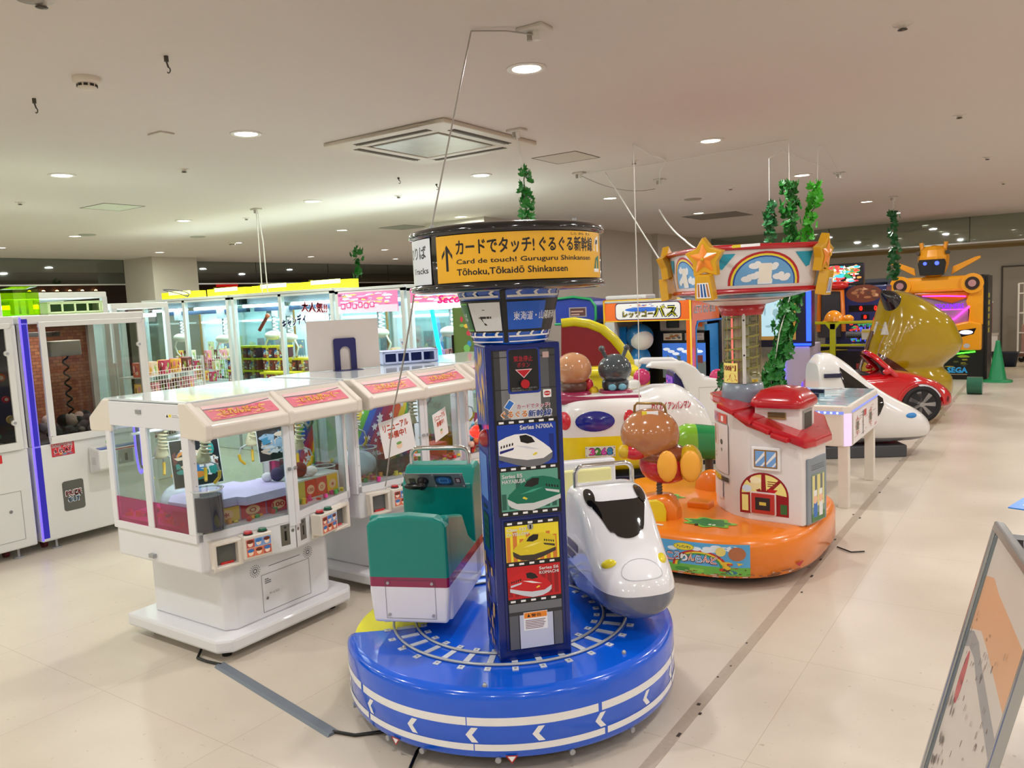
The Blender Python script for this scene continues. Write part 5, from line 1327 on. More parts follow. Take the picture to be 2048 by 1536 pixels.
SKY = C((90, 170, 220)); LG = C((110, 180, 70)); DGN = C((50, 130, 60))
X0 = .045; Wd = .50
d.rect(X0, .085, Wd, .185, SKY); d.rect(X0, .085, Wd, .05, LG)
for i, c_ in enumerate(((200, 40, 40), (236, 200, 50), (60, 150, 90))):
    for k in range(16):
        a0, a1 = PI * k / 16, PI * (k + 1) / 16; ra, rb = .10 - i * .009, .091 - i * .009; cx_ = X0 + .23
        d.pts([(cx_ + ra * 1.6 * math.cos(a0), .125 + ra * math.sin(a0)), (cx_ + ra * 1.6 * math.cos(a1), .125 + ra * math.sin(a1)), (cx_ + rb * 1.6 * math.cos(a1), .125 + rb * math.sin(a1)), (cx_ + rb * 1.6 * math.cos(a0), .125 + rb * math.sin(a0))], C(c_)); d.h -= d.step
rd = random.Random(2)
for i in range(9): d.ell(X0 + .05 + rd.uniform(0, .38), .24 + rd.uniform(-.02, .01), .03, .012, C((230, 238, 244)))
for i in range(8): d.ell(X0 + .05 + rd.uniform(0, .4), .105, .03, .012, C(rd.choice([(70, 150, 60), (140, 200, 80), (60, 120, 140)])))
d.ell(X0 + .14, .238, .062, .022, C((200, 180, 40))); d.ell(X0 + .14, .238, .056, .018, C((246, 226, 60))); d.text('アンパンマン', X0 + .14, .228, .018, C((30, 40, 90)), .085, 3, 'c')
cc = [(200, 50, 60), (60, 150, 210), (236, 236, 240), (236, 140, 40), (60, 160, 210), (236, 110, 60), (200, 60, 60)]
for i, ch in enumerate('ころりんらんど'):
    d.text(ch, X0 + .035 + i * .043, .150 + .006 * (i % 2), .046, C((110, 40, 30)), .042, 8); d.text(ch, X0 + .038 + i * .043, .153 + .006 * (i % 2), .040, C((250, 250, 250)), .036, 5); d.text(ch, X0 + .039 + i * .043, .154 + .006 * (i % 2), .038, C(cc[i]), .034, 1)
d.ell(X0 + .435, .215, .045, .040, C((180, 110, 70))); d.ell(X0 + .35, .225, .028, .026, C((236, 214, 120))); d.art(X0 + .34, .10, .15, .07, [C((200, 40, 40)), C((236, 190, 50)), C((90, 60, 40))], 12, 5, .4)
d.pts([(.735, .125), (.748, .100), (.762, .125)], C((190, 40, 50)))
g.build('picture_sticker', r2, label='sky blue sticker with Japanese lettering, rainbow and plain round shapes')
# scuffs along the lower rim
g = G(); d = D(g, fn=obase, seg=.02); rd = random.Random(9)
for i in range(60): d.rect(rd.uniform(-.1, .74), rd.uniform(.075, .10), rd.uniform(.008, .04), rd.uniform(.003, .008), C(rd.choice([(150, 90, 50), (210, 190, 170), (110, 70, 40)]), .6))
g.build('scuff_mark', r2)
# green leaf patches and small label on top
def patch2(x, y, s, name='leaf_patch'):
    g = G(); d = D(g, V((x - OX, y - OY, .3075)), (1, 0, 0), (0, 1, 0), h0=.001)
    for k, (c_, f_) in enumerate((((120, 190, 60), 1.0), ((30, 120, 60), .8))):
        d.pts([(f_ * s * (1 + .16 * math.sin(7 * a)) * math.cos(a), f_ * s * .62 * (1 + .16 * math.sin(7 * a)) * math.sin(a)) for a in [i * PI / 24 for i in range(48)]], C(c_))
    d.ell(.02, -.04, .01, .012, WHT); d.ell(.045, -.04, .01, .012, WHT); g.build(name, r2)
patch2(-1.72, 4.56, .15); patch2(-2.22, 5.05, .13)
g = G(); g.box(-.10, 0.0, -.675, -.655, .3065, .309, WHT); g.build('label_plate', r2)
for p in ((.18, -.58), (-.07, -.33)): g = G(); g.lathe([(.012, 0), (.01, .008), (0, .01)], (p[0], p[1], .306), C((60, 50, 40), .4, metal=.6), 10); g.build('screw', r2)
# orange mounds
for x, y, a, b, h in ((-2.0, 5.38, .13, .06, .15),): g = G(); g.sph((x - OX, y - OY, .30), (a, b, h), ORA, 20, 8, z0=0); g.build('mound', r2)
g = G(); g.box(-.03, .12, -.21, -.10, .30, .345, ORA); g.build('step_block', r2, bevel=.01)
# swing arm pod
g = G(); g.loft([(-.30, -.42, .34, .16, .06, 3), (-.14, -.46, .36, .12, .09, 3), (-.02, -.48, .36, .07, .10, 3), (.03, -.48, .33, .045, .05, 3)], ORA, n=24, nt=10)
pod = g.build('arm_pod', r2)
g = G(); g.M = TM((-.085, -.60, .305), R(28)); g.prism([(-.10, -.02), (.07, -.02), (.075, .06), (.06, .11), (.02, .135), (-.05, .13), (-.10, .10)], -.012, .02, C((232, 206, 30), .3), axis='y'); g.build('pod_cover', pod, bevel=.006)
g = G(); g.tube([(-.095 + .016 * math.cos(k * .8), -.49 + .016 * math.sin(k * .8), .40 + k * .0025) for k in range(50)], .005, C((90, 84, 80), .4, metal=.7), 6); g.cyl((-.095, -.49, .38), (-.095, -.49, .56), .016, C((110, 104, 100), .35, metal=.7), 14); g.build('spring_post', pod)
# generic rider seat
BR = P('toffee_brown', (176, 112, 66), .15, coat=.7, vary=.02); SR = P('seat_red', (190, 28, 44), .18, coat=.5); SY = P('seat_olive', (206, 168, 20), .2, coat=.5); SO = P('sole_orange', (248, 176, 60), .35)
st_ = bpy.data.objects.new('rider_seat', None); COL.objects.link(st_); st_.parent = r2; st_.location = (-2.03 - OX, 4.60 - OY, 0); st_.rotation_euler = (0, 0, R(24)); st_['label'] = 'seat moulded as a round brown headed figure lying forward'
g = G(); g.sph((-.075, .0, .83), (.185, .17, .165), BR, 36, 20); hd = g.build('head', st_)
g = G(); g.sph((.02, .0, .64), (.17, .14, .125), SR, 28, 14); g.build('body', st_)
g = G(); g.sph((-.17, -.09, .735), (.075, .05, .05), SR, 18, 10); g.build('arm', st_)
g = G(); g.sph((-.235, -.10, .74), (.04, .04, .045), SY, 14, 10); g.build('hand', st_)
g = G(); g.sph((.01, -.02, .705), (.15, .13, .075), P('cape_brown', (130, 62, 32), .2, coat=.5), 22, 12); g.build('cape', st_)
for x_ in (.025, .165):
    g = G(); g.sph((x_, -.06, .655), (.080, .095, .118), SY, 20, 12); g.build('boot', st_)
    g = G(); g.sph((x_ + .0, -.142, .655), (.062, .022, .098), SO, 20, 8); g.build('sole', st_)
g = G(); g.tube([(-.17, 0, .96), (-.165, 0, 1.015), (-.15, 0, 1.03), (-.0, 0, 1.025), (.02, 0, 1.01), (.03, 0, .95)], .008, C((150, 120, 70), .25, metal=.8), 10); g.build('handle', hd)
g = G(); g.box(-.12, -.02, -.085, -.05, .965, .985, WHT).box(-.12, -.09, -.086, -.051, .965, .9855, C((230, 210, 40))); g.build('warning_label', hd)
# green log seat on the far side
LGN = P('log_green', (30, 140, 76), .18, coat=.5); LL = P('log_lime', (130, 190, 50), .2, coat=.4)
lg = bpy.data.objects.new('log_seat', None); COL.objects.link(lg); lg.parent = r2; lg.location = (-2.22 - OX, 5.50 - OY, 0); lg.rotation_euler = (0, 0, R(34)); lg['label'] = 'green curved log shaped seat behind the house'
def arcpts(a, b, r_, n, cz): return [(r_ * math.cos(t) , 0, cz + .45 * r_ * math.sin(t)) for t in [R(a) + R(b - a) * i / n for i in range(n + 1)]]
g = G(); g.loft([(-.12, 0, .58, .09, .11, 2.4), (-.02, 0, .62, .10, .13, 2.4), (.10, 0, .61, .10, .13, 2.4), (.32, 0, .58, .10, .12, 2.4), (.46, 0, .54, .10, .11, 2.4)], LGN, n=28, nt=24)
g.build('log', lg, cuts=[((.05, 0, 0), (1, 0, 0)), ((.36, 0, 0), (1, 0, 0))], matf=lambda c_: LL if c_.x < .05 or c_.x > .36 else None)
g = G(); g.cyl((.15, 0, .3), (.15, 0, .52), .03, C((90, 84, 80), .4, metal=.6), 12); g.build('post', lg)
# house
plan = [(-1.858, 5.071), (-1.80, 4.96), (-1.725, 4.867), (-1.64, 4.79), (-1.532, 4.739), (-1.206, 4.722), (-1.175, 4.80), (-1.143, 5.017), (-1.25, 5.33), (-1.70, 5.42)]
plan = [(a - OX, b - OY) for a, b in plan]
dr_ = V((1, -.28, 0)).normalized(); p0 = V((-1.70 - OX, 4.95 - OY, 0))
def roofz(x, y): return 1.015 - .225 * max(0, min(1, ((V((x, y, 0)) - p0).dot(dr_)) / .46))
def rprism(poly, zb, zt, m, g=None, n=None):
    g = g or G(); k = len(poly); vs = [(x, y, zb(x, y)) for x, y in poly] + [(x, y, zt(x, y)) for x, y in poly]
    cxm = sum(p[0] for p in poly) / k; cym = sum(p[1] for p in poly) / k
    vs += [(cxm, cym, zb(cxm, cym)), (cxm, cym, zt(cxm, cym))]
    g.add(vs, [(i, (i + 1) % k, k + (i + 1) % k, k + i) for i in range(k)] + [((i + 1) % k, i, 2 * k) for i in range(k)] + [(k + i, k + (i + 1) % k, 2 * k + 1) for i in range(k)], m); return g
hs = rprism(plan, lambda x, y: .30, roofz, HW).build('house_wall', r2, bevel=.01)
c0 = (sum(p[0] for p in plan) / len(plan), sum(p[1] for p in plan) / len(plan))
rp = [(c0[0] + (a - c0[0]) * 1.10, c0[1] + (b - c0[1]) * 1.10) for a, b in plan]
rf = rprism(rp, lambda x, y: roofz(x, y) - .022, lambda x, y: roofz(x, y) + .032, RR).build('roof', hs, bevel=.014, seg=3)
pe = V((-dr_.y, dr_.x, 0))
for i in range(4):   # lapped rows of roof tiles
    s0 = .05 + i * .11; g = G(); q = p0 + dr_ * s0
    L0 = -.23; L1 = .24
    za = roofz(q.x, q.y) + .03; q2 = q + dr_ * .105; zb = roofz(q2.x, q2.y) + .045
    vs = []
    for l in (L0 + .02 * i, L1): vs += [tuple(q + pe * l + V((0, 0, za))), tuple(q2 + pe * l + V((0, 0, zb))), tuple(q2 + pe * l + V((0, 0, zb - .03))), tuple(q + pe * l + V((0, 0, za - .03)))]
    g.add(vs, [(0, 1, 5, 4), (1, 2, 6, 5), (0, 3, 2, 1), (4, 5, 6, 7), (3, 7, 6, 2)], RR); g.build('roof_step', rf, bevel=.008)
# dormer
dm = bpy.data.objects.new('dormer', None); COL.objects.link(dm); dm.parent = r2; dm.location = (-1.375 - OX, 4.965 - OY, 0); dm.rotation_euler = (0, 0, R(-4))
g = G(); g.box(-.14, .14, -.125, .135, .80, 1.0, HW); g.build('dormer_wall', dm, bevel=.008)
g = G(); g.lathe([(.18, .99), (.19, 1.01), (.18, 1.04), (.13, 1.09), (.06, 1.11), (.0, 1.115)], (0, 0, 0), RR, 40, e=5, sx=.92, sy=.92); g.build('dormer_roof', dm)
g = G(); g.box(-.055, .055, -.133, -.124, .92, .96, C((150, 120, 70), .4))
for i in range(4): g.box(-.05, .05, -.136, -.130, .934 + i * .008, .937 + i * .008, C((70, 50, 30), .4))
g.build('dormer_vent', dm)
g = G(); g.box(.140, .147, -.085, .075, .82, .97, C((170, 170, 168), .3, metal=.5)).box(.147, .149, -.07, .06, .835, .955, C((70, 64, 58), .5)); g.build('speaker_grille', dm)
g = G(); g.box(-.0, .1, 0, .05, 0, .002, WHT).box(-.0, .04, 0, .05, 0.0021, .0026, C((230, 210, 60))); o = g.build('roof_label', r2); o.location = (-1.36 - OX, 4.70 - OY, .842); o.rotation_euler = (0, R(0), R(5))
# house front: window, arch picture, coin panel, notices
fu = V((1.206 * -1 + 1.532, 4.722 - 4.739, 0)).normalized(); fo2 = V((-1.532 - OX, 4.739 - OY, 0)); fn_ = V((fu.y, -fu.x, 0))
g = G(Matrix.Translation(fo2) @ Matrix((fu, -fn_, V((0, 0, 1)))).transposed().to_4x4())
g.box(.025, .20, -.014, 0, .62, .765, WHT); g.build('window_frame', hs, bevel=.012)
g = G(); d = D(g, fo2 + fn_ * .014, fu)
d.rect(.042, .638, .142, .11, C((150, 110, 60))); d.rect(.050, .646, .058, .094, C((120, 170, 226))); d.rect(.118, .646, .058, .094, C((120, 170, 226)))
for a in (.05, .118): d.pts([(a, .67), (a, .655), (a + .058, .715), (a + .058, .74)], WHT); d.pts([(a + .03, .646), (a + .042, .646), (a + .058, .662), (a + .058, .678)], WHT)
g.build('window_picture', hs)
g = G(); d = D(g, fo2, fu); DR_ = C((150, 26, 30)); PY = C((240, 230, 140))
d.pts([(-.055, .345), (.245, .345)] + [(.095 + .15 * math.cos(a), .47 + .135 * math.sin(a)) for a in [i * PI / 16 for i in range(17)]], DR_)
for a0, a1 in ((0, 42), (50, 88), (96, 130), (138, 180)):
    d.pts([(.095 + .138 * math.cos(R(a)), .47 + .123 * math.sin(R(a))) for a in range(a0, a1 + 1, 6)] + [(.095 + .04 * math.cos(R((a0 + a1) / 2)), .475 + .02 * math.sin(R((a0 + a1) / 2)))], PY)
d.rect(-.042, .36, .04, .10, PY); d.rect(.195, .36, .04, .06, C((60, 110, 60)))
d.ell(.045, .53, .034, .034, C((240, 226, 170))); d.ell(.045, .555, .036, .02, C((250, 240, 200))); d.ell(-.01, .50, .03, .022, C((214, 226, 244))); d.lines(.118, .522, .07, .04, 3, C((150, 70, 40)), 3)
d.pts([(.11, .505), (.145, .47), (.18, .505)], C((200, 30, 36))); d.rr(.01, .345, .16, .14, .01, C((236, 226, 222)))
g.build('arch_picture', hs)
g = G(Matrix.Translation(fo2) @ Matrix((fu, -fn_, V((0, 0, 1)))).transposed().to_4x4()); g.box(.02, .16, -.01, 0, .352, .475, C((190, 60, 50), .3)).box(.045, .135, -.012, -.01, .375, .452, C((50, 44, 42), .4)).box(.07, .112, -.0135, -.012, .405, .425, C((220, 200, 90))); g.build('ticket_slot', hs, bevel=.003)
# right face: shutter picture
ra, rb = V((-1.206 - OX, 4.722 - OY, 0)), V((-1.143 - OX, 5.017 - OY, 0)); ru = (rb - ra).normalized()
g = G(); rn = V((ru.y, -ru.x, 0)); g.M = Matrix.Translation(ra + ru * .03) @ Matrix((ru, -rn, V((0, 0, 1)))).transposed().to_4x4(); g.box(0, .25, -.016, 0, .30, .70, C((132, 142, 152), .35)); g.build('shutter_frame', hs, bevel=.012)
g = G(); d = D(g, ra + rn * .0165, ru)
for i in range(3): d.rect(.08, .65 - i * .012, .16, .004, C((96, 104, 112)))
d.rect(.08, .32, .17, .28, C((126, 150, 130))); d.rect(.09, .40, .15, .19, C((224, 214, 140))); d.rect(.12, .40, .03, .19, C((110, 116, 120))); d.rect(.19, .40, .03, .19, C((110, 116, 120))); d.rect(.08, .31, .17, .05, C((70, 120, 60)))
for a in (.125, .195): d.rect(a - .02, .335, .045, .09, C((40, 110, 200) if a < .15 else (236, 236, 236))); d.ell(a, .445, .024, .028, C((240, 190, 160))); d.rect(a - .02, .465, .04, .035, WHT)
g.build('shutter_picture', hs)
g = G(); d = D(g, ra + rn * .001, ru); d.text('BANPRESTO', .10, .745, .012, C((200, 60, 110)), .10, 1); d.ell(.14, .72, .013, .012, BLK); d.ell(.168, .72, .013, .012, BLK); d.ell(.14, .72, .005, .005, WHT); d.ell(.168, .72, .005, .005, WHT); d.ell(.075, .752, .012, .014, C((120, 160, 210))); g.build('maker_mark', hs)
# left curved face: coin door, notices
def facefn(p, q, h):
    p *= 1.25; i = 0
    while i < 3:
        L_ = (V(plan[i + 1]) - V(plan[i])).length
        if p <= L_: break
        p -= L_; i += 1
    a, b = V(plan[i]), V(plan[i + 1]); u = (b - a).normalized(); c = a + u * p
    return V((c.x + u.y * h, c.y - u.x * h, q))
la, lb = V((-1.858 - OX, 5.071 - OY, 0)), V((-1.725 - OX, 4.867 - OY, 0)); lu_ = (lb - la).normalized()
g = G(); d = D(g, fn=facefn, h0=.006, seg=.03); d.rect(.03, .55, .215, .32, C((226, 218, 218))); d.frame(.03, .55, .215, .32, .002, C((60, 56, 56))); d.rect(.05, .72, .07, .13, C((190, 24, 34))); d.rect(.065, .74, .02, .09, BLK); d.ell(.17, .75, .018, .018, C((60, 60, 60))); d.ell(.17, .70, .012, .012, C((150, 150, 150), .3, metal=.7)); d.lines(.05, .64, .07, .06, 5, C((150, 90, 100)), 3)
d.rect(.03, .875, .10, .06, C((200, 130, 150))); d.art(.032, .877, .096, .056, [C((90, 120, 200)), C((230, 180, 190)), C((190, 70, 70))], 12, 4, .4); d.rect(.135, .875, .10, .06, C((214, 84, 70))); d.rr(.17, .885, .03, .035, .005, WHT)
d.rect(.03, .50, .13, .03, C((226, 200, 40))); d.rect(.165, .50, .08, .03, C((40, 36, 36))); d.rect(.03, .38, .15, .115, C((236, 234, 236))); d.lines(.038, .388, .13, .10, 8, C((110, 110, 130)), 6)
g.build('coin_door', hs)
# column
kx, ky = -1.66 - OX, 5.05 - OY
g = G(); g.lathe([(.135, 1.0), (.133, 1.06), (.125, 1.115), (.11, 1.12), (0, 1.12)], (kx, ky, 0), C((124, 136, 150), .3, coat=.3), 40); col_ = g.build('column_base', r2)
g = G(); g.lathe([(.118, 1.115), (.118, 1.56)], (kx, ky, 0), GLASS('clear_tube', (232, 232, 214), .3, .03), 40); 
g.build('clear_tube', col_)
g = G(); yg = P('ramp_olive', (176, 172, 70), .35)
for k in range(6):
    for i in range(14):
        a = i * 2 * PI / 14; b = a + 2 * PI / 14; z_ = 1.15 + k * .068 + i * .0048
        vs = [(kx + r_ * math.cos(t), ky + r_ * math.sin(t), z_ + dz) for t in (a, b) for r_ in (.06, .108) for dz in (0, .01)]
        g.add(vs, [(0, 2, 6, 4), (1, 5, 7, 3), (2, 3, 7, 6), (0, 4, 5, 1)], yg)
    for i in range(5):
        a = i * 2 * PI / 5; g.cyl((kx + .095 * math.cos(a), ky + .095 * math.sin(a), 1.15 + k * .068), (kx + .095 * math.cos(a), ky + .095 * math.sin(a), 1.22 + k * .068), .004, yg, 5)
g.cyl((kx, ky, 1.12), (kx, ky, 1.56), .045, C((210, 214, 214), .3), 16); g.build('spiral_ramp', col_)
tc_ = V((-kx - OX, -ky - OY, 0)).normalized(); tr_ = V((-tc_.y, tc_.x, 0))
g = G(); p = V((kx, ky, 0)) + tc_ * .12 + tr_ * .012; g.cyl((p.x, p.y, 1.12), (p.x, p.y, 1.56), .012, C((214, 214, 210), .3), 8)
for zz in (1.30, 1.52): q = p + tc_ * .012; g.cyl((q.x, q.y, zz), (q.x + tc_.x * .004, q.y + tc_.y * .004, zz), .006, BLK, 8)
g.build('support_rod', col_)
p = V((kx, ky, 0)) + tc_ * .085 - tr_ * .088
g = G(); p2 = V((kx, ky, 0)) + tc_ * .06 - tr_ * .06; g.cyl((p2.x, p2.y, 1.13), (p2.x, p2.y, 1.55), .006, P('red_glow_tube', (255, 110, 110), .3, emit=1.0), 8); g.build('light_tube', col_)
def tubefn(p, q, h): return V((kx + (.119 + h) * math.cos(p), ky + (.119 + h) * math.sin(p), q))
ca2 = math.atan2(tc_.y, tc_.x)
g = G(); d = D(g, fn=tubefn, seg=.1); d.rect(ca2 - 1.25, 1.125, 1.0, .125, C((246, 232, 130))); d.text('200円', ca2 - 1.20, 1.20, .036, C((130, 40, 20)), .85, 5); d.ell(ca2 - .55, 1.16, .2, .026, C((200, 110, 70))); d.ell(ca2 - .6, 1.14, .32, .012, C((190, 40, 40))); d.text('！！', ca2 - 1.15, 1.155, .014, C((190, 40, 60)), .2, 1)
g.build('price_label', col_)
g = G(); d = D(g, fn=tubefn); d.rect(ca2 + .5, 1.128, .4, .016, C((220, 190, 30))); g.build('yellow_label', col_)
g = G(); g.lathe([(.128, 1.55), (.150, 1.615), (.13, 1.62)], (kx, ky, 0), RR, 40); g.build('collar', col_)
# canopy: rounded square bowl
CAA = R(-94.6)
def cring(r_, z_, n=20, k=.93, bow=.06):
    out = []
    for q in range(4):
        a = CAA + q * PI / 2; A = V((math.cos(a), math.sin(a), 0)) * r_; B = V((math.cos(a + PI / 2), math.sin(a + PI / 2), 0)) * r_
        for i in range(n):
            f_ = i / n; m_ = A.lerp(B, f_); nb = ((A + B) / 2).normalized()
            out.append((kx + m_.x + nb.x * bow * r_ * math.sin(PI * f_), ky + m_.y + nb.y * bow * r_ * math.sin(PI * f_), z_))
    return out
def rings(prof, m, g=None, cap=None, **kw):
    g = g or G(); vs = []; 
    for r_, z_ in prof: vs += cring(r_, z_, **kw)
    n = len(vs) // len(prof)
    g.add(vs, [(j * n + i, j * n + (i + 1) % n, (j + 1) * n + (i + 1) % n, (j + 1) * n + i) for j in range(len(prof) - 1) for i in range(n)], m, True)
    return g
can = rings([(.455, 1.712), (.505, 1.945)], HW).build('canopy', r2)
g = rings([(.44, 1.685), (.478, 1.69), (.485, 1.70), (.478, 1.715), (.45, 1.718)], RR); g.build('lower_rim', can)
g = rings([(.49, 1.94), (.525, 1.942), (.538, 1.955), (.53, 1.972), (.50, 1.975), (.02, 1.96)], RR); g.build('upper_rim', can)
g = G(); prof = [(.13, 1.61), (.20, 1.625), (.25, 1.645)]
g.lathe(prof, (kx, ky, 0), HW, 40)
bowl = rings([(.24, 1.645), (.33, 1.66)], HW, rings([(.33, 1.66), (.41, 1.679)], P('bowl_blue', (70, 150, 190), .25, coat=.4), rings([(.41, 1.679), (.45, 1.69)], HW, bow=.2), bow=.25), bow=.25).build('under_bowl', can); g.build('bowl_neck', can)
BLU = C((70, 150, 190), .25, coat=.4); AQ = C((40, 160, 190), .25)
def side_fn(q):
    def f(p, zq, h):
        t = (zq - 1.712) / (1.945 - 1.712); r_ = .455 + .05 * t + h
        a = CAA + q * PI / 2; A = V((math.cos(a), math.sin(a), 0)) * r_; B = V((math.cos(a + PI / 2), math.sin(a + PI / 2), 0)) * r_
        m_ = A.lerp(B, p); nb = ((A + B) / 2).normalized()
        return V((kx + m_.x + nb.x * .06 * r_ * math.sin(PI * p), ky + m_.y + nb.y * .06 * r_ * math.sin(PI * p), zq)) + nb * (h + .001)
    return f
for q in range(4):
    g = G(); d = D(g, fn=side_fn(q), seg=.04)
    k_ = .72
    for rr_, c_ in ((.195, (190, 30, 40)), (.182, (240, 220, 60)), (.170, (30, 70, 160)), (.162, (110, 170, 220))):
        for i in range(18):
            a0, a1 = PI * i / 18, PI * (i + 1) / 18
            d.pts([(.5, 1.735), (.5 + rr_ / k_ * 1.25 * math.cos(a0), 1.735 + rr_ * math.sin(a0)), (.5 + rr_ / k_ * 1.25 * math.cos(a1), 1.735 + rr_ * math.sin(a1))], C(c_)); d.h -= d.step
        d.h += d.step
    for cx_, cy_ in ((.33, .035), (.40, .05), (.62, .045), (.68, .035), (.56, .10), (.4, .11)): d.ell(cx_, 1.735 + cy_, .05, .018, WHT); d.ell(cx_ + .03, 1.735 + cy_ + .012, .03, .016, WHT)
    if q in (0, 3): d.rr(.44, 1.75, .12, .11, .012, C((240, 234, 220))); d.rr(.43, 1.738, .14, .03, .006, C((236, 240, 240)))
    for s_ in (1, -1):
        X = (lambda a: .5 + s_ * a)
        d.pts([(X(.26), 1.92), (X(.42), 1.92), (X(.41), 1.84), (X(.38), 1.83)], AQ)
    g.build('side_picture', can)
# stars at the corners
STY = P('star_yellow', (214, 160, 20), .22, coat=.4); STO = P('star_orange', (240, 140, 40), .25, coat=.3)
def starpts(r_, k, a0=PI / 2): return [((r_ if i % 2 == 0 else r_ * k) * math.cos(a0 + PI * i / 5), (r_ if i % 2 == 0 else r_ * k) * math.sin(a0 + PI * i / 5)) for i in range(10)]
for q in range(4):
    a = CAA + q * PI / 2; o = bpy.data.objects.new('star_anchor', None); COL.objects.link(o); o.parent = can
    o.location = (kx + .515 * math.cos(a), ky + .515 * math.sin(a), 1.70); o.rotation_euler = (0, 0, a + PI / 2)
    g = G(Matrix.Translation((0, 0, .20)) @ Matrix.Rotation(R(8), 4, 'X')); g.prism(starpts(.125, .62), -.02, .03, STY, axis='y')
    for i in range(10):
        p = starpts(.095, .45); A = p[i]; B = p[(i + 1) % 10]; g.add([(0, -.040, 0), (A[0], -.022, A[1]), (B[0], -.022, B[1])], [(0, 1, 2)], STO)
    g.sph((0, -.038, 0), .012, STY, 10, 6)
    g.M = Matrix.Rotation(R(10), 4, 'X') @ Matrix.Translation((0, -.01, 0)); g.prism([(-.06, -.04), (.06, -.04), (.055, .03), (.045, .11), (-.045, .11), (-.055, .03)], -.02, .04, STY, axis='y')
    d = D(g, V((-.05, -.021, -.025)), V((1, 0, 0))); d.pts([(.005, .0), (.095, .0), (.085, .09), (.015, .09)], WHT)
    for k in range(4): d.pts([(.012 + k * .021, .006), (.026 + k * .021, .006), (.028 + k * .017, .084), (.018 + k * .017, .084)], C([(176, 110, 60), (40, 90, 160), (30, 90, 150), (176, 110, 60)][k]))
    ob = g.build('corner_star', can, bevel=.005); ob.location = o.location; ob.rotation_euler = o.rotation_euler; bpy.data.objects.remove(o)
g = G(); g.M = Matrix.Translation((kx, ky, 0)); g.build('hub_cap', can) if False else None
g = G(); d = D(g, V((kx - .02, ky - .53, 1.948)), V((1, 0, 0)), h0=.012); d.rect(.15, 0, .16, .016, WHT); d.rect(.15, 0, .05, .016, C((220, 200, 40))); g.build('rim_label', can)
# ---------------------------------------------------------------- cloud shaped ride with number plate 3268
FW = P('ride_white', (234, 232, 230), .16, coat=.6, vary=.015); FY = P('ride_yellow', (240, 214, 20), .2, coat=.5); FB = P('ride_navy_oval', (26, 36, 140), .12, coat=.8)
r3 = T('cloud_car_ride', 'white and yellow two seat kiddie ride with oval windows and plate 3268', 'kiddie ride', (-3.23, 6.13, 0), R(34.5))
g = G()
S3 = g.loft([(-.46, 0, .50, .10, .16, 3), (-.42, 0, .53, .28, .28, 3.5), (-.30, 0, .55, .33, .33, 4), (.0, 0, .555, .34, .335, 4), (.26, 0, .555, .34, .335, 3.8), (.44, 0, .575, .33, .355, 3), (.60, 0, .575, .31, .355, 2.6), (.76, 0, .53, .27, .30, 2.4), (.88, 0, .48, .18, .20, 2.2), (.96, 0, .44, .02, .02, 2)], FW, n=48, nt=48)
g.build('body', r3, cuts=[((0, 0, .55), (0, 0, 1))], matf=lambda c_: FY if c_.z < .55 else None)
g = G(); g.box(-.42, .28, -.26, .26, .82, .875, P('seat_maroon', (146, 30, 72), .3, coat=.3)); g.build('seat_well', r3, bevel=.02)
f3 = surf(S3)
def side3(x, zz, h):
    lo, hi = PI, 1.5 * PI
    # front side (-y): angle between PI and 2PI gives lower, use upper-left branch
    best = None
    for k in range(60):
        th = PI / 2 + PI * k / 60
        p = S3(x, th)
        if best is None or abs(p.z - zz) < best[0]: best = (abs(p.z - zz), th)
    return f3(x, best[1], h)
def sidepatch(par, fn_, cx_, cz_, rx, rz, m, name, n=24, h=.008):
    # y is -side: use angles on the -y half
    g = G(); c = fn_(cx_, cz_, h + .006); vs = [c] + [fn_(cx_ + rx * .6 * math.cos(2 * PI * i / n), cz_ + rz * .6 * math.sin(2 * PI * i / n), h + .004) for i in range(n)] + [fn_(cx_ + rx * math.cos(2 * PI * i / n), cz_ + rz * math.sin(2 * PI * i / n), h * .4) for i in range(n)]
    g.add(vs, [(0, 1 + i, 1 + (i + 1) % n) for i in range(n)] + [(1 + i, 1 + n + i, 1 + n + (i + 1) % n, 1 + (i + 1) % n) for i in range(n)], m, True); return g.build(name, par)
s3 = mk_side(S3)
sidepatch(r3, s3, -.13, .68, .165, .085, FB, 'oval_window'); sidepatch(r3, s3, -.38, .69, .05, .075, C((206, 34, 48), .12, coat=.8), 'red_lamp'); sidepatch(r3, s3, .16, .69, .05, .075, C((206, 34, 48), .12, coat=.8), 'red_lamp')
g = G(); d = D(g, fn=lambda p, q, h: s3(p, q, h + .016), seg=.04); d.rect(-.22, .385, .25, .088, C((226, 226, 214)), seg=.03)
for i, (ch, c_) in enumerate(zip('3268', ((230, 70, 160), (60, 160, 50), (220, 80, 190), (40, 150, 210)))): d.text(ch, -.185 + i * .049, .400, .058, C((40, 40, 60)), .044, 5); d.text(ch, -.183 + i * .049, .402, .053, C(c_), .039, 2.5)
for a, b in ((-.212, .395), (-.212, .46), (.02, .395), (.02, .46)): d.ell(a, b, .005, .005, C((120, 120, 110)))
g.build('number_plate', r3)
g = G(); d = D(g, fn=lambda p, q, h: s3(p, q, h + .010)); d.text('わくわくアンパンマン', .34, .745, .062, C((170, 24, 50)), .34, 3, shear=.15); g.build('side_lettering', r3)
g = G(); g.prism([(-.45, -.3), (.45, -.3), (.5, -.25), (.5, .25), (.45, .3), (-.45, .3)], .0, .2, P('base_navy', (24, 30, 60), .35)); b3 = g.build('base', r3, bevel=.01)
g = G(); d = D(g, V((-.45, -.301, 0)), V((1, 0, 0))); d.star(.62, .11, .05, C((70, 140, 220)), .8, 8); d.rect(.38, .09, .08, .03, C((210, 190, 180))); g.build('base_mark', b3)
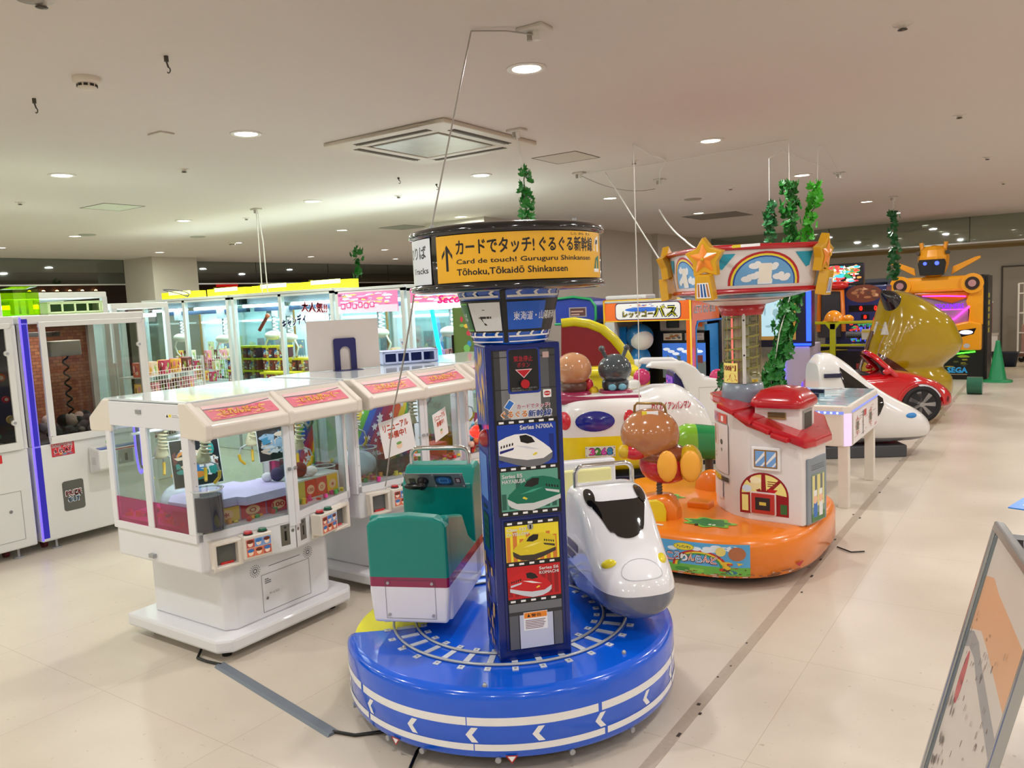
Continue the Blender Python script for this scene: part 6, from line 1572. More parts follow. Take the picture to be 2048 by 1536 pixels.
g = G(); g.box(-.55, -.45, -.28, .28, .0, .2, C((220, 214, 196), .4)); g.build('side_step', r3, bevel=.01)
# two rider figures on their seats
def rider(x, label, head_c, hr, body_c, feet=None, knobs=False):
    o = bpy.data.objects.new('rider_figure', None); COL.objects.link(o); o.parent = r3; o.location = (x, -.02, 0); o['label'] = label
    g = G(); g.lathe([(.15, .86), (.15, .885), (.13, .905), (0, .91)], (0, 0, 0), P('seat_maroon', (146, 30, 72), .3), 28, e=4); g.build('cushion', o)
    g = G(); g.lathe([(.10, .90), (.115, .93), (.115, .98), (.08, 1.0)], (0, 0, 0), body_c, 24); g.build('body', o)
    g = G(); g.sph((0, 0, .97 + hr * .8), (hr * 1.02, hr, hr * .93), head_c, 32, 18); g.build('head', o)
    return o
f1 = rider(-.27, 'rider figure with plain brown ball head', P('toffee_brown2', (190, 136, 96), .12, coat=.8, vary=.01), .158, P('body_brown', (92, 54, 44), .3, coat=.3))
g = G(); g.sph((.13, .02, .95), (.045, .05, .06), SR, 14, 8).sph((.17, .0, .90), (.045, .045, .045), C((226, 190, 30), .2, coat=.5), 12, 8); g.build('arm', f1)
g = G(); g.sph((-.165, 0, 1.04), (.035, .04, .04), C((226, 200, 30), .2, coat=.5), 12, 8); g.build('hand', f1)
DG_ = P('figure_slate', (62, 70, 76), .12, coat=.8, vary=.01)
f2 = rider(.09, 'rider figure with plain dark grey ball head and two knob handles', DG_, .142, P('body_dark', (40, 44, 50), .3, coat=.3))
for s_ in (-1, 1):
    g = G(); g.cyl((s_ * .07, 0, 1.18), (s_ * .105, 0, 1.255), .018, DG_, 12).sph((s_ * .108, 0, 1.265), .027, DG_, 14, 8); g.build('knob_handle', f2)
g = G()
for s_ in (-.04, .045): g.sph((s_, -.11, .935), (.036, .02, .03), C((110, 170, 190), .3), 14, 8)
g.build('foot', f2)
# ---------------------------------------------------------------- white car ride with screen
r4 = T('white_car_ride', 'white rounded kiddie car ride with purple screen and pink ear balls', 'kiddie ride', (-3.25, 7.55, 0), R(34.5))
g = G()
g.prism([(-.38, .2), (.50, .2), (.62, .35), (.62, .55), (.56, .74), (.42, .86), (.30, .88), (.22, .98), (.10, 1.05), (-.22, 1.06), (-.28, 1.0), (-.0, .96), (.08, .86), (.12, .75), (.10, .62), (-.38, .60)], -.30, -.22, FW, axis='y')
g.build('side_arch', r4, bevel=.03, seg=3)
g = G(); g.prism([(-.38, .2), (.50, .2), (.62, .35), (.62, .55), (.56, .74), (.42, .86), (.30, .88), (.22, .98), (.10, 1.05), (-.22, 1.06), (-.28, 1.0), (-.0, .96), (.08, .86), (.12, .75), (.10, .62), (-.38, .60)], .22, .30, FW, axis='y'); g.build('side_arch', r4, bevel=.03, seg=3)
g = G(); g.box(-.40, .60, -.24, .24, .15, .45, FW).box(-.44, -.32, -.27, .27, .2, .88, FW); g.build('tub', r4, bevel=.04, seg=3)
g = G(); g.loft([(.25, 0, .55, .24, .30, 3), (.40, 0, .56, .25, .30, 2.6), (.58, 0, .52, .22, .25, 2.3), (.70, 0, .48, .12, .15, 2), (.74, 0, .46, .01, .01, 2)], FW, 32, 16); g.build('bonnet', r4)
g = G(); g.box(.02, .20, -.2, .2, .6, .93, C((40, 36, 110), .3)); hs4 = g.build('console', r4, bevel=.02)
g = G(M := Matrix.Translation((.015, .16, .66))); g.box(-.004, 0, -.32, 0, 0, .22, P('purple_screen', (90, 30, 150), .2, emit=.8)); d = D(g, V((-.0045, 0, 0)), V((0, -1, 0))); d.art(.02, .01, .28, .19, [C((200, 60, 200), emit=.6), C((230, 80, 60), emit=.6), C((60, 40, 160), emit=.4)], 24, 6, .3); g.build('screen', hs4)
g = G(); tq = C((20, 90, 84), .3); g.tube([(-.06 + .03 * math.sin(a), .09 * math.cos(a), .72 + .085 * math.sin(a)) for a in [i * PI / 10 for i in range(20)]], .012, tq, 8, closed=True); g.cyl((0, 0, .68), (-.05, 0, .72), .015, tq, 8); g.build('steering_wheel', r4)
for a, b, c in ((-.30, -.2, .90), (.46, -.18, .86)): g = G(); g.sph((a, b, c), (.085, .05, .085), C((200, 44, 104), .2, coat=.5), 20, 12); g.build('ear_ball', r4)
for a, c in ((.58, .45), (.5, .30)): g = G(); g.sph((a, -.26, c), (.06, .03, .11 if c > .4 else .08), C((30, 40, 160), .15, coat=.7), 18, 10); g.build('blue_lamp', r4)
g = G(); d = D(g, V((.24, -.301, 0)), V((1, 0, 0))); d.frame(0, .42, .22, .36, .003, C((170, 166, 164))); g.build('door_line', r4)
g = G(); g.box(-.35, .5, -.26, .26, 0, .15, C((40, 42, 48), .5)); g.build('base', r4)
# ---------------------------------------------------------------- bus game cabinet
bx0, bx1, by0, by1 = -4.87, -3.69, 9.3, 10.4
OR2 = P('bus_orange', (240, 110, 24), .3, coat=.3); BY = C((240, 200, 40), .3); GW = C((196, 196, 196), .35); SB = C((20, 130, 220), .3)
b = T('bus_game_cabinet', 'orange sit in bus driving game cabinet with white Japanese header', 'arcade cabinet', (bx0, by0, 0)); W = bx1 - bx0; Dp = by1 - by0
g = G(); g.box(0, W, 0, .06, 1.38, 1.66, OR2).box(0, W, 0, Dp, 1.62, 1.66, GW); hd_ = g.build('header', b, bevel=.01)
g = G(); g.box(.02, .60, -.0, .3, 1.66, 1.72, GW); g.build('roof_bump', b, bevel=.02)
g = G(); d = D(g, (0, 0, 0), (1, 0, 0)); d.frame(0, 1.38, W, .28, .012, BY); d.rr(.16, 1.40, W - .28, .22, .05, C((40, 30, 90))); d.rr(.17, 1.41, W - .30, .20, .045, WHT)
d.ell(.55, 1.53, .25, .03, C((50, 110, 220))); d.art(.35, 1.55, .38, .05, [C((60, 160, 80)), C((200, 60, 60)), C((70, 80, 200)), C((230, 130, 60))], 20, 3, .2)
d.text('レッツゴー', .27, 1.435, .085, C((30, 40, 90)), .42, 8); d.text('レッツゴー', .275, 1.44, .075, C((240, 220, 40)), .41, 2); d.text('バス', .70, 1.435, .14, C((20, 60, 110)), .30, 8); d.text('バス', .705, 1.44, .13, C((240, 230, 50)), .29, 3); g.build('header_print', hd_)
g = G(); g.box(0, .14, 0, .1, 0, 1.38, GW).box(-.012, 0, -.01, .05, 0, 1.66, BY).box(0, .06, .1, Dp, 0, 1.62, GW); g.build('left_pillar', b, bevel=.008)
g = G(); g.box(.03, .16, .3, .34, 0, 1.3, SB).box(.06, W, Dp - .08, Dp, 0, 1.62, C((30, 30, 34), .4)); g.build('back_panel', b)
fg = T('figure_model', 'plain blue and white rounded figure inside the bus cabinet', 'figure', (bx0 + .33, by0 + .35, 0))
g = G(); g.sph((0, 0, 1.17), (.19, .16, .17), C((24, 120, 190), .25, coat=.4), 22, 12); g.build('head', fg)
g = G(); g.sph((0.05, -.05, 1.13), (.16, .13, .14), WHT, 22, 12); g.build('face', fg)
g = G(); g.sph((0, 0, .85), (.15, .13, .2), C((24, 120, 190), .25, coat=.4), 20, 12).sph((0, -.1, .82), (.07, .06, .07), WHT, 14, 8).sph((-.19, -.02, 1.0), .05, WHT, 14, 8); g.build('body', fg)
g = G(); g.cyl((0, 0, 0), (0, 0, .7), .12, C((230, 200, 50), .3), 20); g.build('pedestal', fg)
g = G(); g.box(.50, W - .04, .62, .68, 1.22, 1.40, GW).box(.60, .78, .60, .62, 1.26, 1.36, BLK).box(.88, 1.10, .60, .62, 1.27, 1.36, OR2); g.build('mirror_panel', b, bevel=.01)
g = G(); g.box(.45, W - .02, .60, .70, .45, 1.22, C((20, 20, 22), .3)); sc_ = g.build('screen_surround', b)
g = G(); d = D(g, (.5, .598, 0), (1, 0, 0))
d.rect(.06, 1.10, .26, .09, C((200, 190, 170), emit=.1)); d.art(.07, 1.105, .24, .08, [C((120, 140, 80)), C((190, 120, 60)), C((120, 130, 150))], 10, 2, .4); d.rect(.36, 1.10, .26, .09, C((190, 180, 180))); d.lines(.37, 1.11, .24, .07, 6, C((120, 100, 120)), 2)
d.rect(.04, .60, .60, .46, P('screen_sky', (60, 110, 200), .3, emit=.5)); d.rect(.04, .60, .60, .22, P('screen_road', (96, 104, 106), .3, emit=.35))
for i in range(8): d.ell(.1 + i * .065, .98 - .03 * (i % 3), .05, .02, P('screen_cloud', (220, 228, 240), .3, emit=.5))
d.art(.05, .72, .3, .2, [C((60, 80, 60), emit=.3), C((80, 100, 90), emit=.3)], 14, 5, .4); d.rect(.48, .80, .12, .10, C((110, 50, 50), emit=.3)); d.pts([(.30, .60), (.36, .60), (.345, .80), (.335, .80)], C((190, 200, 200), emit=.3)); g.build('screen', sc_)
# right side wall with opening
g = G(); M_ = Matrix.Translation((W, 0, 0)) @ Matrix(((0, 0, 1, 0), (1, 0, 0, 0), (0, 1, 0, 0), (0, 0, 0, 1)))
def yz(pl, x0, x1, m, gg): gg.prism(pl, x0, x1, m, axis='x')
yz([(0, 0), (Dp, 0), (Dp, .5), (0, .5)], W - .06, W, OR2, g); yz([(0, .5), (.16, .5), (.16, 1.28), (.22, 1.36), (Dp, 1.36), (Dp, 1.66), (0, 1.66)], W - .06, W, OR2, g)
sw = g.build('side_wall', b, bevel=.006)
g = G(); g.tube([(W + .002, .0, 0), (W + .002, 0, 1.66), (W + .002, Dp, 1.66)], .012, BY, 6); g.tube([(W, .17, .5), (W, .17, 1.26), (W, .24, 1.35), (W, Dp, 1.35)], .014, SB, 6); g.build('edge_trim', sw)
g = G(); d = D(g, (W + .001, 0, 0), (0, 1, 0)); d.text("LET'S GO BUS", .12, 1.46, .09, WHT, .75, 4); g.build('side_print', sw)
g = G(); g.box(W - .05, W - .02, .6, 1.05, .55, 1.3, C((40, 140, 210), .3)); g.build('inner_panel', b)
# ---------------------------------------------------------------- blue green cabinet behind the sign pillar
b = T('capsule_cabinet', 'dark blue cabinet with green arched top beside the orange bus game', 'arcade cabinet', (-5.62, 9.3, 0))
g = G(); g.prism([(0, 1.36), (.58, 1.36), (.62, 1.42), (.62, 1.6), (.56, 1.68), (.3, 1.72), (0, 1.70)], 0, .5, C((24, 50, 160), .3, coat=.3), axis='y'); g.build('header', b, bevel=.02)
g = G(); g.tube([(0, -.01, 1.37), (.6, -.01, 1.37), (.63, -.01, 1.44), (.63, -.01, 1.6), (.56, -.01, 1.69), (.3, -.01, 1.73), (0, -.01, 1.71)], .018, C((30, 150, 90), .3), 6); g.build('green_trim', b)
g = G(); d = D(g, (0, -.0, 0), (1, 0, 0)); d.rect(.22, 1.46, .27, .13, C((150, 140, 150))); d.rect(.24, 1.475, .23, .10, C((90, 50, 50))); d.lines(.25, 1.485, .2, .08, 2, C((190, 150, 140)), 1); g.build('header_print', b)
g = G(); g.box(0, .62, .40, .5, 0, 1.36, C((120, 124, 120), .4)).box(.56, .62, 0, .4, 0, 1.36, C((110, 130, 160), .3)).box(0, .6, 0, .4, 0, .6, C((60, 66, 70), .4)); g.build('cabinet', b)
tag(G().cyl((-4.93, 9.18, 0), (-4.93, 9.18, 1.26), .06, C((90, 170, 50), .3), 20).build('green_post'), 'lime green round post beside the bus game cabinet', 'post')
# yellow rimmed red seat ride
b = T('shell_seat_ride', 'kiddie ride with red seat and thick curved yellow rim', 'kiddie ride', (-4.42, 8.15, 0), R(34.5)); b.scale = (1.07, 1.0, 1.0)
g = G(); arc = [(-.34, 1.43), (-.2, 1.44), (-.05, 1.41), (.1, 1.34), (.22, 1.22), (.32, 1.08), (.38, .95), (.40, .80)]
g.tube([(a, 0, c) for a, c in arc], .055, P('rim_olive', (206, 190, 20), .25, coat=.4), 12); g.build('rim', b)
g = G(); g.prism([(-.36, .9), (.36, .9)] + [(a, c) for a, c in arc[::-1][1:]], -.02, .04, C((130, 14, 26), .4), axis='y'); g.build('seat_back', b)
g = G(); g.box(-.45, .45, -.25, .2, 0, .92, C((226, 206, 30), .3)); g.build('tub', b, bevel=.04)
g = G(); g.cyl((-.42, -.27, .86), (.44, -.27, .86), .04, C((230, 212, 30), .25, coat=.4), 12).cyl((-.40, -.28, .78), (-.30, -.28, 1.05), .06, C((230, 212, 30), .25), 12, r2=.03); g.build('bumper', b)
g = G(); d = D(g, V((-.44, -.2505, .15)), V((1, 0, 0)), h0=.02); d.rect(0, 0, .3, .5, C((24, 40, 90))); d.art(.01, .01, .28, .48, [C((240, 240, 240)), C((200, 40, 40)), C((30, 60, 160)), C((20, 20, 24))], 50, 8, .2); d.text('バ', .16, .26, .09, C((210, 60, 50)), .08, 3); g.build('graphic_board', b)
# dark game cabinet strip behind the sign cone
b = T('arcade_cabinet', 'narrow dark red cabinet with pink light tube behind the direction cone', 'arcade cabinet', (-4.22, 6.55, 0), R(30))
g = G(); g.box(-.22, .12, 0, .25, 0, 1.76, C((60, 24, 30), .4)); g.build('cabinet', b, bevel=.01)
g = G(); d = D(g, (-.22, 0, 0), (1, 0, 0)); d.art(.02, 1.0, .3, .74, [C((170, 30, 40)), C((214, 120, 60)), C((50, 40, 60)), C((200, 190, 170)), C((180, 150, 40))], 60, 4, .3); g.build('cabinet_print', b)
g = G(); g.cyl((.02, -.03, 1.42), (.02, -.03, 1.60), .012, P('pink_neon', (255, 120, 220), .3, emit=3), 8); g.build('neon_tube', b)
# ---------------------------------------------------------------- air hockey table
t = T('hockey_table', 'white low game table with LED strip and diagram side panel behind the house', 'game table', (-1.93, 6.33, 0))
TW_, TL = .67, 1.16
g = G(); g.prism([(0, 0), (TW_ - .06, 0), (TW_, .06), (TW_, TL - .06), (TW_ - .06, TL), (0, TL)], .485, .80, P('table_white', (232, 224, 214), .3)); bd = g.build('cabinet', t, bevel=.012)
for a, b_ in ((TW_ - .10, .03), (TW_ - .10, TL - .10), (.03, .03), (.03, TL - .10)): g = G(); g.box(a, a + .075, b_, b_ + .075, 0, .49, P('table_white', (232, 224, 214), .3)); g.build('leg', t, bevel=.004)
g = G(); g.box(.03, TW_ - .03, .03, TL - .03, .80, .804, C((150, 200, 214), .12, coat=.5)); g.build('playfield', t)
g = G(); d = D(g, (.03, .03, .804), (1, 0, 0), (0, 1, 0)); rd = random.Random(3)
for i in range(26): d.rect(rd.uniform(0, .5), rd.uniform(.55, 1.05), rd.uniform(.05, .12), .012, C(rd.choice([(200, 60, 70), (240, 240, 240), (200, 120, 120)]))); d.rect(rd.uniform(0, .45), rd.uniform(.03, .5), rd.uniform(.06, .16), .012, C(rd.choice([(60, 150, 200), (240, 244, 248), (40, 60, 80), (90, 190, 220)])))
g.build('playfield_print', bd)
g = G()
for a, b_ in ((.20, .72), (.22, .45)): g.box(a, a + .11, b_, b_ + .035, .805, .835, C((24, 30, 60), .3))
g.build('mallet', t)
g = G(); d = D(g, (0, -.0005, 0), (1, 0, 0), h0=.003); led = P('led_blue', (150, 170, 255), .3, emit=2.2, ec=(140, 160, 255))
d.rect(.05, .735, TW_ - .1, .022, P('led_strip', (110, 130, 220), .3, emit=.6))
for i in range(12): d.ell(.08 + i * .045, .746, .009, .009, led)
g.build('led_strip', bd)
g = G(); d = D(g, (TW_, 0, 0), (0, 1, 0), h0=.003)
d.rect(.05, .745, TL - .1, .016, P('led_strip', (110, 130, 220), .3, emit=.6)); d.rect(.07, .50, TL - .14, .235, C((238, 232, 232)))
rd = random.Random(6)
for i in range(26): d.rect(rd.uniform(.08, .95), rd.uniform(.51, .72), rd.uniform(.04, .14), .004, C(rd.choice([(190, 50, 60), (60, 60, 70), (200, 110, 110)])))
for a in (.13, .66):
    d.star(a + .10, .62, .085, C((200, 60, 60)), .55, 8); d.rr(a + .04, .575, .12, .09, .01, C((200, 190, 170))); d.rr(a + .055, .588, .09, .065, .006, C((90, 84, 76)))
d.rect(.44, .52, .02, .19, BLK); d.rect(.48, .66, .10, .05, C((190, 50, 60)))
g.build('side_print', bd)
def cfn(p, q, h): return V((TW_ - .06 + p * .7071 + h * .7071, p * .7071 - h * .7071, q))
g = G(); d = D(g, fn=cfn, h0=.003); d.rect(.01, .49, .066, .25, P('led_diffuser', (226, 200, 240), .3, emit=.45)); g.build('corner_light', bd)
# ---------------------------------------------------------------- white bullet ride
r5 = T('bullet_train_ride', 'plain white bullet train kiddie ride with black windscreen behind the game table', 'kiddie ride', (-1.67, 8.50, 0), R(30))
g = G()
S5 = g.loft([(-.40, 0, .55, .23, .40, 5), (-.34, 0, .58, .24, .46, 3.2), (-.24, 0, .59, .25, .455, 2.8), (-.08, 0, .53, .26, .41, 2.6), (.08, 0, .46, .27, .33, 2.5), (.26, 0, .39, .28, .26, 2.5), (.44, 0, .34, .27, .20, 2.4), (.60, 0, .30, .22, .15, 2.2), (.70, 0, .27, .12, .09, 2), (.74, 0, .26, .01, .01, 2)], FW, 56, 48)
g.build('body', r5, cuts=[((0, 0, .20), (0, 0, 1))], matf=lambda c_: C((130, 130, 134), .3) if c_.z < .20 else None)
s5 = mk_side(S5)
g = G(); rows = []
for i in range(11):
    x_ = -.20 + i * .04; zt = .985 - (x_ + .20) * .80; hh_ = .24 * math.sin(PI * min(1, max(.0, (i + .35) / 10.6))) ** .7
    rows.append([(x_, max(.3, zt - .07 - hh_ * 1.5 * k / 6), .006) for k in range(7)])
patch(rows, WS, 'windscreen', r5, s5)
sidepatch(r5, s5, .47, .42, .06, .025, C((50, 130, 200), .2), 'blue_lamp', h=.004)
g = G(); g.box(-.95, -.70, -.26, .26, .2, .70, C((216, 212, 210), .3)).box(-.75, -.38, -.25, .25, .2, .55, FW).box(-.95, -.86, -.27, .27, .5, .86, C((216, 212, 210), .3)); g.build('seat_tub', r5, bevel=.03, seg=3)
g = G(); g.box(-.6, .45, -.2, .2, 0, .12, C((70, 72, 78), .4)); g.build('base', r5, bevel=.01)
g = G(); g.cyl((-.32, -.18, .75), (-.32, -.18, .92), .02, C((70, 74, 84), .3), 12).box(-.36, -.2, -.262, -.24, .82, .86, C((40, 40, 70), .3)); g.build('grip', r5)
# ---------------------------------------------------------------- red sports car ride
r6 = T('sports_car_ride', 'glossy red convertible kiddie car with silver spoked wheel', 'kiddie ride', (-1.83, 10.70, 0), R(26))
CR = P('car_red', (206, 14, 24), .1, coat=1.0, vary=.02)
g = G()
S6 = g.loft([(-.85, 0, .40, .24, .12, 3.5), (-.78, 0, .40, .31, .18, 4), (-.45, 0, .41, .33, .21, 4.5), (-.1, 0, .41, .33, .215, 4.5), (.15, 0, .42, .33, .225, 4), (.35, 0, .41, .33, .21, 3.6), (.55, 0, .37, .32, .185, 3.2), (.70, 0, .33, .29, .15, 3), (.80, 0, .29, .22, .10, 2.6), (.84, 0, .27, .10, .05, 2)], CR, 56, 48)
g.build('body', r6)
s6 = mk_side(S6)
# windscreen frame leaning over the cockpit
g = G()
wf = [(.14, -.30, .60), (-.10, -.27, .84), (-.13, 0, .88), (-.10, .27, .84), (.14, .30, .60)]
g.tube(wf, .032, CR, 10); g.tube([(.14, -.30, .60), (.18, 0, .63), (.14, .30, .60)], .024, CR, 8); g.build('windscreen_frame', r6)
g = G(); g.add([wf[0], wf[1], wf[2], wf[3], wf[4], (.18, 0, .63)], [(0, 1, 2, 5), (5, 2, 3, 4)], P('dark_glass', (34, 34, 40), .08, coat=.8)); g.build('windscreen', r6)
g = G(); g.prism([(.02, .57), (.17, .60), (-.06, .81), (-.12, .83)], -.262, -.258, C((40, 40, 46), .15), axis='y'); g.build('side_glass', r6)
for s_ in (-1, 1):
    g = G(); g.sph((.02, s_ * .35, .66), (.05, .03, .035), CR, 14, 8).cyl((.03, s_ * .30, .62), (.02, s_ * .34, .655), .01, CR, 8); g.build('wing_mirror', r6)
for s_ in (-1, 1):
    for xx in (.42, -.50):
        o = bpy.data.objects.new('wheel', None); COL.objects.link(o); o.parent = r6; o.location = (xx, s_ * .305, .25)
        g = G(); g.M = Matrix.Rotation(-s_ * PI / 2, 4, 'X') if False else Matrix.Rotation(s_ * -PI / 2, 4, 'X')
        g.lathe([(.13, -.04), (.21, -.04), (.225, -.02), (.225, .02), (.21, .04), (.165, .045), (.16, .02)], (0, 0, 0), C((22, 22, 24), .6), 40); g.build('tyre', o)
        g = G(g.M); g.lathe([(.165, .04), (.16, .048), (.15, .03), (.14, -.01), (.0, -.012)], (0, 0, 0), C((46, 46, 50), .4, metal=.5), 40)
        for k in range(7):
            a = k * 2 * PI / 7; gm = g.M; g.M = gm @ Matrix.Rotation(a, 4, 'Z'); g.prism([(.025, -.014), (.155, -.026), (.155, .026), (.025, .014)], .02, .04, C((190, 190, 194), .15, metal=.9)); g.M = gm
        g.cyl((0, 0, .02), (0, 0, .05), .03, C((170, 170, 174), .2, metal=.9), 16); g.build('rim', o)
g = G(); rows = []
for i in range(7):
    x_ = .36 + i * .055; zt = .560 - i * .026; rows.append([(x_, zt - k * .017 * (1 if 0 < i < 6 else .3) * 1.2, .007) for k in range(6)])
patch(rows, P('headlamp', (226, 226, 232), .08, coat=1.0, emit=.15), 'headlight', r6, s6)
sidepatch(r6, s6, .74, .30, .02, .035, C((120, 20, 24), .3), 'vent', h=.003)
g = G()
for k in range(9): a = PI * k / 8
g.tube([(.42 + .262 * math.cos(PI * k / 12), -.328, .25 + .262 * math.sin(PI * k / 12)) for k in range(13)], .02, CR, 8); g.build('wheel_arch', r6)
g = G(); g.box(-.5, .5, -.22, .22, 0, .22, C((30, 30, 34), .5)); g.build('base', r6)
g = G(); g.box(-.70, -.15, -.24, .24, .58, .635, C((30, 26, 30), .5)); g.build('cockpit', r6)
# ---------------------------------------------------------------- big yellow ride
YB = P('yellow_olive', (176, 146, 4), .12, coat=.9, vary=.03)
r7 = T('yellow_dome_ride', 'large glossy dark yellow rounded ride with brown bands behind the red car', 'kiddie ride', (-2.19, 11.50, 0), R(34.5)); r7.scale = (.89, .80, .985)
def sec(z_, a, b, dpt, e=2.3): return (z_, ((a + b) / 2 - 1742) / 121, .0, (b - a) / 2 / 121, dpt, e)
g = G()
S7 = g.loft([sec(.0, 1748, 1890, .42), sec(.1, 1742, 1902, .46), sec(.3, 1738, 1910, .50), sec(.44, 1740, 1908, .50), sec(.56, 1744, 1894, .47), sec(.60, 1746, 1892, .46), sec(.68, 1750, 1902, .50), sec(.78, 1755, 1919, .53), sec(.92, 1761, 1925, .55), sec(1.08, 1769, 1915, .55), sec(1.24, 1776, 1903, .53), sec(1.36, 1781, 1884, .48), sec(1.50, 1786, 1856, .38), sec(1.60, 1792, 1832, .22), (1.65, .57, 0, .01, .01, 2)], YB, 56, 60, axis='z')
g.build('body', r7)
f7 = surf(S7)
def s7(s_, zz, h):
    lo, hi = PI, 2 * PI      # y<0 side: x rises with angle
    for _ in range(30):
        md = (lo + hi) / 2
        if S7(zz, md).x < s_: lo = md
        else: hi = md
    th = (lo + hi) / 2; p = S7(zz, th); q = S7(zz, th + .02); t_ = (q - p); n = V((t_.y, -t_.x, 0)).normalized(); return p + n * h
BB = P('band_brown', (86, 48, 30), .2, coat=.5)
for (za, zb, zc, x1) in ((.93, .62, .45, .66), (.47, .38, .26, .62)):
    rows = []
    for i in range(13):
        k = i / 12; xx = .03 + k * x1; top = za + (zc + .02 - za) * k; bot = zb + (zc - zb) * k
        rows.append([(xx, top + (bot - top) * j / 4, .006) for j in range(5)])
    patch(rows, BB, 'brown_band', r7, s7)
g = G(); g.tube([s7(.02, zz, .0) + V((-.01, 0, 0)) for zz in (.35, .6, .9, 1.1)], .03, BB, 8); g.build('back_edge', r7)
for a, b_, c_ in ((.44, -.18, 1.50),):
    g = G(); g.loft([(-.22, 0, 0, .03, .03, 2), (-.10, 0, 0, .16, .10, 2), (.10, 0, -.04, .17, .15, 2), (.22, 0, -.1, .03, .02, 2)], C((20, 18, 24), .1, coat=.9), 24, 12); o = g.build('black_knob', r7); o.location = (a, b_, c_); o.rotation_euler = (0, R(38), R(10))
g = G(); d = D(g, fn=lambda p, q, h: s7(p, q, h + .006), seg=.05); d.rect(.20, 1.06, .12, .17, C((214, 210, 196))); d.lines(.215, 1.075, .09, .14, 8, C((170, 160, 150)), 2); g.build('notice_label', r7)
g = G(); g.cyl((1.28, -.2, .06), (1.48, -.2, .06), .001, YB, 6); g.M = Matrix(); g.build('spacer', r7) if False else None
tag(G(TM((-1.02, 13.75, 0))).cyl((-.06, 0, .13), (.14, 0, .13), .13, C((40, 110, 84), .3, coat=.3), 24).build('green_bumper'), 'short green cylinder bumper at the foot of the yellow dome ride', 'bumper')
# ---------------------------------------------------------------- robot fronted cabinet
RO = P('robot_orange', (244, 164, 30), .22, coat=.5, vary=.02); RD = P('robot_orange_dark', (196, 96, 10), .25, coat=.4)
b = T('robot_game_cabinet', 'large orange arcade cabinet with robot shoulders and purple lit front', 'arcade cabinet', (-2.38, 15.7, 0)); W = 1.41
g = G(); g.box(.12, W - .02, .05, 1.2, 0, 1.80, C((16, 16, 18), .4)); cab = g.build('cabinet', b, bevel=.02)
g = G(); g.box(.0, W - .06, -.04, .1, 1.52, 1.80, RO); g.build('shoulder_beam', b, bevel=.06, seg=3)
g = G(); g.prism([(.28, 1.52), (W - .1, 1.52), (W - .25, 1.42), (.9, 1.33), (.45, 1.46)], -.03, .06, RD, axis='y'); g.build('chest_beam', b, bevel=.01)
for a in (.10, W - .20):
    g = G(); g.cyl((a, .0, 1.66), (a, -.10, 1.66), .17, RO, 32).cyl((a, -.10, 1.66), (a, -.115, 1.66), .11, C((50, 30, 20), .4), 28).cyl((a, -.115, 1.66), (a, -.13, 1.66), .06, C((200, 150, 150), .2, metal=.3), 24); g.build('shoulder_wheel', b, bevel=.0)
g = G(); g.prism([(W - .26, .95), (W - .04, .95), (W - .04, 1.6), (W - .20, 1.6), (W - .30, 1.35), (W - .24, 1.2)], -.05, .1, RO, axis='y').prism([(.0, .6), (.16, .6), (.16, 1.6), (.0, 1.6)], -.05, .1, RO, axis='y'); g.build('arm_pillar', b, bevel=.02)
g = G(); g.prism([(.1, .52), (W - .05, .52), (W - .05, .98), (W - .25, 1.02), (.7, .92), (.1, .86)], -.12, .08, RO, axis='y'); low7 = g.build('lower_fairing', b, bevel=.03, seg=3)
g = G(); g.box(.16, W - .26, .0, .04, .9, 1.5, C((150, 120, 150), .4)); rec = g.build('recess_panel', b)
MG = P('magenta_neon', (255, 60, 230), .3, emit=4, ec=(255, 40, 220))
g = G(); g.tube([(.45, -.04, 1.47), (.8, -.04, 1.46), (W - .30, -.04, 1.44)], .010, MG, 6); g.tube([(.6, -.05, .98), (.95, -.05, 1.06), (W - .24, -.05, 1.27)], .016, MG, 6); g.build('neon_strip', rec)
g = G(); d = D(g, (0, -.001, 0), (1, 0, 0), h0=.003); d.text('TRANSFORMERS', .42, 1.235, .085, C((120, 40, 190), emit=1.2), .66, 3); d.rect(.42, 1.215, .66, .01, MG); g.build('lettering', rec)
g = G(); d = D(g, (0, -.121, 0), (1, 0, 0)); d.pts([(.7, .78), (1.0, .86), (1.28, .90), (1.24, .80), (.95, .72), (.7, .70)], BLK); d.ell(1.13, .83, .10, .035, P('eye_glow', (210, 200, 255), .3, emit=3, ec=(200, 190, 255))); d.ell(1.14, .60, .05, .04, C((190, 190, 190))); g.build('lower_print', low7)
g = G(); d = D(g, (.12, .049, 0), (1, 0, 0)); d.rect(.02, .06, 1.2, .42, C((14, 22, 24))); d.art(.1, .2, 1.0, .26, [C((90, 90, 40)), C((30, 60, 90)), C((180, 160, 60)), C((20, 30, 20))], 26, 4, .2); d.text('SEGA', .72, .12, .09, C((60, 150, 190), emit=.3), .30, 4); d.rect(.72, .085, .3, .012, C((190, 160, 120))); g.build('base_print', cab)
g = G(); g.tube([(.7, .0, .42), (1.26, .0, .49)], .012, P('green_neon', (80, 255, 60), .3, emit=4, ec=(60, 255, 40)), 6); g.build('neon_strip', cab)
g = G(); g.box(W - .03, W + .02, .1, 1.2, 0, 1.78, C((24, 24, 26), .4)); 
for i in range(6): g.box(W + .02, W + .024, .2, .5, .8 + i * .12, .88 + i * .12, C((200, 190, 40), .4))
g.build('side_panel', b)
hd = bpy.data.objects.new('helmet_head', None); COL.objects.link(hd); hd.parent = b; hd.location = (.60, .1, 1.80); hd.scale = (1.15, 1.15, 1.15)
g = G(); g.lathe([(.10, 0), (.17, .06), (.21, .18), (.22, .30), (.19, .40), (.12, .46), (0, .48)], (0, 0, 0), RO, 10, sy=.85, smooth=False); g.build('helmet', hd, bevel=.01)
